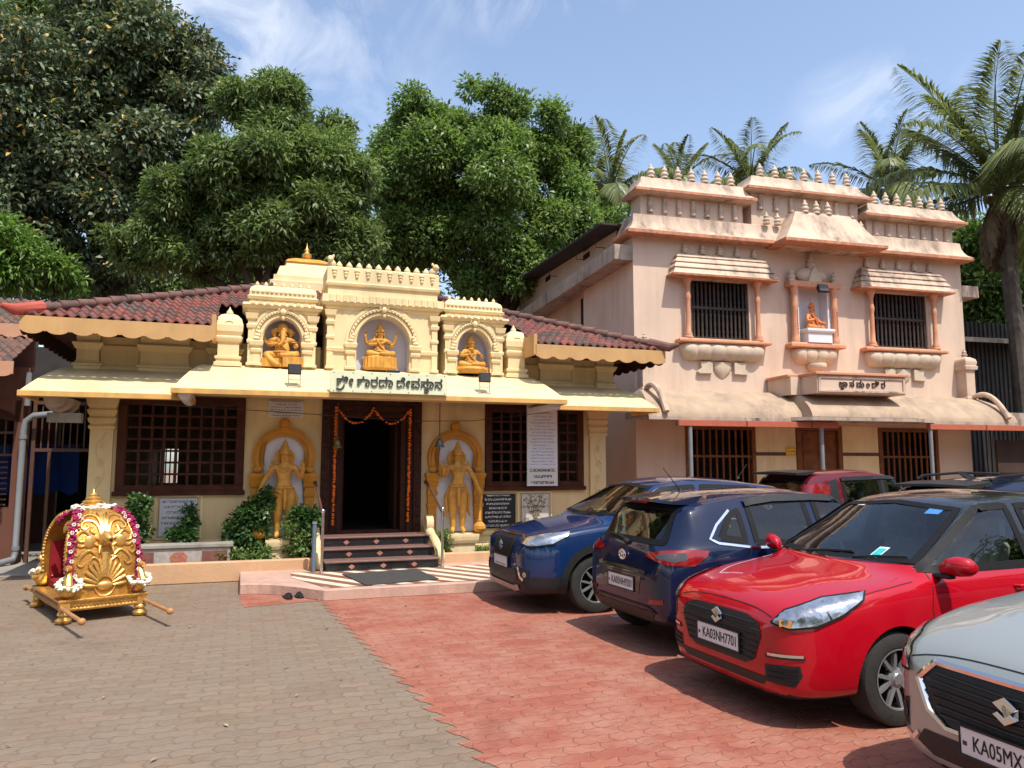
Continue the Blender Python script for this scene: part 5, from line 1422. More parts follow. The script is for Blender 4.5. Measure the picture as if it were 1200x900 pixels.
# gate, passage roof and end wall
g = thing('passage_gate', 'tall open barred iron gate across the dark passage', 'gate', LF.at(.06, 0, 0), LF.r)
m = MB()
for x in (.12, .14): pass
m.box(0, .06, 0, .06, 0, 2.9); m.box(1.30, 1.36, 0, .06, 0, 2.9); m.box(.06, 1.30, 0, .06, 1.98, 2.04); m.box(.06, 1.30, 0, .06, 2.84, 2.9); m.box(.27, .32, 0, .05, 0, 2.0)
m.build('gate_frame', 'iron', g)
m = MB()
for k in range(10): m.box(.14 + .115 * k, .16 + .115 * k, .02, .04, 2.04, 2.84)
m.build('bars', 'iron', g)
ps = thing('passage_shed', 'dark sheet roofed passage between the side building and the temple', 'shed', LF.at(0, 0, 0), LF.r)
m = MB(); m.box(-4.2, 1.42, .45, 7.5, 3.0, 3.06); m.build('roof', 'shed', ps)
m = MB(); m.box(-4.2, 1.42, 7.4, 7.5, 0, 4.9); m.box(-4.2, -4.1, .4, 7.4, 0, 3.0); m.build('wall', 'shed', ps)
o = thing('tarpaulin', 'blue tarpaulin hanging in the dark passage', 'tarpaulin', LF.at(-.6, -2.6, .9), LF.r)
m = MB(); rings = []
for i in range(15):
    x = -1.6 + 2.6 * i / 14; rings.append([(x, .12 * math.sin(i * 1.7) + .02 * k, 1.25 - 1.0 * k / 6 + (.06 * math.sin(i * 2.3) if k == 6 else 0)) for k in range(7)])
m.loft(rings, False, False); m.build('cloth', 'tarp', o, smooth=True)
m = MB(); m.tube([(-1.65, 0, 1.27), (1.05, 0, 1.27)], .012, 6); m.build('line', 'rope', o)
struct(sheet('concrete_pavement', [(-12, .85), (-4.4, .85), (-4.4, 9), (-12, 9)], .006, 'concrete', FO, FR))
# dark shed right of the hall
sh = thing('dark_shed', 'dark corrugated shed wall behind the palm right of the hall', 'shed', BF.at(9.6, -2.5, 0), HR)
m = MB()
for k in range(50): m.box(.16 * k, .16 * k + .08, 0, .03, 0, 6.0); m.box(.16 * k + .08, .16 * k + .16, .03, .06, 0, 6.0)
m.build('wall', 'shed', sh)
m = MB(); m.prism([(-.6, 5.4), (-.6, 5.28), (3, 6.1), (3, 6.25)], -.3, 8.2, 'x'); m.build('roof', 'oldplaster', sh)
m = MB(); m.box(-.2, 8, -1.8, -1.74, 0, 2.35); o = m.build('sheet_fence', mat('dark_rusty_sheet', (.05, .028, .02), .8, .4, 2), None); place(o, BF.at(9.5, -1.2, 0), HR); tag(o, 'dark rusty sheet fence at the right edge beyond the hall', 'fence')
# ------------------------------------------------------------------ trees and shrubs
def leaf_object(name, P, D, Nn, L, W, mt, parent=None, droop=.25):
    """many separate leaves: P base points, D leaf directions, Nn leaf normals, lengths, widths"""
    n = len(P)
    D = D / np.linalg.norm(D, axis=1, keepdims=True)
    Sd = np.cross(D, Nn); Sd /= np.linalg.norm(Sd, axis=1, keepdims=True) + 1e-9
    Nn = np.cross(Sd, D)
    L = L[:, None]; W = W[:, None]
    v = np.stack([P, P + D * L * .5 + Sd * W * .5 + Nn * L * .06, P + D * L - Nn * L * droop, P + D * L * .5 - Sd * W * .5 + Nn * L * .06], 1).reshape(-1, 3)
    me = bpy.data.meshes.new(name)
    me.vertices.add(4 * n); me.vertices.foreach_set('co', v.astype(np.float32).ravel())
    me.loops.add(4 * n); me.loops.foreach_set('vertex_index', np.arange(4 * n, dtype=np.int32))
    me.polygons.add(n); me.polygons.foreach_set('loop_start', np.arange(0, 4 * n, 4, dtype=np.int32))
    me.update(); me.validate()
    return link(name, me, mt, parent)
def unit(rs, n):
    v = rs.normal(size=(n, 3)); return v / np.linalg.norm(v, axis=1, keepdims=True)
def crown_leaves(rs, lobes, clumps, per, spread, L, W, hang=.4, fill=.62, sub=13):
    """leaf clumps on many small boughs that stand out from each main lobe; lobes = (x, y, z, rx, ry, rz)"""
    main = np.array(lobes, float)
    if sub:
        sl = []
        for l in main:
            n = max(3, int(sub * rs.uniform(.8, 1.2)))
            u = unit(rs, n); u[:, 2] = u[:, 2] * .85 + .12; u[:, 1] -= .25
            for q in u:
                k = rs.uniform(.22, .46); sl.append(list(l[:3] + q * l[3:] * rs.uniform(.55, 1.08)) + [l[3] * k, l[4] * k, l[3] * k * .9])
        lobes = np.array(sl)
    else: lobes = main
    wgt = lobes[:, 3] * lobes[:, 4]; wgt = wgt / wgt.sum()
    k = rs.choice(len(lobes), clumps, p=wgt)
    u = unit(rs, clumps); u[:, 2] += .25; u /= np.linalg.norm(u, axis=1, keepdims=True)
    r = np.where(rs.random(clumps) < .8, rs.uniform(.80, 1.12, clumps), rs.uniform(.2, .8, clumps))
    c = lobes[k, :3] + u * lobes[k, 3:] * r[:, None]
    m = len(c)
    P = np.repeat(c, per, 0); O = np.repeat(u, per, 0)
    sz = np.repeat(rs.uniform(.55, 1.35, m) * spread, per)
    off = unit(rs, m * per) * (rs.random(m * per) ** .5)[:, None] * sz[:, None]; off[:, 2] *= .8
    P = P + off
    D = off / (np.linalg.norm(off, axis=1, keepdims=True) + 1e-9) * .9 + O * .35 + rs.normal(size=off.shape) * .6; D[:, 2] -= hang
    Nn = O * .3 + rs.normal(size=off.shape) * .55; Nn[:, 2] += .8
    n = len(P)
    return P, D, Nn, L * rs.uniform(.65, 1.25, n), W * rs.uniform(.7, 1.25, n)
def limbs(base, lobes, r0, rs, top=.55, m=None, ratio=.5):
    m = m or MB(); b = Vector(base)
    cz = sum(l[2] for l in lobes) / len(lobes); cx = sum(l[0] for l in lobes) / len(lobes); cy = sum(l[1] for l in lobes) / len(lobes)
    fork = Vector((b.x + (cx - b.x) * .3, b.y + (cy - b.y) * .3, b.z + (cz - b.z) * top))
    m.tube([b, b.lerp(fork, .08) , b.lerp(fork, .5) + Vector((rs.uniform(-.2, .2), 0, 0)), fork], [r0 * 1.35, r0, r0 * .85, r0 * .75], 10)
    for l in lobes:
        e = Vector(l[:3]); mid = fork.lerp(e, .5) + Vector((rs.uniform(-.4, .4), rs.uniform(-.4, .4), rs.uniform(.0, .6)))
        m.tube([fork - Vector((0, 0, .3)), mid, e], [r0 * .5, r0 * .3, r0 * .14], 7)
        for q in range(4):
            t = e + Vector((rs.uniform(-1, 1) * l[3], rs.uniform(-1, 1) * l[4], rs.uniform(-.5, .9) * l[5])) * .75
            m.tube([mid.lerp(e, .5), mid.lerp(t, .6), t], [r0 * .18, r0 * .1, r0 * .04], 5)
    return m
def tree(name, label, base, lobes, seed, leaf, clumps, per, spread, L, W, r0=.3, hang=.4, group=None):
    rs = np.random.RandomState(seed)
    t = thing(name, label, 'tree', base, 0, group)
    b = Vector(base); lob = [(x - b.x, y - b.y, z - b.z, a, bb, c) for x, y, z, a, bb, c in lobes]
    limbs((0, 0, 0), lob, r0, rs).build('trunk', 'bark', t, smooth=True)
    leaf_object('crown', *crown_leaves(rs, lob, clumps, per, spread, L, W, hang), leaf, t)
    return t
def px(x, y, d):
    """a point seen at pixel (x, y) of the photograph, d metres ahead: used to size the crowns"""
    v = camo.rotation_euler.to_matrix() @ Vector(((x - 600) / 900, -(y - 450) / 900, -1)); v = v * (d / v.y)
    return v.x, v.y, v.z + 1.72
def lobes_from(lst):
    out = []
    for x, y, r, d, sq in lst:
        X, Y, Z = px(x, y, d); R = r * d / 900 * .86
        out.append((X, Y, Z, R, R * .95, R * sq))
    return out
tree('jackfruit_tree', 'tallest dark leaved tree with scattered yellow leaves behind the mango tree', px(120, 470, 23)[:2] + (0,),
     lobes_from([(120, 60, 95, 23, .9), (200, 95, 75, 22.5, .8), (60, 150, 110, 22.5, .9), (150, 190, 105, 22, .9), (235, 135, 45, 22.5, .8), (30, 240, 80, 21.5, .9), (120, 285, 95, 22.5, .7), (215, 200, 70, 22.5, .8), (130, -30, 70, 23, .8)]), 1, 'leaf_dark', 5800, 18, .32, .19, .095, .38, .35)
tree('slender_leaved_tree', 'green fine leaved tree standing behind the dark yellow flecked tree', px(-20, 470, 26)[:2] + (0,),
     lobes_from([(5, 45, 75, 26, 1.), (-45, 120, 90, 26, 1), (40, 110, 60, 26, .9), (-30, 230, 80, 26, .9), (60, 20, 40, 26.5, .9)]), 2, 'leaf_mango', 1900, 26, .42, .22, .06, .3, .5)
tree('mango_tree', 'dense green mango tree with drooping slender leaves behind the temple roof', px(330, 470, 20)[:2] + (0,),
     lobes_from([(335, 150, 58, 20, .9), (300, 205, 75, 19.5, .85), (375, 215, 62, 20, .9), (395, 160, 22, 20.5, .9), (225, 235, 60, 19, .8), (330, 275, 75, 19.5, .7), (410, 285, 48, 20, .8), (240, 290, 55, 19.5, .7), (175, 290, 45, 19.5, .7), (290, 130, 35, 20.5, .8), (400, 225, 45, 20, .9)]), 3, 'leaf_mango', 7600, 22, .30, .185, .058, .32, .22)
tree('round_crowned_tree', 'big round crowned bright green tree between the temple and the hall roof', px(580, 480, 26)[:2] + (0,),
     lobes_from([(560, 150, 60, 26, .9), (490, 175, 58, 25.5, .9), (630, 175, 55, 26, .9), (555, 215, 90, 25.5, .85), (470, 235, 50, 26, .9), (655, 230, 48, 26, .9), (540, 280, 80, 26, .7), (630, 285, 55, 26, .8), (480, 290, 45, 26, .8), (585, 325, 60, 25, .6), (690, 265, 32, 26, .9), (675, 185, 26, 26.5, .9), (445, 195, 18, 26, .9)]), 4, 'leaf_round', 7400, 21, .33, .19, .075, .35, .12)
tree('leafy_tree', 'small bright yellow green tree above the tiled roof of the side building', px(10, 470, 17)[:2] + (0,),
     lobes_from([(15, 290, 32, 17, .7), (50, 315, 28, 17.5, .5), (0, 320, 30, 17, .6), (65, 332, 22, 18, .5)]), 5, 'leaf_bright', 420, 22, .30, .17, .06, .12, .25)
tree('dark_tree', 'shaded dark tree low behind the temple roof between the big trees', px(130, 480, 30)[:2] + (0,),
     lobes_from([(70, 330, 70, 30, .5), (200, 330, 80, 30, .5), (330, 335, 75, 30, .5), (440, 300, 50, 31, .8), (450, 340, 55, 30, .6), (0, 320, 70, 30, .6)]), 6, 'leaf_mango', 1300, 24, .8, .34, .11, .3, .3)
tree('dark_tree', 'dark green tree behind the palm beyond the right end of the hall', px(1150, 480, 26)[:2] + (0,),
     lobes_from([(1140, 300, 40, 26, .9), (1175, 350, 60, 26, .9), (1150, 385, 40, 25.5, .7), (1130, 270, 25, 26, .8), (1215, 300, 50, 26, 1.)]), 8, 'leaf_round', 1100, 24, .45, .22, .09, .22, .3)
tree('dark_tree', 'small leafy tree filling the gap above the hall side roof', px(700, 480, 33)[:2] + (0,),
     lobes_from([(690, 300, 30, 33, .8), (655, 320, 35, 33, .7), (715, 255, 22, 33, .9)]), 9, 'leaf_round', 420, 24, .6, .28, .09, .22, .3)

# ------------------------------------------------------------------ coconut palms
def palm(label, crown, base, fr, nf, seed, dead=0, length=3.6, r0=.16, up=.0, az=None):
    rs = np.random.RandomState(seed)
    t = thing('coconut_palm', label, 'palm', (base[0], base[1], 0), 0, 'coconut palms behind the hall')
    c = Vector((crown[0] - base[0], crown[1] - base[1], crown[2]))
    m = MB(); n = 40; pts = []; rad = []
    for k in range(n + 1):
        q = k / n; pts.append((c.x * q ** 1.6, c.y * q ** 1.6, c.z * q)); rad.append(r0 * (1.35 - .45 * min(1, q * 4)) * (1 + .05 * (k % 2)))
    m.tube(pts, rad, 10); m.build('trunk', 'palmbark', t, smooth=True)
    def fronds(name, count, lo, hi, ln, mt, seed2):
        r2 = np.random.RandomState(seed2); P = []; D = []; Nn = []; L = []; W = []; mr = MB()
        for k in range(count):
            az = 2.399 * k + r2.uniform(-.3, .3); el = math.radians(lo + (hi - lo) * ((k + .5) / count) ** .9 + r2.uniform(-8, 8)); Lf = ln * r2.uniform(.8, 1.1)
            h = Vector((math.cos(az), math.sin(az), 0)); p = c.copy(); seg = 22; path = [p.copy()]; a = el
            bend = r2.uniform(.045, .085) * (.35 if el > .95 else .9)
            for s in range(seg):
                a -= bend * (s / seg) * 1.9
                p = p + (h * math.cos(a) + Vector((0, 0, math.sin(a)))) * (Lf / seg); path.append(p.copy())
            mr.tube(path, [.035 * (1 - s / seg) + .006 for s in range(seg + 1)], 5)
            side = h.cross(Vector((0, 0, 1)))
            for s in range(2, seg):
                for q in range(5):
                    f = (s + q / 5) / seg; b = path[s].lerp(path[s + 1], q / 5); d = (path[s + 1] - path[s]).normalized()
                    ll = .95 * math.sin(PI * min(1, .12 + f * .88)) ** .7 + .12
                    ll *= ln / 3.6
                    for sg in (-1, 1):
                        dr = d * (.55 + .5 * f) + side * sg * .8 + Vector((0, 0, -.35 - .25 * r2.rand() - (.5 if mt == 'leaf_dead' else 0)))
                        P.append(b); D.append(dr + Vector(r2.normal(size=3) * .07)); Nn.append((side * -sg * .3 + Vector((0, 0, 1)) + d * .2)); L.append(ll * r2.uniform(.8, 1.1)); W.append(.062)
        o = leaf_object(name, np.array([list(x) for x in P]), np.array([list(x) for x in D]), np.array([list(x) for x in Nn]), np.array(L), np.array(W), mt, t, .22)
        mr.build('rachis', mt, o)
    fronds('fronds', nf, -22, 88, length, 'leaf_palm', seed)
    if dead: fronds('dead_fronds', dead, -75, -50, length * .52, 'leaf_dead', seed + 50)
    m = MB()
    for k in range(7): m.ball((c.x + .28 * math.cos(k * .9), c.y + .28 * math.sin(k * .9), c.z - .28 - .06 * (k % 3)), (.11, .11, .14), 8, 6)
    m.build('coconuts', 'leaf_palm' if False else 'husk', t, smooth=True)
    return t
def pp(label, x, y, d, nf, seed, **k):
    X, Y, Z = px(x, y, d); palm(label, (X, Y, Z), (X + k.pop('dx', .4), Y), 0, nf, seed, **k)
pp('tall coconut palm with hanging dead fronds beside the dark shed', 1172, 222, 21.5, 24, 21, dead=7, length=4.5, r0=.23, dx=.3)
pp('coconut palm just right of the round crowned tree, left of the hall parapet', 716, 225, 34, 15, 25, length=3.6, dx=.6)
pp('coconut palm showing behind the left parapet spires of the hall', 795, 212, 40, 12, 33, length=2.8)
pp('coconut palm fanning out behind the middle parapet of the hall', 880, 215, 35, 16, 41, length=3.2)
pp('coconut palm behind the right parapet spires of the hall', 1042, 222, 31, 17, 53, length=3.3)

# ------------------------------------------------------------------ shrubs in the planter
def shrub(label, u, v, z, pts, leaf, seed, L=.085, W=.055, dens=1500, stems=True, name='shrub'):
    """pts = (dx, dz, radius) blobs of leaves in metres above the soil"""
    rs = np.random.RandomState(seed)
    t = thing(name, label, 'shrub', TF.at(u, v, z), FR)
    lob = [(dx * .85, rs.uniform(-.04, .04), dz, r * .78, r * .62, r * .85) for dx, dz, r in pts]
    m = MB()
    for l in lob: m.tube([(l[0] * .3, 0, 0), (l[0] * .7, l[1] * .5, l[2] * .5), (l[0], l[1], l[2] + l[5] * .6)], [.012, .010, .005], 5)
    m.build('stem', 'bark', t)
    P, D, Nn, Ls, Ws = crown_leaves(rs, lob, int(dens / 9), 9, .075, L, W, .05, .9, 0)
    leaf_object('leaves', P, D, Nn, Ls, Ws, leaf, t, .12)
    return t
shrub('narrow dark green shrub left of the grey marble plaque', -3.62, .30, .2, [(0, .25, .12), (.03, .5, .14), (-.02, .75, .15), (.03, .95, .14)], 'leaf_shrub', 1, dens=1300)
shrub('short dark green shrub in front of the grey marble plaque', -2.98, .25, .2, [(-.12, .45, .10), (.08, .45, .12), (.10, .65, .11), (.12, .82, .08)], 'leaf_shrub', 2, dens=900)
shrub('small round dark shrub at the right end of the stone bench', -2.25, .3, .2, [(0, .15, .14), (.02, .4, .15), (.08, .62, .13), (-.05, .55, .1)], 'leaf_shrub', 3, dens=900)
shrub('tall bushy dark shrub left of the left standing statue', -1.92, .35, .2, [(0, .2, .2), (-.02, .5, .24), (.05, .8, .22), (.16, 1.0, .15), (-.12, .78, .15)], 'leaf_shrub', 4, dens=2600)
shrub('low pale green weeds at the foot of the planter by the bench end', -2.2, .58, .2, [(-.2, .1, .12), (.05, .12, .14), (.3, .1, .12), (.5, .14, .12)], 'leaf_pale', 5, .07, .03, 900, name='weeds')
shrub('variegated pale shrub right in front of the left statue legs', -1.30, .5, .2, [(-.05, .2, .14), (-.12, .5, .12), (-.1, .68, .10), (.12, .25, .17), (.2, .42, .12)], 'leaf_pale', 6, .075, .035, 1500)
shrub('glossy dark shrub between the left statue and the handrail', -1.12, .45, .2, [(0, .3, .15), (-.02, .55, .15), (-.14, .75, .12), (.06, .7, .12)], 'leaf_shrub', 7, dens=1400)
shrub('small pale green shrub right of the entrance steps', 1.12, .45, .2, [(0, .12, .1), (.05, .28, .11), (-.05, .36, .07)], 'leaf_pale', 8, .07, .035, 600)
shrub('low green clump below the black plaque', 2.0, .5, .2, [(0, .08, .1), (.18, .12, .11), (.36, .1, .1)], 'leaf_bright', 9, .06, .03, 700, name='weeds')
shrub('low bright weeds beside the right statue pedestal', 1.75, .4, .2, [(0, .05, .07), (.08, .08, .07)], 'leaf_bright', 10, .05, .025, 250, name='weeds')

# unseen trees added round the yard: dark car reflections, less low sky light
for k, (x, y, h, r) in enumerate(((-15, -2, 12, 5.5), (-19, 5, 12, 5.5), (-13, -11, 12, 5.5), (-4, -17, 12, 6), (6, -22, 12, 6), (16, -21, 12, 6), (25, -10, 12, 6), (27, 1, 12, 6), (24, 10, 11, 5))):
    rs = np.random.RandomState(90 + k); yl = [(x + rs.uniform(-.5, .5) * r, y + rs.uniform(-.5, .5) * r, h * (.45 + .1 * q), r * .75, r * .75, r * .5) for q in range(4)]
    tree('unseen_yard_tree', 'unseen broad green tree added behind the camera', (x, y, 0), yl, 100 + k, 'leaf_round', 520, 18, .9, .5, .2, .3, .3, 'unseen trees added round the yard behind the camera')
# ------------------------------------------------------------------ golden palanquin
random.seed(11)
PLO = (-5.07, 9.40, 0); PLR = math.radians(41.5); PLS = (1.06, 1.0, 1.0)
pq = thing('golden_palanquin', 'golden carved ceremonial palanquin with domed hood and red velvet seat', 'palanquin', PLO, PLR); pq.scale = PLS
def qp(m, name, mt, **k): return m.build(name, mt, k.pop('parent', pq), **k)
m = MB()
m.ringmould(-.40, .40, -.72, .72, [(.13, -.02), (.135, .0), (.155, .015), (.165, .0), (.215, .0), (.225, .02), (.245, .035), (.26, .035), (.262, 0)])
base = qp(m, 'platform', 'gold', bevel=.003)
m = MB()
for k in range(22):
    x = -.385 + .77 * k / 21
    for y in (-.724, .724): m.ball((x, y, .19), (.015, .008, .018), 6, 4)
    m.ball((x, -.735, .235), (.012, .01, .010), 6, 4)
for k in range(40):
    y = -.70 + 1.4 * k / 39
    for x in (-.404, .404): m.ball((x, y, .19), (.008, .015, .018), 6, 4)
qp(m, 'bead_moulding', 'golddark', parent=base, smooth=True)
for x in (-.37, .37):
    for y in (-.69, .69):
        m = MB(); m.lathe([(.0, 0), (.05, .0), (.075, .02), (.08, .045), (.05, .075), (.04, .085), (.062, .10), (.058, .125), (.04, .14), (.05, .17)], (x, y, 0), 14)
        m.box(x - .045, x + .045, y - .05, y + .05, .14, .265); qp(m, 'leg', 'gold', smooth=True, ang=45)
for x in (-.40, .40):
    m = MB(); m.tube([(x, -1.62, .17), (x, 1.25, .185)], .021, 10)
    for y in (-1.63, 1.26): m.ball((x, y, .17), .037, 10, 7)
    qp(m, 'carrying_pole', 'polewood', smooth=True)
# shells of the hood
def sh(a, b, side=-1, off=0.):
    """point of the front (side -1) or rear shell: a across -1..1, b up 0..1"""
    w = .365 * math.sqrt(1 - (.93 * b) ** 3.4) * (.93 + .10 * math.sin(PI * min(1, b * 1.5)))
    z = .262 + .93 * math.sin(b * PI / 2 * .98) ** .95
    y = .66 - .08 * b - .42 * b ** 2.8
    bow = .05 * (1 - a * a)
    return Vector((a * w, side * (y + bow * (1 - .5 * b) + off), z + off * .6 * b + .03 * (1 - a * a) * b ** 4))
for sd_, nm in ((-1, 'front_shell'), (1, 'rear_shell')):
    m = MB(); rings = []
    for i in range(21):
        b = i / 20
        rings.append([tuple(sh(-1 + 2 * k / 16, b, sd_)) for k in range(17)] + [tuple(sh(1 - 2 * k / 16, b, sd_, -.05)) for k in range(17)])
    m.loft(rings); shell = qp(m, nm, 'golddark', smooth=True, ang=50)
    m = MB()
    def rel(path, r, o=.008, mir=True):
        for s in ((-1, 1) if mir else (1,)):
            P_ = [Vector((a * s, b)) for a, b in path]; Q_ = []
            for i_ in range(len(P_) - 1):
                p0, p1, p2, p3 = P_[max(i_ - 1, 0)], P_[i_], P_[i_ + 1], P_[min(i_ + 2, len(P_) - 1)]
                for t_ in (0, .25, .5, .75): Q_.append(.5 * ((2 * p1) + (p2 - p0) * t_ + (2 * p0 - 5 * p1 + 4 * p2 - p3) * t_ ** 2 + (3 * p1 - p0 - 3 * p2 + p3) * t_ ** 3))
            Q_.append(P_[-1]); n_ = len(Q_)
            m.tube([sh(q.x, q.y, sd_, o) for q in Q_], [r * 1.25 * (1 - .55 * k_ / n_) for k_ in range(n_)], 6)
    def spiral(ca, cb, ra, rb, t0, t1, sh_, n=18): return [(ca + ra * (1 - sh_ * k / n) * math.cos(t0 + (t1 - t0) * k / n), cb + rb * (1 - sh_ * k / n) * math.sin(t0 + (t1 - t0) * k / n)) for k in range(n + 1)]
    # fan of petals below, disc
    for k in range(13):
        t = PI * (.02 + .96 * k / 12); c, s = math.cos(t), math.sin(t)
        m.tube([sh(.22 * c, .07 + .07 * s, sd_, .01), sh(.42 * c, .07 + .15 * s, sd_, .02), sh(.58 * c, .07 + .21 * s, sd_, .012), sh(.63 * c, .065 + .20 * s, sd_, 0)], [.012, .020, .017, .007], 6)
    p = sh(0, .075, sd_, .01); m.ball(p, (.085, .03, .05), 14, 8); m.tube([sh(.29 * math.cos(t), .08 + .075 * math.sin(t), sd_, .01) for t in [k * PI / 12 for k in range(25)]], .008, 5)
    # large S scrolls and plumes
    rel([(.10, .50), (.16, .60), (.32, .68), (.55, .70), (.68, .66), (.66, .60), (.54, .585), (.48, .615), (.53, .64)], .015)
    rel([(.08, .52), (.10, .66), (.22, .76), (.42, .80), (.60, .78), (.66, .73), (.58, .70), (.50, .72)], .017)
    rel([(.05, .55), (.06, .72), (.14, .85), (.26, .88), (.30, .84), (.24, .82)], .015)
    rel([(.14, .46), (.36, .50), (.58, .56), (.74, .52), (.72, .46), (.58, .45), (.55, .49)], .015)
    rel([(.16, .40), (.40, .43), (.62, .40), (.76, .42), (.82, .37), (.74, .32), (.64, .35)], .014)
    rel([(.18, .30), (.40, .36), (.62, .31), (.70, .25), (.60, .23), (.52, .26)], .014)
    rel([(.12, .26), (.30, .30), (.42, .25), (.36, .21)], .012)
    rel([(.28, .53), (.42, .56), (.40, .62), (.34, .60)], .011); rel([(.20, .80), (.36, .86), (.46, .85), (.44, .82)], .011)
    rel([(.0, .56), (.0, .88)], .014, .008, False)
    for k in range(9):
        t = math.radians(-56 + 14 * k); m.tube([sh(0, .80, sd_, .01), sh(.22 * math.sin(t), .80 + .09 * math.cos(t), sd_, .018), sh(.34 * math.sin(t), .80 + .145 * math.cos(t), sd_, .005)], [.007, .012, .005], 5)
    rel([(.90, .05), (.91, .5), (.90, .8)], .012); rel([(.80, .5), (.80, .82), (.66, .9)], .008)
    for k in range(16):
        for s in (-1, 1): m.ball(sh(s * .85, .12 + .05 * k, sd_, .006), .012, 6, 4)
    # muzzle of a beast in the middle
    m.ball(sh(0, .46, sd_, .02), (.075, .07, .085), 12, 8); m.tube([sh(0, .50, sd_, .04), sh(.02, .455, sd_, .10), sh(.05, .43, sd_, .125)], [.055, .05, .042], 10)
    for s in (-1, 1):
        m.ball(sh(s * .42, .44, sd_, .02), (.06, .02, .075), 9, 6); m.ball(sh(s * .14, .505, sd_, .05), .016, 7, 5); m.tube([sh(s * .16, .40, sd_, .04), sh(s * .2, .33, sd_, .06)], [.02, .007], 6)
    m.tube([sh(0, .34, sd_, .0), sh(0, .22, sd_, .0), sh(0, .16, sd_, .0)], [.045, .05, .03], 8)
    qp(m, 'carved_relief', 'gold', parent=shell, smooth=True)
    if sd_ < 0:
        m = MB(); q = sh(.053, .427, sd_, .163); m.ball(q, (.018, .012, .018), 8, 5); qp(m, 'muzzle_hole', 'dark', parent=shell)
# roof between the shells, finial
m = MB(); rings = []
for i in range(9):
    t = -1 + 2 * i / 8; y = .27 * t
    rings.append([(.17 * math.cos(a) * (1.0 + .1 * abs(t)), y, 1.13 + .085 * math.sin(a) - .03 * abs(t)) for a in [PI * k / 10 for k in range(11)]])
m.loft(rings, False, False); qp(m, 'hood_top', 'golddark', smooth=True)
m = MB(); m.lathe([(.17, 1.18), (.175, 1.205), (.13, 1.23), (.14, 1.25), (.10, 1.275), (.115, 1.295), (.075, 1.32), (.085, 1.335), (.045, 1.36), (.05, 1.375), (.022, 1.40), (.0, 1.45)], (0, 0, 0), 18); qp(m, 'finial', 'gold', smooth=True, ang=50)
# curtains, seat, fringe
m = MB()
for s in (-1, 1): pass
m.loft([[(.29, -.56 + 1.12 * k / 20, .27), (.30 - .012 * (k % 2), -.54 + 1.08 * k / 20, .6), (.26 - .012 * (k % 2), -.46 + .92 * k / 20, .9), (.10, -.20 + .4 * k / 20, 1.17)] for k in range(21)], False, False)
m.box(-.30, .30, -.56, -.54, .27, .8); m.box(-.30, .30, .54, .56, .27, .8); m.box(-.18, .18, -.40, .40, 1.02, 1.04)
qp(m, 'velvet_lining', 'velvet', smooth=True, ang=40)
m = MB(); m.box(-.30, .28, -.50, .50, .262, .36); qp(m, 'seat_cushion', 'velvet', bevel=.02)
m = MB()
for s in (-1, 1):
    for k in range(26):
        b = .12 + .86 * k / 25
        for sd_ in (-1, 1):
            p = sh(s * .98, b, sd_, -.04); m.ball(p, (.018, .022, .02), 6, 4)
    for k in range(13):
        y = -.34 + .68 * k / 12; z = 1.06 - .5 * y * y
        m.tube([(s * .20, y, z + .02), (s * .21, y, z - .05), (s * .21, y, z - .10)], [.008, .014, .004], 6)
qp(m, 'gold_fringe', 'gold', smooth=True)
# swans on the four corners
for x in (-.34, .34):
    for y in (-.64, .64):
        m = MB(); f = -1 if y < 0 else 1; q = 1 if x > 0 else -1
        m.ball((x, y, .335), (.085, .115, .075), 12, 8); m.tube([(x, y - f * .09, .34), (x, y - f * .15, .39), (x, y - f * .17, .43)], [.05, .03, .008], 7)
        m.tube([(x, y + f * .06, .36), (x + q * .02, y + f * .12, .43), (x + q * .01, y + f * .08, .50), (x, y + f * .03, .555), (x + q * .01, y + f * .06, .60), (x + q * .03, y + f * .10, .595)], [.055, .046, .036, .032, .036, .022], 9)
        m.tube([(x + q * .03, y + f * .10, .595), (x + q * .04, y + f * .15, .575)], [.014, .005], 6)
        for s in (-1, 1): m.tube([(x + s * .07, y + f * .05, .34), (x + s * .09, y - f * .03, .37), (x + s * .07, y - f * .12, .39)], [.02, .035, .008], 7)
        qp(m, 'swan', 'gold', smooth=True)
def garland(name, label, pts, r, gap, mt, cat='garland', whites=0, grp=None):
    m = MB(); petals(m, pts, r * .5, gap * .17, r * (.85 if mt == 'magenta' else .6)); o = m.build(name, mt, None, smooth=True); place(o, PLO, PLR); o.scale = PLS; tag(o, label, cat, grp)
    if whites:
        m = MB(); P = [Vector(p) for p in pts]
        for k in range(whites):
            t = (k + .5 + random.uniform(-.25, .25)) / whites * (len(P) - 1); i = min(int(t), len(P) - 2); p = P[i].lerp(P[i + 1], t - i) + Vector((random.uniform(-.04, .04), -.046, random.uniform(-.01, .01)))
            for a in range(6): m.ball((p.x + .015 * math.cos(a * 1.05), p.y - .002 * (a % 2), p.z + .015 * math.sin(a * 1.05)), (.009, .007, .009), 5, 4)
        m.build('white_blossoms', 'jasmine', o, smooth=True)
    return o
def gl(s, hi): return [tuple(sh(s * (.90 - .03 * math.sin(k)), hi - hi * .96 * k / 14, -1, .03)) for k in range(15)]
garland('flower_garland', 'magenta and white garland down the left edge of the palanquin front', [(-.12, -.05, 1.22), (-.2, -.2, 1.17)] + gl(-1, .93), .040, .026, 'magenta', whites=11)
garland('flower_garland', 'magenta and white garland down the right edge of the palanquin front', [(.12, -.05, 1.22), (.2, -.2, 1.17)] + gl(1, .93), .040, .026, 'magenta', whites=12)
garland('flower_garland', 'magenta garland over the far top of the palanquin hood', [(-.12, .02, 1.22), (-.26, .12, 1.14), (-.29, .24, 1.04)], .034, .026, 'magenta')
ring = [(.19 * math.cos(t), .19 * math.sin(t), 1.225) for t in [k * PI / 12 for k in range(25)]]
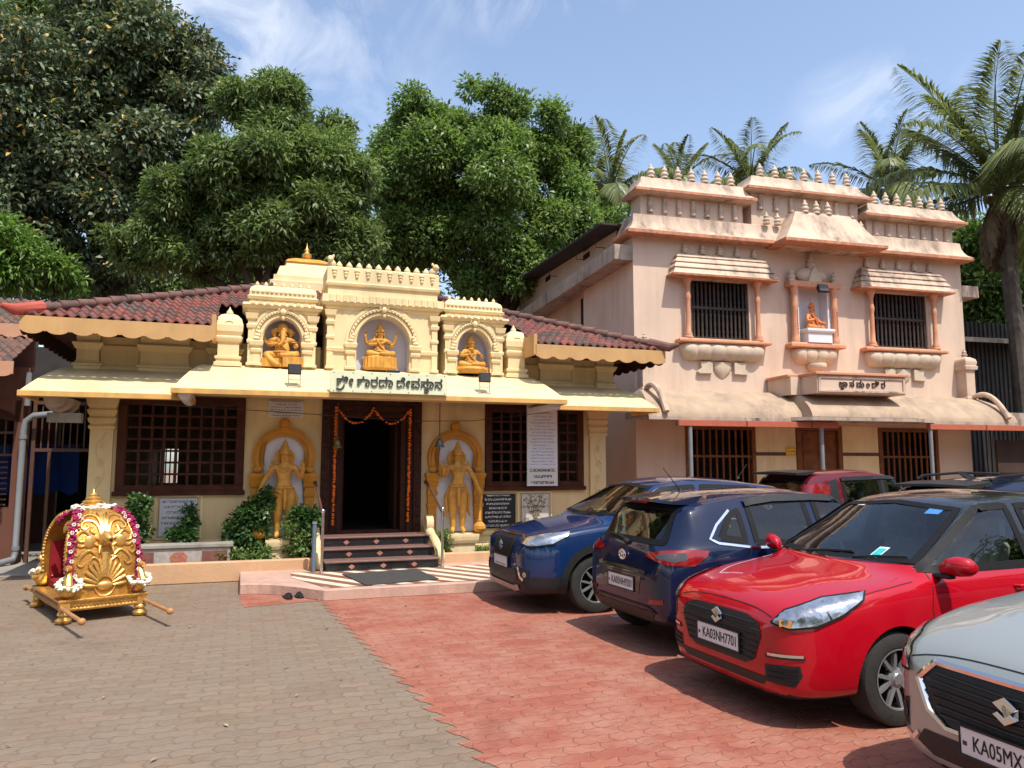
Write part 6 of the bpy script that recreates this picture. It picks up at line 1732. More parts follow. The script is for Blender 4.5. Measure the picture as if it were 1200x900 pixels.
garland('jasmine_garland', 'thick white flower ring round the palanquin finial', ring, .050, .036, 'jasmine')
for (x, y, nm) in ((-.34, -.64, 'front left swan'), (.34, -.64, 'front right swan'), (-.34, .64, 'rear left swan'), (.34, .64, 'rear right swan')):
    f = -1 if y < 0 else 1
    pts = [(x + .105 * math.cos(t), y + f * .08 + .09 * math.sin(t), .43 - .045 * math.cos(t - (PI / 2 if f > 0 else -PI / 2))) for t in [k * PI / 10 for k in range(21)]]
    garland('jasmine_garland', 'white flower garland round the neck of the %s of the palanquin' % nm, pts, .038, .028, 'jasmine')
o = thing('coconut', 'brown coconut lying on the red palanquin seat', 'coconut', PLO, PLR); o.scale = PLS
m = MB(); m.ball((-.18, -.32, .44), (.10, .11, .095), 14, 9); m.build('husk', 'husk', o, smooth=True)
m = MB(); m.tube([(-.18, -.32, .53), (-.17, -.31, .56)], [.02, .006], 6); m.build('tuft', 'rope', o)
# ------------------------------------------------------------------ cars (x forward, y to the car's left)
def interp(pts, x):
    pts = sorted(pts)
    if x <= pts[0][0]: return pts[0][1]
    for (a, p), (b, q) in zip(pts[:-1], pts[1:]):
        if x <= b:
            return p + (q - p) * (x - a) / (b - a)
    return pts[-1][1]
def inpoly(p, poly):
    x, y = p; c = False
    for i in range(len(poly)):
        (x1, y1), (x2, y2) = poly[i], poly[i - 1]
        if (y1 > y) != (y2 > y) and x < (x2 - x1) * (y - y1) / (y2 - y1) + x1: c = not c
    return c
def shrink(poly, d):
    cx = sum(p[0] for p in poly) / len(poly); cy = sum(p[1] for p in poly) / len(poly)
    out = []; n = len(poly)
    ar = sum(poly[i - 1][0] * poly[i][1] - poly[i][0] * poly[i - 1][1] for i in range(n))
    s = 1 if ar > 0 else -1
    for i in range(n):
        a, b, c = Vector(poly[i - 1]), Vector(poly[i]), Vector(poly[(i + 1) % n])
        e1 = (b - a).normalized(); e2 = (c - b).normalized()
        n1 = Vector((-e1.y, e1.x)) * s; n2 = Vector((-e2.y, e2.x)) * s
        k = n1 + n2; k = k / max(.35, k.length_squared / 2) if k.length > 1e-6 else n1
        out.append(tuple(b + k * d))
    return out
class Car:
    def __init__(s, name, label, cat, pos, yaw, sp):
        s.sp = sp; s.root = thing(name, label, cat, (pos[0], pos[1], .006), math.radians(yaw), 'cars parked in the yard')
        s.hull()
    def hull(s):
        sp = s.sp; L, W, H = sp['L'], sp['W'], sp['H']; xs = sorted(set(sp['x'])); K = 11
        rings = []
        for x in xs:
            hw = W / 2 * interp(sp['plan'], x); zb = interp(sp['bot'], x); zs = interp(sp['sh'], x); zc = max(interp(sp['top'], x), zs + .005)
            g = min(1, max(0, (zc - zs - .06) / .14)); g = g * g * (3 - 2 * g)
            ze = zc - interp(sp['crown'], x); ze = max(ze, zs + .02)
            re = W / 2 * (.90 - sp['tumble'] * (ze - zs) / (H - .95)) * min(1, interp(sp['plan'], x) * 1.02 + .0)
            b = hw * .93
            half = [(0, zb), (hw * .78, zb), (hw * .955, zb + .05), (hw * 1.0, zb + .30 * (zs - zb)), (hw * 1.0, zb + .62 * (zs - zb)), (hw * .985, zb + .86 * (zs - zb)), (hw * .955, zs)]
            hood = [(hw * .88, zs + .30 * (zc - zs)), (hw * .70, zs + .62 * (zc - zs)), (hw * .48, zs + .86 * (zc - zs)), (hw * .24, zs + .965 * (zc - zs)), (0, zc)]
            gh = [(b, zs + .022), ((b + re) / 2 + .018, (zs + ze) / 2), (re, ze), (re * .58, ze + (zc - ze) * .72), (0, zc)]
            half += [(p[0] * (1 - g) + q[0] * g, p[1] * (1 - g) + q[1] * g) for p, q in zip(hood, gh)]
            ring = [(x, y, z) for y, z in half] + [(x, -y, z) for y, z in reversed(half[1:-1])]
            rings.append(ring)
        me = bpy.data.meshes.new('hull'); n = len(rings[0])
        vs = [p for r in rings for p in r]; fs = []
        for i in range(len(rings) - 1):
            for j in range(n):
                k = (j + 1) % n; fs.append((i * n + j, i * n + k, (i + 1) * n + k, (i + 1) * n + j))
        for i, fl in ((0, False), (len(rings) - 1, True)):
            h = n // 2
            for j in range(h):
                a, b_, c, d = j, j + 1, (n - j - 1) % n, (n - j) % n
                q = [i * n + a, i * n + b_, i * n + c, i * n + d]
                q = list(dict.fromkeys(q))
                if len(q) >= 3: fs.append(tuple(q if not fl else reversed(q)))
        me.from_pydata(vs, [], fs); me.validate()
        o = bpy.data.objects.new('hull', me); COL.objects.link(o)
        cr = me.attributes.new('crease_edge', 'FLOAT', 'EDGE')
        for e in me.edges:
            a, b_ = e.vertices
            if abs(a - b_) == n:   # along the car
                j = a % n; j = j if j <= n // 2 else n - j
                cr.data[e.index].value = {2: .3, 6: .25, 9: .45, 5: .25}.get(j, 0)
        m = o.modifiers.new('s', 'SUBSURF'); m.levels = 2
        cut = []
        for ax in (sp['fx'], sp['rx']):
            for sd_ in (-1, 1):
                mb = MB(); R = sp['wr'] + sp.get('gap', .045); a, b_ = sorted((sd_ * (W / 2 - .30), sd_ * (W / 2 + .3)))
                mb.prism([(ax + R * math.cos(t), sp['wr'] + R * math.sin(t)) for t in [2 * PI * k / 40 for k in range(40)]], a, b_, 'y')
                c = mb.build('cutter', 'dark'); cut.append(c)
                bo = o.modifiers.new('b', 'BOOLEAN'); bo.object = c; bo.operation = 'DIFFERENCE'; bo.solver = 'EXACT'
        bpy.context.view_layer.update()
        dg = bpy.context.evaluated_depsgraph_get()
        m2 = bpy.data.meshes.new_from_object(o.evaluated_get(dg))
        bpy.data.objects.remove(o)
        for c in cut: bpy.data.objects.remove(c)
        bm = bmesh.new(); bm.from_mesh(m2); bpy.data.meshes.remove(m2)
        bmesh.ops.recalc_face_normals(bm, faces=bm.faces)
        bmf = bm.copy(); bmesh.ops.triangulate(bmf, faces=bmf.faces); s.bvh = BVHTree.FromBMesh(bmf); bmf.free()
        s.bm = bm
    def hit(s, p, d):
        d = Vector(d).normalized(); o = Vector(p) - d * 3
        h, n, i, dist = s.bvh.ray_cast(o, d)
        if h is None:
            h, n, i, dist = s.bvh.find_nearest(Vector(p))
            return h, n
        if n.dot(d) > 0: n = -n
        return h, n
    def basis(s, d):
        d = Vector(d).normalized(); u = Vector((0, 0, 1)).cross(d); u = u.normalized() if u.length > 1e-4 else Vector((1, 0, 0)); v = d.cross(u)
        return d, u, v
    def patch(s, name, pts, d, mt, off=.004, parent=None, step=.045, thick=0.):
        """polygon laid onto the body: points are thrown along d onto the hull"""
        d, u, v = s.basis(d)
        q = [(Vector(p).dot(u), Vector(p).dot(v)) for p in pts]; base = sum((Vector(p).dot(d) for p in pts)) / len(pts)
        bd = []
        for a, b in zip(q, q[1:] + q[:1]):
            n = max(1, int(math.hypot(b[0] - a[0], b[1] - a[1]) / step))
            bd += [(a[0] + (b[0] - a[0]) * k / n, a[1] + (b[1] - a[1]) * k / n) for k in range(n)]
        x0, x1 = min(p[0] for p in bd), max(p[0] for p in bd); y0, y1 = min(p[1] for p in bd), max(p[1] for p in bd)
        ins = shrink(q, step * .35) if len(q) > 2 else q
        grid = []
        nx = int((x1 - x0) / step) + 1; ny = int((y1 - y0) / step) + 1
        for i in range(nx + 1):
            for j in range(ny + 1):
                p = (x0 + (x1 - x0) * (i + .5) / (nx + 1), y0 + (y1 - y0) * (j + .5) / (ny + 1))
                if inpoly(p, ins): grid.append(p)
        V2 = [Vector(p) for p in bd + grid]; nb = len(bd)
        r = delaunay_2d_cdt(V2, [(k, (k + 1) % nb) for k in range(nb)], [], 1, 1e-5)
        bm = bmesh.new(); vs = []; 
        for p in r[0]:
            P = u * p.x + v * p.y + d * base; h, n = s.hit(P, d); vs.append(bm.verts.new(h + n * off))
        for f in r[2]:
            try: bm.faces.new([vs[k] for k in f])
            except ValueError: pass
        bmesh.ops.recalc_face_normals(bm, faces=bm.faces)
        for f in bm.faces:
            if f.normal.dot(d) > .0: f.normal_flip()
        if thick:
            bmesh.ops.solidify(bm, geom=list(bm.faces), thickness=thick)
        me = bpy.data.meshes.new(name); bm.to_mesh(me); bm.free()
        return link(name, me, mt, parent or s.root, True, 40)
    def strip(s, name, pts, d, w, mt, off=.004, parent=None, closed=False, obj=None, r=0):
        """thin band along a line laid on the body"""
        P = [Vector(p) for p in pts]; 
        if closed: P.append(P[0])
        path = []
        for a, b in zip(P[:-1], P[1:]):
            n = max(1, int((b - a).length / .04)); path += [a.lerp(b, k / n) for k in range(n)]
        path.append(P[-1])
        hs = [s.hit(p, d) for p in path]
        bm = obj or bmesh.new()
        if r:
            mb = MB(); mb.tube([h + n * off for h, n in hs], r, 6); return mb.build(name, mt, parent or s.root, smooth=True)
        prev = None
        for i, (h, n) in enumerate(hs):
            t = (hs[min(i + 1, len(hs) - 1)][0] - hs[max(i - 1, 0)][0]).normalized(); sd_ = t.cross(n).normalized()
            a = bm.verts.new(h + n * off + sd_ * w / 2); b = bm.verts.new(h + n * off - sd_ * w / 2)
            if prev: 
                f = bm.faces.new((prev[0], a, b, prev[1]))
                f.normal_update()
                if f.normal.dot(n) < 0: f.normal_flip()
            prev = (a, b)
        if obj: return
        me = bpy.data.meshes.new(name); bm.to_mesh(me); bm.free()
        return link(name, me, mt, parent or s.root, True, 40)
    def finish(s, paint, windows, roofpaint=None, cladding=None, roofz=None, trim='seal'):
        """windows: list of (name, poly, axis, side, glass); cut them out of the hull and fit panes"""
        sp = s.sp; bm = s.bm; dele = []
        if cladding: bmesh.ops.bisect_plane(bm, geom=list(bm.verts) + list(bm.edges) + list(bm.faces), plane_co=(0, 0, cladding[0]), plane_no=Vector((-cladding[1], 0, 1)))
        if roofpaint: bmesh.ops.bisect_plane(bm, geom=list(bm.verts) + list(bm.edges) + list(bm.faces), plane_co=(0, 0, 1.015), plane_no=(0, 0, 1))
        for f in bm.faces:
            c = f.calc_center_median(); f.material_index = 0
            rad = min(math.hypot(c.x - ax, c.z - sp['wr']) for ax in (sp['fx'], sp['rx']))
            if (rad < sp['wr'] + sp.get('gap', .045) + .002 and abs(c.y) < sp['W'] / 2 * .985 and c.z < .8 and abs(f.normal.y) < .6) or (f.normal.z < -.6 and c.z < .45) or (rad < sp['wr'] + .04 and abs(c.y) < sp['W'] / 2 - .2 and c.z < .75): f.material_index = 1
            elif cladding and c.z < cladding[0] + cladding[1] * c.x: f.material_index = 2
            elif roofpaint and roofz(c): f.material_index = 3
            for nm, poly, ax, sd_, gl in windows:
                if ax == 'y' and c.y * sd_ > 0.3 and abs(f.normal.y) > .35 and inpoly((c.x, c.z), shrink(poly, .035)): dele.append(f); break
                if ax == 'x' and f.normal.x * sd_ > .1 and inpoly((c.y, c.z), shrink(poly, .035)) : dele.append(f); break
        bmesh.ops.delete(bm, geom=dele, context='FACES')
        me = bpy.data.meshes.new('body'); bm.to_mesh(me); bm.free()
        s.body = link('body', me, [paint, 'black', 'black', roofpaint or paint], s.root, True, 38)
        for nm, poly, ax, sd_, gl in windows:
            pts = [(p[0], sd_ * sp['W'] / 2, p[1]) if ax == 'y' else (sd_ * sp['L'] / 2, p[0], p[1]) for p in poly]
            d = (0, -sd_, 0) if ax == 'y' else (-sd_, 0, 0)
            w = s.patch(nm, pts, d, gl, .003, step=.06)
            s.strip('window_seal', [(q[0], sd_ * sp['W'] / 2, q[1]) if ax == 'y' else (sd_ * sp['L'] / 2, q[0], q[1]) for q in shrink(poly, .022)], d, .06, trim, .0055, w, True)
        s.interior()
    def interior(s):
        sp = s.sp; W = sp['W']; f = sp['dash']; m = MB()
        m.box(sp['rx'] - .1, f + .25, -W / 2 + .14, W / 2 - .14, .32, .42)
        m.loft([[(f + .45, -W / 2 + .2, .80), (f + .45, W / 2 - .2, .80), (f + .45, W / 2 - .2, .90), (f + .45, -W / 2 + .2, .90)], [(f, -W / 2 + .16, .60), (f, W / 2 - .16, .60), (f, W / 2 - .16, .965), (f, -W / 2 + .16, .965)]])
        m.build('dashboard', mat('dark_cabin_trim', (.08, .08, .078), .8, .2, 9), s.root)
        cab = mat('seat_cloth', (.26, .255, .24), .9, .25, 12)
        for x, ys in ((f - .75, (-.36, .36)), (f - 1.55, (-.40, .40))):
            for y in ys:
                m = MB(); m.box(x - .1, x + .42, y - .24, y + .24, .42, .58)
                m.loft([[(x - .1 - .25 * t - .05, y - .23 + .05 * t, .5 + .62 * t), (x - .1 - .25 * t - .05, y + .23 - .05 * t, .5 + .62 * t), (x + .04 - .25 * t, y + .23 - .05 * t, .5 + .62 * t), (x + .04 - .25 * t, y - .23 + .05 * t, .5 + .62 * t)] for t in (0, .5, 1)])
                m.box(x - .42, x - .30, y - .12, y + .12, 1.14, 1.32)
                m.build('seat', cab, s.root, bevel=.03)
        m = MB(); c = Vector((f - .12, -.36, .98))   # wheel on the right-hand side
        m.tube([c + Vector((-.07 * math.sin(t), .18 * math.cos(t), .16 * math.sin(t))) for t in [k * PI / 12 for k in range(25)]], .016, 7); m.tube([c, c + Vector((.2, 0, -.12))], .03, 7); m.box(c.x - .03, c.x + .01, c.y - .16, c.y + .16, c.z - .02, c.z + .02)
        m.build('steering_wheel', 'black', s.root, smooth=True, ang=40)
    def wheels(s, style='double', rim='alloy'):
        sp = s.sp; r = sp['wr']; w = .19; rr = r * sp.get('rimk', .64)
        tyre = MB(); tyre.lathe([(rr * .98, -w * .45), (rr * 1.05, -w * .5), (r * .86, -w * .54), (r * .965, -w * .47), (r, -w * .36), (r, w * .36), (r * .965, w * .47), (r * .86, w * .54), (rr * 1.05, w * .5), (rr * .98, w * .42), (rr * .95, .0), (rr * .98, -w * .45)], (0, 0, 0), 44, 'y', cap=False)
        first = None
        for ax in (sp['fx'], sp['rx']):
            for sd_ in (1, -1):
                if first is None:
                    o = tyre.build('wheel', 'rubber', s.root, smooth=True, ang=35)
                    m = MB()
                    m.lathe([(rr * 1.0, w * .46), (rr * 1.02, w * .50), (rr * .97, w * .50), (rr * .945, w * .42)], (0, 0, 0), 40, 'y', cap=False)
                    m.lathe([(.0, w * .44), (.034, w * .44), (.04, w * .40), (.07, w * .33), (.075, w * .15)], (0, 0, 0), 20, 'y', cap=False)
                    n = 5
                    for k in range(n):
                        a0 = 2 * PI * k / n + .3
                        for q in ((-1, 1) if style == 'double' else (0,)):
                            da = .27 * q; ww = .0135 if style == 'double' else .03
                            def pt(rad, ang, off): return (rad * math.cos(ang) - off * math.sin(ang), rad * math.sin(ang) + off * math.cos(ang))
                            A = a0 + da * .55; B = a0 + da * 1.15
                            p0, p1 = pt(.055, A, -ww * .9), pt(.055, A, ww * .9); p2, p3 = pt(rr * .60, a0 + da * 1.1, ww), pt(rr * .60, a0 + da * 1.1, -ww); p4, p5 = pt(rr * .955, B, ww * .75), pt(rr * .955, B, -ww * .75)
                            m.loft([[(p0[0], w * .36, p0[1]), (p1[0], w * .36, p1[1]), (p1[0], w * .22, p1[1]), (p0[0], w * .22, p0[1])], [(p3[0], w * .40, p3[1]), (p2[0], w * .40, p2[1]), (p2[0], w * .26, p2[1]), (p3[0], w * .26, p3[1])], [(p5[0], w * .44, p5[1]), (p4[0], w * .44, p4[1]), (p4[0], w * .3, p4[1]), (p5[0], w * .3, p5[1])]])
                    ri = m.build('rim', rim, o, smooth=True, ang=25)
                    m = MB(); m.lathe([(rr * .95, w * .43), (rr * .91, w * .1), (rr * .89, -w * .3)], (0, 0, 0), 40, 'y', cap=False); m.lathe([(.0, -.01), (rr * .93, -.01), (rr * .93, -.03), (0, -.03)], (0, 0, 0), 30, 'y')
                    for k in range(5):
                        a = 2 * PI * k / 5 + .3 + PI / 5; m.lathe([(0, w * .30), (.012, w * .30), (.013, w * .1)], (.085 * math.cos(a), 0, .085 * math.sin(a)), 8, 'y')
                    m.build('brake_disc', 'alloydark', o)
                    first = o
                else:
                    o = first.copy(); COL.objects.link(o); o.parent = s.root
                    for ch in first.children:
                        c = ch.copy(); COL.objects.link(c); c.parent = o
                o.location = (ax, sd_ * (sp['W'] / 2 - .125), r); o.rotation_euler = (0, (.4 if ax > 0 else 1.1), 0 if sd_ > 0 else PI)
    def plate(s, txt, x, z, face, tilt=0., w=.50, h=.125, y=0., ink='ink', part=1.):
        o = bpy.data.objects.new('number_plate', None)
        m = MB(); m.box(-.008, .0, -w / 2, w / 2, -h / 2, h / 2)
        p = m.build('number_plate', 'plate', s.root, bevel=.002)
        m = MB()
        for a, b, c, d in ((-w / 2 - .008, w / 2 + .008, h / 2, h / 2 + .01), (-w / 2 - .008, w / 2 + .008, -h / 2 - .01, -h / 2), (-w / 2 - .008, -w / 2, -h / 2, h / 2), (w / 2, w / 2 + .008, -h / 2, h / 2)): m.box(-.012, .004, a, b, c, d)
        m.build('plate_frame', 'black', p)
        if not txt:   # writing too small to read in the photo
            m = MB(); m.box(-w / 2 + .05, w / 2 - .03, -.0025, -.001, -h / 2 + .02, h / 2 - .02); t_ = m.build('lettering', textmat('plate_face', (.66, .66, .67), (.03, .03, .03), 1 / .14, 40, .45), p); t_.rotation_euler = (0, 0, PI / 2)
            bpy.data.objects.remove(o); p.location = (x, y, z); p.rotation_euler = (0, tilt, 0 if face > 0 else PI); return p
        bm = bmesh.new(); me = text_mesh(txt, 1.0, 0); bm.from_mesh(me); bpy.data.meshes.remove(me)
        xs = [v.co.x for v in bm.verts]; ys = [v.co.y for v in bm.verts]; kx = (w * .80 * part) / (max(xs) - min(xs)); ky = h * .56 / (max(ys) - min(ys)); cx = (max(xs) + min(xs)) / 2; cy = (max(ys) + min(ys)) / 2
        # heavier strokes: a second, slightly shifted copy under the first
        g = bmesh.ops.duplicate(bm, geom=list(bm.faces)); 
        for v in [q for q in g['geom'] if isinstance(q, bmesh.types.BMVert)]: v.co.x += .022; v.co.z -= .001 / max(kx, 1e-6) * .2
        for v in bm.verts: v.co = (.0025 + v.co.z * .1, (v.co.x - cx) * kx + .02 - w * .40 * (1 - part), (v.co.y - cy) * ky)
        me = bpy.data.meshes.new('lettering'); bm.to_mesh(me); bm.free(); link('lettering', me, ink, p)
        m = MB(); m.box(0, .0015, -w / 2 + .012, -w / 2 + .035, -.02, .0); m.build('plate_mark', 'lettergrey', p)
        bpy.data.objects.remove(o)
        p.location = (x, y, z); p.rotation_euler = (0, tilt, 0 if face > 0 else PI)
        return p
    def mirrors(s, x, z, mt, y=None, sides=(1, -1)):
        for sd_ in sides:
            Y = (y or s.sp['W'] / 2) 
            m = MB(); m.loft([[(x - .06 + .10 * k * .5, sd_ * (Y + .02 + q * .0), z) for k in (0,)] * 0 or [(x + .04 * math.cos(a) * r_ * 1.4 - .0 + dx, sd_ * yy, z + .062 * math.sin(a) * r_ + dz) for a in [2 * PI * j / 14 for j in range(14)]] for yy, r_, dx, dz in ((Y - .02, .55, .02, -.02), (Y + .03, .95, .01, 0), (Y + .10, 1.1, .0, .005), (Y + .165, .95, -.02, .005), (Y + .195, .5, -.035, .0))])
            o = m.build('wing_mirror', mt, s.root, smooth=True, ang=60)
            m = MB(); m.box(x - .02, x + .05, sd_ * (Y - .08) if sd_ > 0 else -(Y + .06), (Y + .06) if sd_ > 0 else -(Y - .08), z - .085, z - .055); m.build('mirror_arm', 'black', o, bevel=.008)
    def handle(s, x, z, mt):
        for sd_ in (1, -1):
            h, n = s.hit((x, sd_ * 1, z), (0, -sd_, 0)); m = MB()
            m.tube([h + Vector((-.10, sd_ * .0, -.002)), h + Vector((-.085, sd_ * .03, 0)), h + Vector((0, sd_ * .036, .002)), h + Vector((.085, sd_ * .03, 0)), h + Vector((.10, 0, 0))], .013, 7)
            o = m.build('door_handle', mt, s.root, smooth=True)
    def gaps(s, lines, w=.007):
        bm = bmesh.new()
        for pts, d in lines:
            s.strip('', pts, d, w, 'ink', .0025, None, False, bm)
        me = bpy.data.meshes.new('panel_gaps'); bm.to_mesh(me); bm.free(); return link('panel_gaps', me, 'ink', s.root)
def S_emblem(car, x, z, size, tilt=0.):
    P = [(0, .5), (.5, .20), (.30, .07), (0, .25), (-.12, .17), (.5, -.2), (0, -.5), (-.5, -.20), (-.30, -.07), (0, -.25), (.12, -.17), (-.5, .2)]
    m = MB(); m.prism([(p * size, q * size) for p, q in P], -.004, .010, 'x'); o = m.build('emblem', 'chrome', car.root, bevel=.002); o.location = (x, 0, z); o.rotation_euler = (0, tilt, 0); return o
SIDES = (1, -1)
def both(pts): return [[(x, y * s, z) for x, y, z in pts] for s in SIDES]

def sp_hatch(L, W, H, fo, wb, wr, hood=.0, **k):
    """side view of a small hatchback, nose at +L/2"""
    f = L / 2
    d = dict(L=L, W=W, H=H, fx=f - fo, rx=f - fo - wb, wr=wr, tumble=.235, dash=f - 1.20)
    d['x'] = [f, f - .012, f - .04, f - .09, f - .17, f - .30, f - .45, f - .62, f - .80, f - .95, f - 1.05, f - 1.15, f - 1.28, f - 1.42, f - 1.56, f - 1.70, f - 1.80, f - 1.95, f - 2.2, f - 2.5, f - 2.8, f - 3.05, f - 3.25, f - 3.38, f - 3.50, f - 3.60, f - 3.68, -f + .09, -f + .04, -f + .012, -f]
    d['x'] = [x for x in d['x'] if x >= -f]
    d['plan'] = [(f, .52), (f - .012, .66), (f - .04, .755), (f - .09, .83), (f - .17, .895), (f - .30, .95), (f - .45, .98), (f - .62, .995), (f - 1.5, 1.0), (-f + .8, 1.), (-f + .5, .985), (-f + .25, .95), (-f + .12, .91), (-f + .05, .86), (-f + .015, .78), (-f, .62)]
    d['bot'] = [(f, .33), (f - .012, .25), (f - .04, .19), (f - .1, .165), (f - .5, .18), (-f + .5, .2), (-f + .12, .25), (-f + .04, .29), (-f, .40)]
    d['sh'] = [(f, .585), (f - .012, .655), (f - .04, .70), (f - .09, .735), (f - .17, .765), (f - .3, .80), (f - .62, .865), (f - .95, .905), (f - 1.3, .92), (f - 2.2, .945), (-f + .5, .975), (-f + .12, .93), (-f + .04, .88), (-f, .70)]
    d['top'] = [(f, .60), (f - .012, .68), (f - .04, .735), (f - .09, .785), (f - .17, .825), (f - .3, .865), (f - .62, .935), (f - .95, .985), (f - 1.05, 1.01), (f - 1.15, 1.07), (f - 1.8, H - .075), (f - 1.95, H - .04), (f - 2.2, H - .005), (f - 2.5, H), (f - 3.05, H - .03), (f - 3.38, H - .075), (-f + .30, H - .14), (-f + .20, H - .32), (-f + .09, 1.0), (-f + .04, .92), (-f, .72)]
    d['crown'] = [(f - 1.05, .02), (f - 1.2, .06), (f - 1.6, .085), (f - 1.9, .06), (f - 2.4, .05), (-f + .5, .05), (-f + .25, .06), (-f + .1, .03)]
    d.update(k); return d

MT['lampbowl'] = mat('lamp_bowl_chrome', (.42, .43, .45), .1, .3, 30, .3, 20, metal=.9)
# --- red hatchback -------------------------------------------------------------------------------
sp = sp_hatch(3.84, 1.735, 1.53, .82, 2.45, .305)
c = Car('red_car', 'red hatchback with black roof seen from the front, between the silver and navy cars', 'car', (3.32, 6.44), 200.2, sp)
f = 1.92
side = [(.86, .99), (.10, 1.40), (-.32, 1.425), (-1.02, 1.39), (-1.02, .995)]
side2 = [(.80, .985), (.05, 1.425), (-.26, 1.435), (-.26, .98)]
side3 = [(-.34, .98), (-.34, 1.435), (-1.02, 1.40), (-1.30, 1.10), (-1.26, 1.02)]
ws = [(-.66, 1.02), (-.71, 1.00), (.71, 1.00), (.66, 1.02), (.52, 1.42), (0, 1.455), (-.52, 1.42)]
ws = [(-.70, 1.015), (0, 1.0), (.70, 1.015), (.55, 1.405), (0, 1.445), (-.55, 1.405)]
rw = [(-.58, 1.05), (.58, 1.05), (.50, 1.33), (-.50, 1.33)]
c.finish('paint_red', [('windshield', ws, 'x', 1, 'windshield'), ('rear_window', rw, 'x', -1, 'tintglass')] + [('side_window', p, 'y', s, 'windshield') for p in (side2, side3) for s in SIDES],
         'paint_black', None, lambda q: (q.z > 1.015 and q.x < .93 and q.x > -1.75))
c.wheels('double'); c.mirrors(.66, 1.03, 'paint_red', .86); c.handle(-.10 - .0, .86, 'paint_red')
g = c.patch('grille', [(f, y, z) for y, z in ((-.44, .655), (-.30, .69), (.30, .69), (.44, .655), (.47, .57), (.40, .41), (.30, .365), (-.30, .365), (-.40, .41), (-.47, .57))], (-1, 0, 0), 'black', .006)
for k in range(7):
    z = .405 + .04 * k; yy = .36 + .10 * min(1, (z - .37) / .2) - (.06 if z > .64 else 0)
    c.strip('grille_slat', [(f, -yy, z), (f, 0, z), (f, yy, z)], (-1, 0, 0), 0, 'black', .010, g, r=.007)
S_emblem(c, f + .022, .635, .115, -.08)
c.plate('KA03NH7701', f + .022, .485, 1)
c.patch('lower_intake', [(f, y, z) for y, z in ((-.52, .315), (.52, .315), (.46, .255), (-.46, .255))], (-1, 0, 0), 'black', .005)
for s in SIDES:
    hl = c.patch('headlight', [(x, y * s, z) for x, y, z in ((1.84, .50, .675), (1.78, .56, .755), (1.60, .70, .835), (1.36, .83, .875), (1.40, .85, .83), (1.55, .82, .74), (1.70, .76, .675), (1.80, .62, .65))], (-.70, -.71 * s, 0), 'silverrefl', .012, step=.03)
    c.strip('lamp_edge', [(x, y * s, z) for x, y, z in ((1.84, .50, .675), (1.78, .56, .755), (1.60, .70, .835), (1.36, .83, .875), (1.40, .85, .83), (1.55, .82, .74), (1.70, .76, .675), (1.80, .62, .65))], (-.70, -.71 * s, 0), .014, 'seal', .0135, hl, True)
    c.patch('lamp_bowl', [(1.70 - .055 * math.cos(a) , (.69 + .055 * math.cos(a)) * s, .735 + .042 * math.sin(a)) for a in [k * PI / 8 for k in range(16)]], (-.7, -.71 * s, 0), 'lampbowl', .015, hl, .03)
    c.patch('indicator', [(x, y * s, z) for x, y, z in ((1.80, .54, .70), (1.75, .60, .70), (1.76, .60, .66), (1.81, .55, .66))], (-.7, -.71 * s, 0), 'amber', .015, hl)
    c.patch('lamp_divider', [(x, y * s, z) for x, y, z in ((1.60, .70, .815), (1.592, .706, .818), (1.60, .79, .715), (1.61, .785, .71))], (-.7, -.71 * s, 0), 'alloydark', .0145, hl)
    c.patch('fog_vent', [(f, y * s, z) for y, z in ((.50, .40), (.76, .425), (.77, .36), (.72, .285), (.50, .29))], (-1, -.35 * s, 0), 'black', .005)
    for q in (.325, .36, .39): c.strip('vent_slat', [(f, y * s, z) for y, z in ((.52, q), (.75, q + .012))], (-1, -.35 * s, 0), 0, 'alloydark', .009, None, r=.006)
    c.strip('chrome_trim', [(f, y * s, z) for y, z in ((.53, .47), (.78, .485))], (-1, -.35 * s, 0), .018, 'chrome', .010); c.strip('trim_edge', [(f, y * s, z) for y, z in ((.51, .458), (.79, .472))], (-1, -.35 * s, 0), .022, 'black', .007)
c.gaps([([(f, y_, .752 - .35 * y_ ** 4 - .06 * y_ * y_) for y_ in np.linspace(-.54, .54, 15)], (-1, 0, 0)),
        *[([(1.36, .80 * s, 2), (1.1, .80 * s, 2), (.90, .79 * s, 2)], (0, 0, -1)) for s in SIDES],
        *[([(.74, s, .98), (.80, s, .75), (.78, s, .40), (.70, s, .22)], (0, -s, 0)) for s in SIDES], *[([(-.30, s, .97), (-.32, s, .6), (-.34, s, .22)], (0, -s, 0)) for s in SIDES],
        *[([(.76, s, .255), (-1.0, s, .265)], (0, -s, 0)) for s in SIDES], ])
m = MB()
for s in SIDES: m.tube([c.hit((1.2, y, z), (-1, 0, 0))[0] + Vector((.012, 0, .004)) for y, z in ((-.05 + s * .25, 1.025), (.12 + s * .25, 1.045), (.40 + s * .25 if s < 0 else .60, 1.06))], .011, 5)
m.build('wipers', 'black', c.root)
for nm, y, z, w, h, mt in (('windshield_sticker', .40, 1.37, .11, .05, 'stickerblue'), ('windshield_sticker', .36, 1.065, .085, .08, 'stickerwhite'), ('windshield_sticker', -.34, 1.395, .09, .035, 'stickerwhite')):
    st_ = c.patch(nm, [(1.2, y - w / 2, z - h / 2), (1.2, y + w / 2, z - h / 2), (1.2, y + w / 2, z + h / 2), (1.2, y - w / 2, z + h / 2)], (-1, 0, 0), mt, .005)
    if y == .36: c.patch('sticker_print', [(1.2, y - .032, z - .03), (1.2, y + .032, z - .03), (1.2, y + .032, z + .03), (1.2, y - .032, z + .03)], (-1, 0, 0), 'stickerteal', .0065, st_)
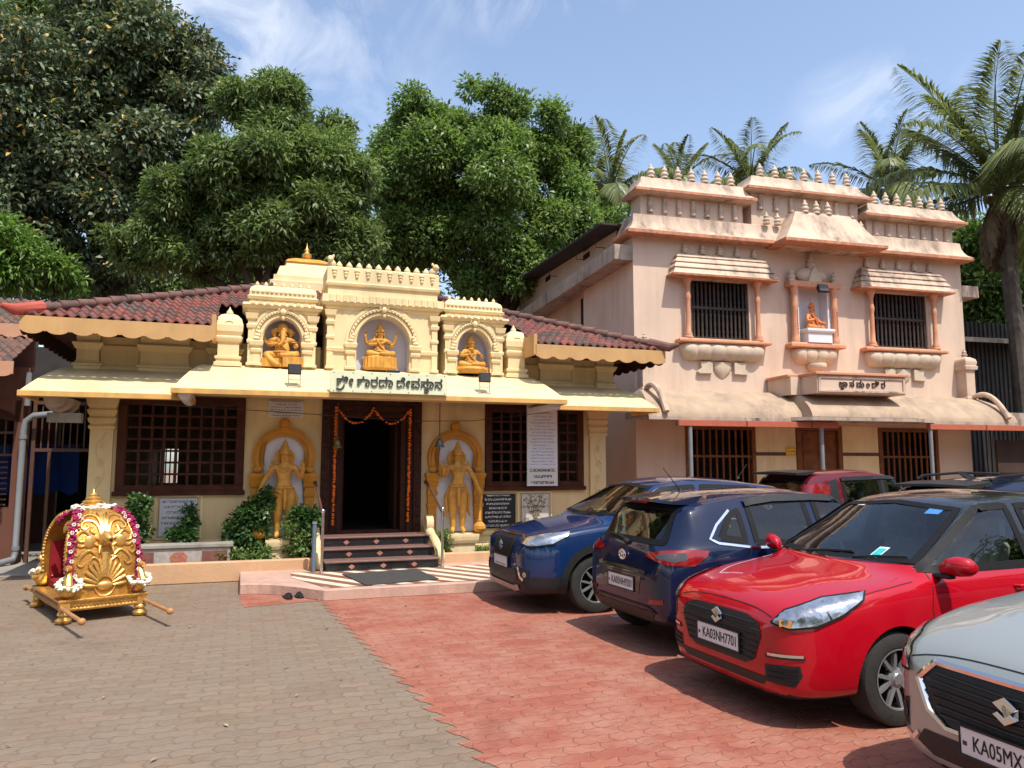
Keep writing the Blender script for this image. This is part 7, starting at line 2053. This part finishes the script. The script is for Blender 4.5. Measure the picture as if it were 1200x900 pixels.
def antenna(c, x, z, dx, dz, y=0.):
    m = MB(); m.lathe([(.03, 0), (.022, .02), (0, .03)], (x, y, z), 8); m.tube([(x, y, z + .01), (x + dx, y, z + dz)], [.006, .004], 5); m.build('antenna', 'black', c.root, smooth=True)
antenna(c, -1.45, 1.465, -.12, .20)
m = MB(); m.tube([(-.22, .55, 1.52 - .012), (-.6, .55, 1.515), (-1.0, .54, 1.495)], .0, 4); m.bm.clear()

# --- silver sedan (nose only is in view) ------------------------------------------------------------
sp = sp_hatch(3.995, 1.735, 1.515, .82, 2.45, .305)
sp['top'] = [(x, z + .04 * min(1, max(0, (1.94 - x) / .4)) * (x > .5)) for x, z in sp['top']]; sp['sh'] = [(x, z + .03 * min(1, max(0, (1.94 - x) / .4)) * (x > .5)) for x, z in sp['sh']]
c = Car('silver_car', 'silver grey sedan with chrome rimmed grille in front of the red hatchback', 'car', (4.18, 4.25), 197.5, sp)
f = sp['L'] / 2
o_ = .08
sh_ = lambda P, d: [(x + d, z) for x, z in P]
c.finish('paint_silver', [('windshield', ws, 'x', 1, 'windshield'), ('rear_window', rw, 'x', -1, 'tintglass')] + [('side_window', sh_(p, o_), 'y', s, 'windshield') for p in (side2, side3) for s in SIDES])
c.wheels('double'); c.mirrors(.62, 1.05, 'paint_silver', .86, (1,)); c.handle(0, .86, 'chrome')
gp = [(-.50, .62), (-.42, .70), (.42, .70), (.50, .62), (.44, .49), (.34, .43), (-.34, .43), (-.44, .49)]
g = c.patch('grille', [(f, y, z) for y, z in gp], (-1, 0, 0), 'black', .005)
for k in range(6):
    z = .475 + .038 * k; yy = .36 + .10 * min(1, (z - .43) / .2) - (.05 if z > .66 else 0)
    c.strip('grille_slat', [(f, -yy, z), (f, 0, z - .012), (f, yy, z)], (-1, 0, 0), 0, 'black', .010, g, r=.008)
c.strip('chrome_surround', [(f, y, z) for y, z in shrink(gp, -.012)], (-1, 0, 0), 0, 'chrome', .008, g, True, r=.019)
S_emblem(c, f + .026, .60, .125, -.05)
c.plate('KA05MX3', f + .03, .40, 1, part=.71)
c.patch('lower_intake', [(f, y, z) for y, z in ((-.50, .37), (.50, .37), (.56, .30), (.46, .25), (-.46, .25), (-.56, .30))], (-1, 0, 0), 'black', .005)
for s in SIDES:
    P = ((1.86, .62, .64), (1.83, .64, .72), (1.70, .70, .80), (1.45, .82, .865), (1.50, .84, .80), (1.66, .81, .70), (1.78, .72, .635))
    P = [(x, y - .10, z) for x, y, z in P]
    hl = c.patch('headlight', [(x + .05, y * s, z) for x, y, z in P], (-.70, -.71 * s, 0), 'silverrefl', .012, step=.03)
    c.strip('lamp_edge', [(x + .05, y * s, z) for x, y, z in P], (-.70, -.71 * s, 0), .014, 'seal', .0135, hl, True)
    c.patch('lamp_bowl', [(1.76 - .05 * math.cos(a), (.64 + .05 * math.cos(a)) * s, .72 + .04 * math.sin(a)) for a in [k * PI / 8 for k in range(16)]], (-.7, -.71 * s, 0), 'lampbowl', .015, hl, .03)
    fg = c.patch('fog_recess', [(f, y * s, z) for y, z in ((.62, .50), (.72, .47), (.74, .36), (.64, .34))], (-1, -.35 * s, 0), 'black', .005)
    c.patch('fog_lamp', [(f, (.675 + .04 * math.cos(a)) * s, .42 + .045 * math.sin(a)) for a in [k * PI / 8 for k in range(16)]], (-1, -.35 * s, 0), 'silverrefl', .009, fg, .03)
    c.strip('chrome_trim', [(f, y * s, z) for y, z in ((.72, .33), (.60, .30), (.55, .34))], (-1, -.3 * s, 0), .022, 'chrome', .009)
c.gaps([([(f, y_, .765 - .30 * y_ ** 4 - .05 * y_ * y_) for y_ in np.linspace(-.60, .60, 15)], (-1, 0, 0)), *[([(1.42, .80 * s, 2), (1.1, .80 * s, 2), (.95, .79 * s, 2)], (0, 0, -1)) for s in SIDES]])

# --- navy hatchback seen from behind ------------------------------------------------------------------
sp = sp_hatch(3.99, 1.745, 1.50, .85, 2.52, .305)
f = sp['L'] / 2
c = Car('navy_car', 'navy blue hatchback seen from its rear corner, between the red car and the blue crossover', 'car', (2.94, 8.38), 20.5, sp)
s1 = [(-1.02, .985), (-1.02, 1.375), (-.30, 1.415), (-.30, .965)]; s2 = [(-.22, .965), (-.22, 1.415), (.12, 1.40), (.86, .975)]; s0 = [(-1.42, 1.04), (-1.24, 1.27), (-1.10, 1.33), (-1.10, 1.0)]
rw = [(-.60, .985), (.60, .985), (.53, 1.33), (-.53, 1.33)]
c.finish('paint_navy', [('windshield', ws, 'x', 1, 'windshield'), ('rear_window', rw, 'x', -1, 'tintglass')] + [('side_window', p, 'y', s, 'tintglass') for p in (s0, s1, s2) for s in SIDES])
c.wheels('double'); c.mirrors(.74, 1.03, 'paint_navy', .86); c.handle(-.86, .80, 'chrome'); c.handle(.05, .80, 'chrome')
for s in SIDES:
    c.strip('chrome_line', [(x, s, z) for x, z in ((.86, .95), (-.3, .945), (-1.08, .965), (-1.42, 1.01), (-1.50, 1.05), (-1.40, 1.17), (-1.22, 1.30))], (0, -s, 0), .024, 'chrome', .008)
    c.strip('rain_visor', [(x, s, z) for x, z in ((.10, 1.385), (-.22, 1.40), (-.70, 1.395), (-1.03, 1.36))], (0, -s, 0), .075, 'black', .022)
    tl = c.patch('tail_lamp', [(x, y * s, z) for x, y, z in ((-1.93, .40, .905), (-1.93, .40, .875), (-1.86, .68, .825), (-1.72, .84, .82), (-1.60, .86, .90), (-1.58, .86, .95), (-1.68, .82, .96), (-1.86, .62, .945))], (.72, -.70 * s, 0), 'redlens', .008)
    c.patch('lamp_core', [(x, y * s, z) for x, y, z in ((-1.91, .56, .90), (-1.91, .56, .875), (-1.82, .72, .85), (-1.74, .78, .875), (-1.75, .77, .93), (-1.86, .66, .925))], (.72, -.70 * s, 0), 'glassdark', .011, tl)
    c.patch('reflector', [(-f, y * s, z) for y, z in ((.52, .50), (.72, .52), (.72, .48), (.52, .46))], (1, -.3 * s, 0), 'redlens', .007)
m = MB(); sp_rings = []
for y in np.linspace(-.54, .54, 13):
    q = 1 - abs(y / .56) ** 4 * .4
    sp_rings.append([(-1.40, y, 1.452 - .05 * y * y), (-1.60 - .17 * q, y, 1.40 - .06 * y * y), (-1.61 - .17 * q, y, 1.372 - .06 * y * y), (-1.50, y, 1.35)])
m.loft(sp_rings); o = m.build('roof_spoiler', 'paint_navy', c.root, smooth=True, ang=40)
m = MB(); m.box(-1.795, -1.76, -.14, .14, 1.352, 1.368); m.build('brake_light', 'redlens', o)
c.strip('chrome_trim', [(-f, -.46, .735), (-f, 0, .745), (-f, .46, .735)], (1, 0, 0), .028, 'chrome', .012)
m = MB()
E3 = lambda a, b, oy, oz: [(-f - .01, oy + a * math.cos(t), oz + b * math.sin(t)) for t in [k * PI / 12 for k in range(25)]]
m.tube(E3(.062, .045, 0, 0), .007, 6); m.tube(E3(.022, .042, 0, 0), .006, 6); m.tube(E3(.042, .016, 0, .022), .006, 6)
o = m.build('emblem', 'chrome', c.root, smooth=True); h_ = c.hit((-2, 0, .855), (1, 0, 0))[0]; o.location = (h_.x + f - .004, 0, .855)
c.plate('KA05NH9201', -f - .012, .60, -1)
c.patch('plate_recess', [(-f, y, z) for y, z in ((-.38, .69), (.38, .69), (.33, .52), (-.33, .52))], (1, 0, 0), 'paint_black', .004)
c.patch('rear_diffuser', [(-f, y, z) for y, z in ((-.60, .40), (.60, .40), (.52, .30), (-.52, .30))], (1, 0, 0), 'black', .006)
c.strip('bumper_strip', [(-f, -.62, .385), (-f, -.50, .43), (-f, .50, .43), (-f, .62, .385)], (1, 0, 0), .022, 'alloydark', .012)
c.gaps([([(-f, -.66, .735), (-f, -.60, .70), (-f, .60, .70), (-f, .66, .735)], (1, 0, 0)), *[([(-1.08, s, .96), (-1.16, s, .80), (-1.05, s, .58), (-.92, s, .30)], (0, -s, 0)) for s in SIDES], *[([(-.26, s, .96), (-.27, s, .6), (-.28, s, .22)], (0, -s, 0)) for s in SIDES], *[([(.80, s, .96), (.82, s, .7), (.76, s, .22)], (0, -s, 0)) for s in SIDES]])
m = MB(); m.tube([c.hit((-2, y, z), (1, 0, 0))[0] + Vector((-.012, 0, .0)) for y, z in ((0, .99), (.18, 1.02), (.42, 1.03))], .012, 5); m.ball(c.hit((-2, 0, .98), (1, 0, 0))[0] + Vector((-.015, 0, 0)), (.03, .05, .03), 8, 6); m.build('rear_wiper', 'black', c.root)
antenna(c, -1.30, 1.455, -.20, .24)

# --- blue crossover, nose towards the steps ---------------------------------------------------------------
sp = sp_hatch(4.30, 1.785, 1.585, .88, 2.60, .335, gap=.05)
f = sp['L'] / 2
def lift(P, d): return [(x, z + d * min(1, max(0, (z - .3) / .4))) for x, z in P]
for k_ in ('sh', 'top'): sp[k_] = [(x, z + .085 * min(1, max(0, (z - .3) / .4)) * (1 if z < 1.3 else .0)) for x, z in sp[k_]]
sp['bot'] = [(x, z + .03) for x, z in sp['bot']]; sp['top'] = sorted(sp['top'])
c = Car('blue_car', 'blue crossover with black wheel arch cladding, its nose beside the striped landing', 'car', (1.91, 10.46), 199.5, sp)
s2 = [(1.02, 1.055), (.28, 1.45), (-.20, 1.48), (-.20, 1.03)]; s3 = [(-.28, 1.03), (-.28, 1.48), (-1.05, 1.455), (-1.05, 1.05)]; s4 = [(-1.13, 1.06), (-1.13, 1.44), (-1.40, 1.38), (-1.58, 1.15)]
wsb = [(-.72, 1.11), (0, 1.09), (.72, 1.11), (.57, 1.46), (0, 1.50), (-.57, 1.46)]
rwb = [(-.56, 1.10), (.56, 1.10), (.48, 1.38), (-.48, 1.38)]
c.finish('paint_blue', [('windshield', wsb, 'x', 1, 'windshield'), ('rear_window', rwb, 'x', -1, 'tintglass')] + [('side_window', p, 'y', s, 'tintglass') for p in (s2, s3, s4) for s in SIDES], None, (.385, .025))
c.wheels('double'); c.mirrors(.90, 1.12, 'paint_blue', .885, (1,)); c.handle(.05, .90, 'paint_blue'); c.handle(-.85, .90, 'paint_blue')
for ax in (sp['fx'], sp['rx']):
    for s in SIDES:
        c.strip('arch_cladding', [(ax + (.335 + .085) * math.cos(t), s, .335 + (.335 + .085) * math.sin(t)) for t in [PI * (-.06 + 1.12 * k / 24) for k in range(25)]], (0, -s, 0), .085, 'black', .010)
g = c.patch('grille', [(f, y, z) for y, z in ((-.33, .86), (.33, .86), (.37, .80), (.30, .62), (-.30, .62), (-.37, .80))], (-1, 0, 0), 'black', .008)
for k in range(9): c.strip('grille_bar', [(f, -.28 + .07 * k, .83), (f, -.25 + .0625 * k, .64)], (-1, 0, 0), 0, 'alloydark', .012, g, r=.008)
c.strip('chrome_trim', [(f, -.62, .83), (f, -.40, .88), (f, .40, .88), (f, .62, .83)], (-1, 0, 0), .03, 'chrome', .012)
S_emblem(c, f + .022, .745, .12)
c.plate('', f + .028, .555, 1)
c.patch('lower_intake', [(f, y, z) for y, z in ((-.46, .50), (.46, .50), (.52, .40), (.42, .33), (-.42, .33), (-.52, .40))], (-1, 0, 0), 'black', .006)
c.strip('skid_plate', [(f, -.55, .30), (f, -.40, .275), (f, .40, .275), (f, .55, .30)], (-1, 0, 0), .07, 'alloy', .014)
for s in SIDES:
    P = ((2.06, .50, .80), (2.02, .54, .87), (1.86, .68, .915), (1.60, .82, .95), (1.62, .85, .90), (1.80, .82, .81), (1.98, .66, .775))
    hl = c.patch('headlight', [(x, y * s, z) for x, y, z in P], (-.70, -.71 * s, 0), 'silverrefl', .012, step=.03)
    c.strip('lamp_edge', [(x, y * s, z) for x, y, z in P], (-.70, -.71 * s, 0), .014, 'seal', .0135, hl, True)
    c.patch('lamp_bowl', [(1.90 - .05 * math.cos(a), (.70 + .05 * math.cos(a)) * s, .845 + .04 * math.sin(a)) for a in [k * PI / 8 for k in range(16)]], (-.7, -.71 * s, 0), 'lampbowl', .015, hl, .03)
    c.patch('indicator', [(x, y * s, z) for x, y, z in ((2.02, .56, .84), (1.96, .60, .84), (1.97, .60, .80), (2.03, .56, .80))], (-.7, -.71 * s, 0), 'amber', .015, hl)
    fg = c.patch('fog_recess', [(f, y * s, z) for y, z in ((.52, .54), (.76, .50), (.74, .38), (.58, .38))], (-1, -.35 * s, 0), 'black', .008)
    c.strip('drl_trim', [(f, y * s, z) for y, z in ((.55, .53), (.60, .42), (.66, .39))], (-1, -.35 * s, 0), .035, 'chrome', .012, fg)
    c.patch('fog_lamp', [(f, (.685 + .03 * math.cos(a)) * s, .455 + .03 * math.sin(a)) for a in [k * PI / 8 for k in range(16)]], (-1, -.35 * s, 0), 'silverrefl', .013, fg, .03)
c.gaps([([(f, -.60, .86), (f, -.3, .90), (f, .3, .90), (f, .60, .86)], (-1, 0, 0)), *[([(1.58, .82 * s, 2), (1.3, .82 * s, 2), (1.06, .81 * s, 2)], (0, 0, -1)) for s in SIDES],
        *[([(.92, s, 1.05), (.96, s, .8), (.86, s, .36)], (0, -s, 0)) for s in SIDES], *[([(-.24, s, 1.03), (-.26, s, .36)], (0, -s, 0)) for s in SIDES]])
m = MB()
for s in SIDES: m.tube([c.hit((1.2, y, z), (-1, 0, 0))[0] + Vector((.012, 0, .004)) for y, z in ((-.05 + s * .25, 1.115), (.12 + s * .25, 1.13), (.55, 1.15))][: (3 if s > 0 else 2)], .011, 5)
m.build('wipers', 'black', c.root)
antenna(c, -1.35, 1.54, -.16, .2)

# --- maroon tall hatchback in the second row --------------------------------------------------------------
sp = sp_hatch(3.655, 1.62, 1.675, .72, 2.43, .29)
f = sp['L'] / 2
sp['tumble'] = .14
sp['top'] = [(x, z) for x, z in sp['top'] if x > -f + .34] + [(-f + .30, 1.63), (-f + .18, 1.58), (-f + .10, 1.20), (-f + .04, .98), (-f, .72)]
c = Car('maroon_car', 'maroon tall hatchback with black window pillars, in the row behind the blue crossover', 'car', (5.95, 13.1), 18.0, sp)
s3 = [(-1.30, 1.05), (-1.30, 1.46), (-1.12, 1.52), (-1.12, 1.03)]; s2 = [(-1.04, 1.02), (-1.04, 1.52), (-.28, 1.55), (-.28, 1.0)]; s1 = [(-.20, 1.0), (-.20, 1.55), (.12, 1.53), (.66, 1.0)]
rwm = [(-.60, 1.06), (.60, 1.06), (.55, 1.52), (-.55, 1.52)]
wsm = [(-.62, 1.03), (.62, 1.03), (.53, 1.52), (-.53, 1.52)]
c.finish('paint_maroon', [('windshield', wsm, 'x', 1, 'windshield'), ('rear_window', rwm, 'x', -1, 'tintglass')] + [('side_window', p, 'y', s, 'tintglass') for p in (s2, s1) for s in SIDES])
c.wheels('single'); c.mirrors(.62, 1.05, 'paint_maroon', .80); c.handle(-.9, .86, 'paint_maroon'); c.handle(-.05, .86, 'paint_maroon')
for s in SIDES:
    c.patch('pillar_trim', [(x, s, z) for x, z in s3], (0, -s, 0), 'black', .004)
    c.strip('pillar_trim', [(x, s, z) for x, z in ((-.24, 1.02), (-.24, 1.53))], (0, -s, 0), .075, 'black', .005)
    c.strip('rain_visor', [(x, s, z) for x, z in ((.10, 1.52), (-.24, 1.535), (-1.05, 1.51))], (0, -s, 0), .06, 'black', .02)
    tl = c.patch('tail_lamp', [(x, y * s, z) for x, y, z in ((-1.80, .64, 1.42), (-1.62, .80, 1.44), (-1.40, .80, 1.42), (-1.40, .80, 1.08), (-1.62, .80, .92), (-1.80, .64, .94))], (.72, -.70 * s, 0), 'redlens', .008)
m = MB(); m.loft([[(-1.40, y, 1.655 - .03 * abs(y)), (-1.80, y, 1.625 - .03 * abs(y)), (-1.81, y, 1.59 - .03 * abs(y)), (-1.6, y, 1.57)] for y in np.linspace(-.58, .58, 9)]); m.build('roof_spoiler', 'black', c.root, smooth=True, ang=40)

# --- dark car with roof rails, second row right ------------------------------------------------------------
sp = sp_hatch(4.0, 1.74, 1.60, .82, 2.52, .31)
f = sp['L'] / 2
c = Car('dark_car', 'dark blue car with silver roof rails, only its roof showing behind the red hatchback', 'car', (6.85, 10.15), 19.0, sp)
c.finish('paint_navy', [('windshield', ws, 'x', 1, 'windshield'), ('rear_window', rw, 'x', -1, 'tintglass')] + [('side_window', p, 'y', s, 'tintglass') for p in (s1, [(-1.02, 1.0), (-1.02, 1.46), (-.3, 1.5), (-.3, .98)]) for s in SIDES])
c.wheels('single'); c.mirrors(.74, 1.03, 'paint_navy', .86); c.handle(-.86, .84, 'chrome')
for s in SIDES:
    m = MB(); m.tube([(.20, s * .58, 1.56), (.12, s * .585, 1.605), (-.6, s * .58, 1.625), (-1.3, s * .55, 1.59), (-1.42, s * .54, 1.54)], .018, 8); m.build('roof_rail', 'alloydark', c.root, smooth=True)
m = MB(); m.loft([[(-1.40, y, 1.545 - .03 * abs(y)), (-1.82, y, 1.50 - .03 * abs(y)), (-1.83, y, 1.47 - .03 * abs(y)), (-1.6, y, 1.45)] for y in np.linspace(-.55, .55, 9)]); m.build('roof_spoiler', 'black', c.root, smooth=True, ang=40)
m = MB(); m.loft([[(-1.18 - .16 * t, -.018 * (1 - t), 1.555 + .085 * t), (-1.0 - .22 * t, 0, 1.565 + .075 * t), (-1.18 - .16 * t, .018 * (1 - t) + .001, 1.555 + .085 * t)] for t in (0, .5, 1)]); m.build('roof_fin', 'black', c.root)
# ------------------------------------------------------------------ repeated small parts: one object each
def split_islands(names):
    for o in [q for q in COL.objects if q.type == 'MESH' and q.name.split('.')[0] in names]:
        new = names[o.name.split('.')[0]]
        bm = bmesh.new(); bm.from_mesh(o.data); bm.verts.ensure_lookup_table(); seen = set(); isl = []
        for v in bm.verts:
            if v.index in seen: continue
            st = [v]; cur = []; seen.add(v.index)
            while st:
                w = st.pop(); cur.append(w)
                for e in w.link_edges:
                    x = e.other_vert(w)
                    if x.index not in seen: seen.add(x.index); st.append(x)
            isl.append(cur)
        isl = [i for i in isl if len(i) > 3]
        for cur in isl:
            ix = {v: k for k, v in enumerate(cur)}; fs = {f for v in cur for f in v.link_faces}
            me = bpy.data.meshes.new(new); me.from_pydata([v.co[:] for v in cur], [], [[ix[v] for v in f.verts] for f in fs])
            p = link(new, me, list(o.data.materials), o.parent, o.data.polygons[0].use_smooth, 60)
            p.location = o.location; p.rotation_euler = o.rotation_euler
        bm.free(); bpy.data.objects.remove(o)
split_islands({'frieze_band': 'frieze_band_panel', 'niche_pilasters': 'niche_pilaster', 'baluster_relief': 'relief_baluster', 'spire_finials': 'spire_finial', 'small_spires': 'small_spire',
               'bud_finials': 'bud_finial', 'eave_end_board': 'end_board', 'cream_wall_panel': 'wall_panel', 'dado_band': 'dado_strip', 'niche_column': 'surround_column', 'panel_frame': 'panel_border', 'rafters': 'rafter'})
split_islands_lb = [o for o in lb.children if o.name.split('.')[0] == 'wall']
for o in split_islands_lb: o.name = 'side_wall'
split_islands({'side_wall': 'wall'})
rs = np.random.RandomState(77); n = 170
U = rs.uniform(-7, 8, n); Vv = rs.uniform(-.2, 9.5, n); keep = ~((U > -1.9) & (U < 2) & (Vv < 3.1)) & ~((U < -.9) & (Vv < 1.0)); U = U[keep]; Vv = Vv[keep]; n = len(U)
P = np.array([TF.at(a, b, .014) for a, b in zip(U, Vv)]); ang = rs.uniform(0, 6.28, n)
o = leaf_object('fallen_leaves', P, np.stack([np.cos(ang), np.sin(ang), rs.uniform(-.05, .15, n)], 1), np.tile([0, 0, 1.], (n, 1)), rs.uniform(.025, .075, n), rs.uniform(.012, .03, n), leafmat('dry_leaf', (.16, .10, .05), (.42, .32, .18), None, .1, .8), None, .1)
o['kind'] = 'stuff'
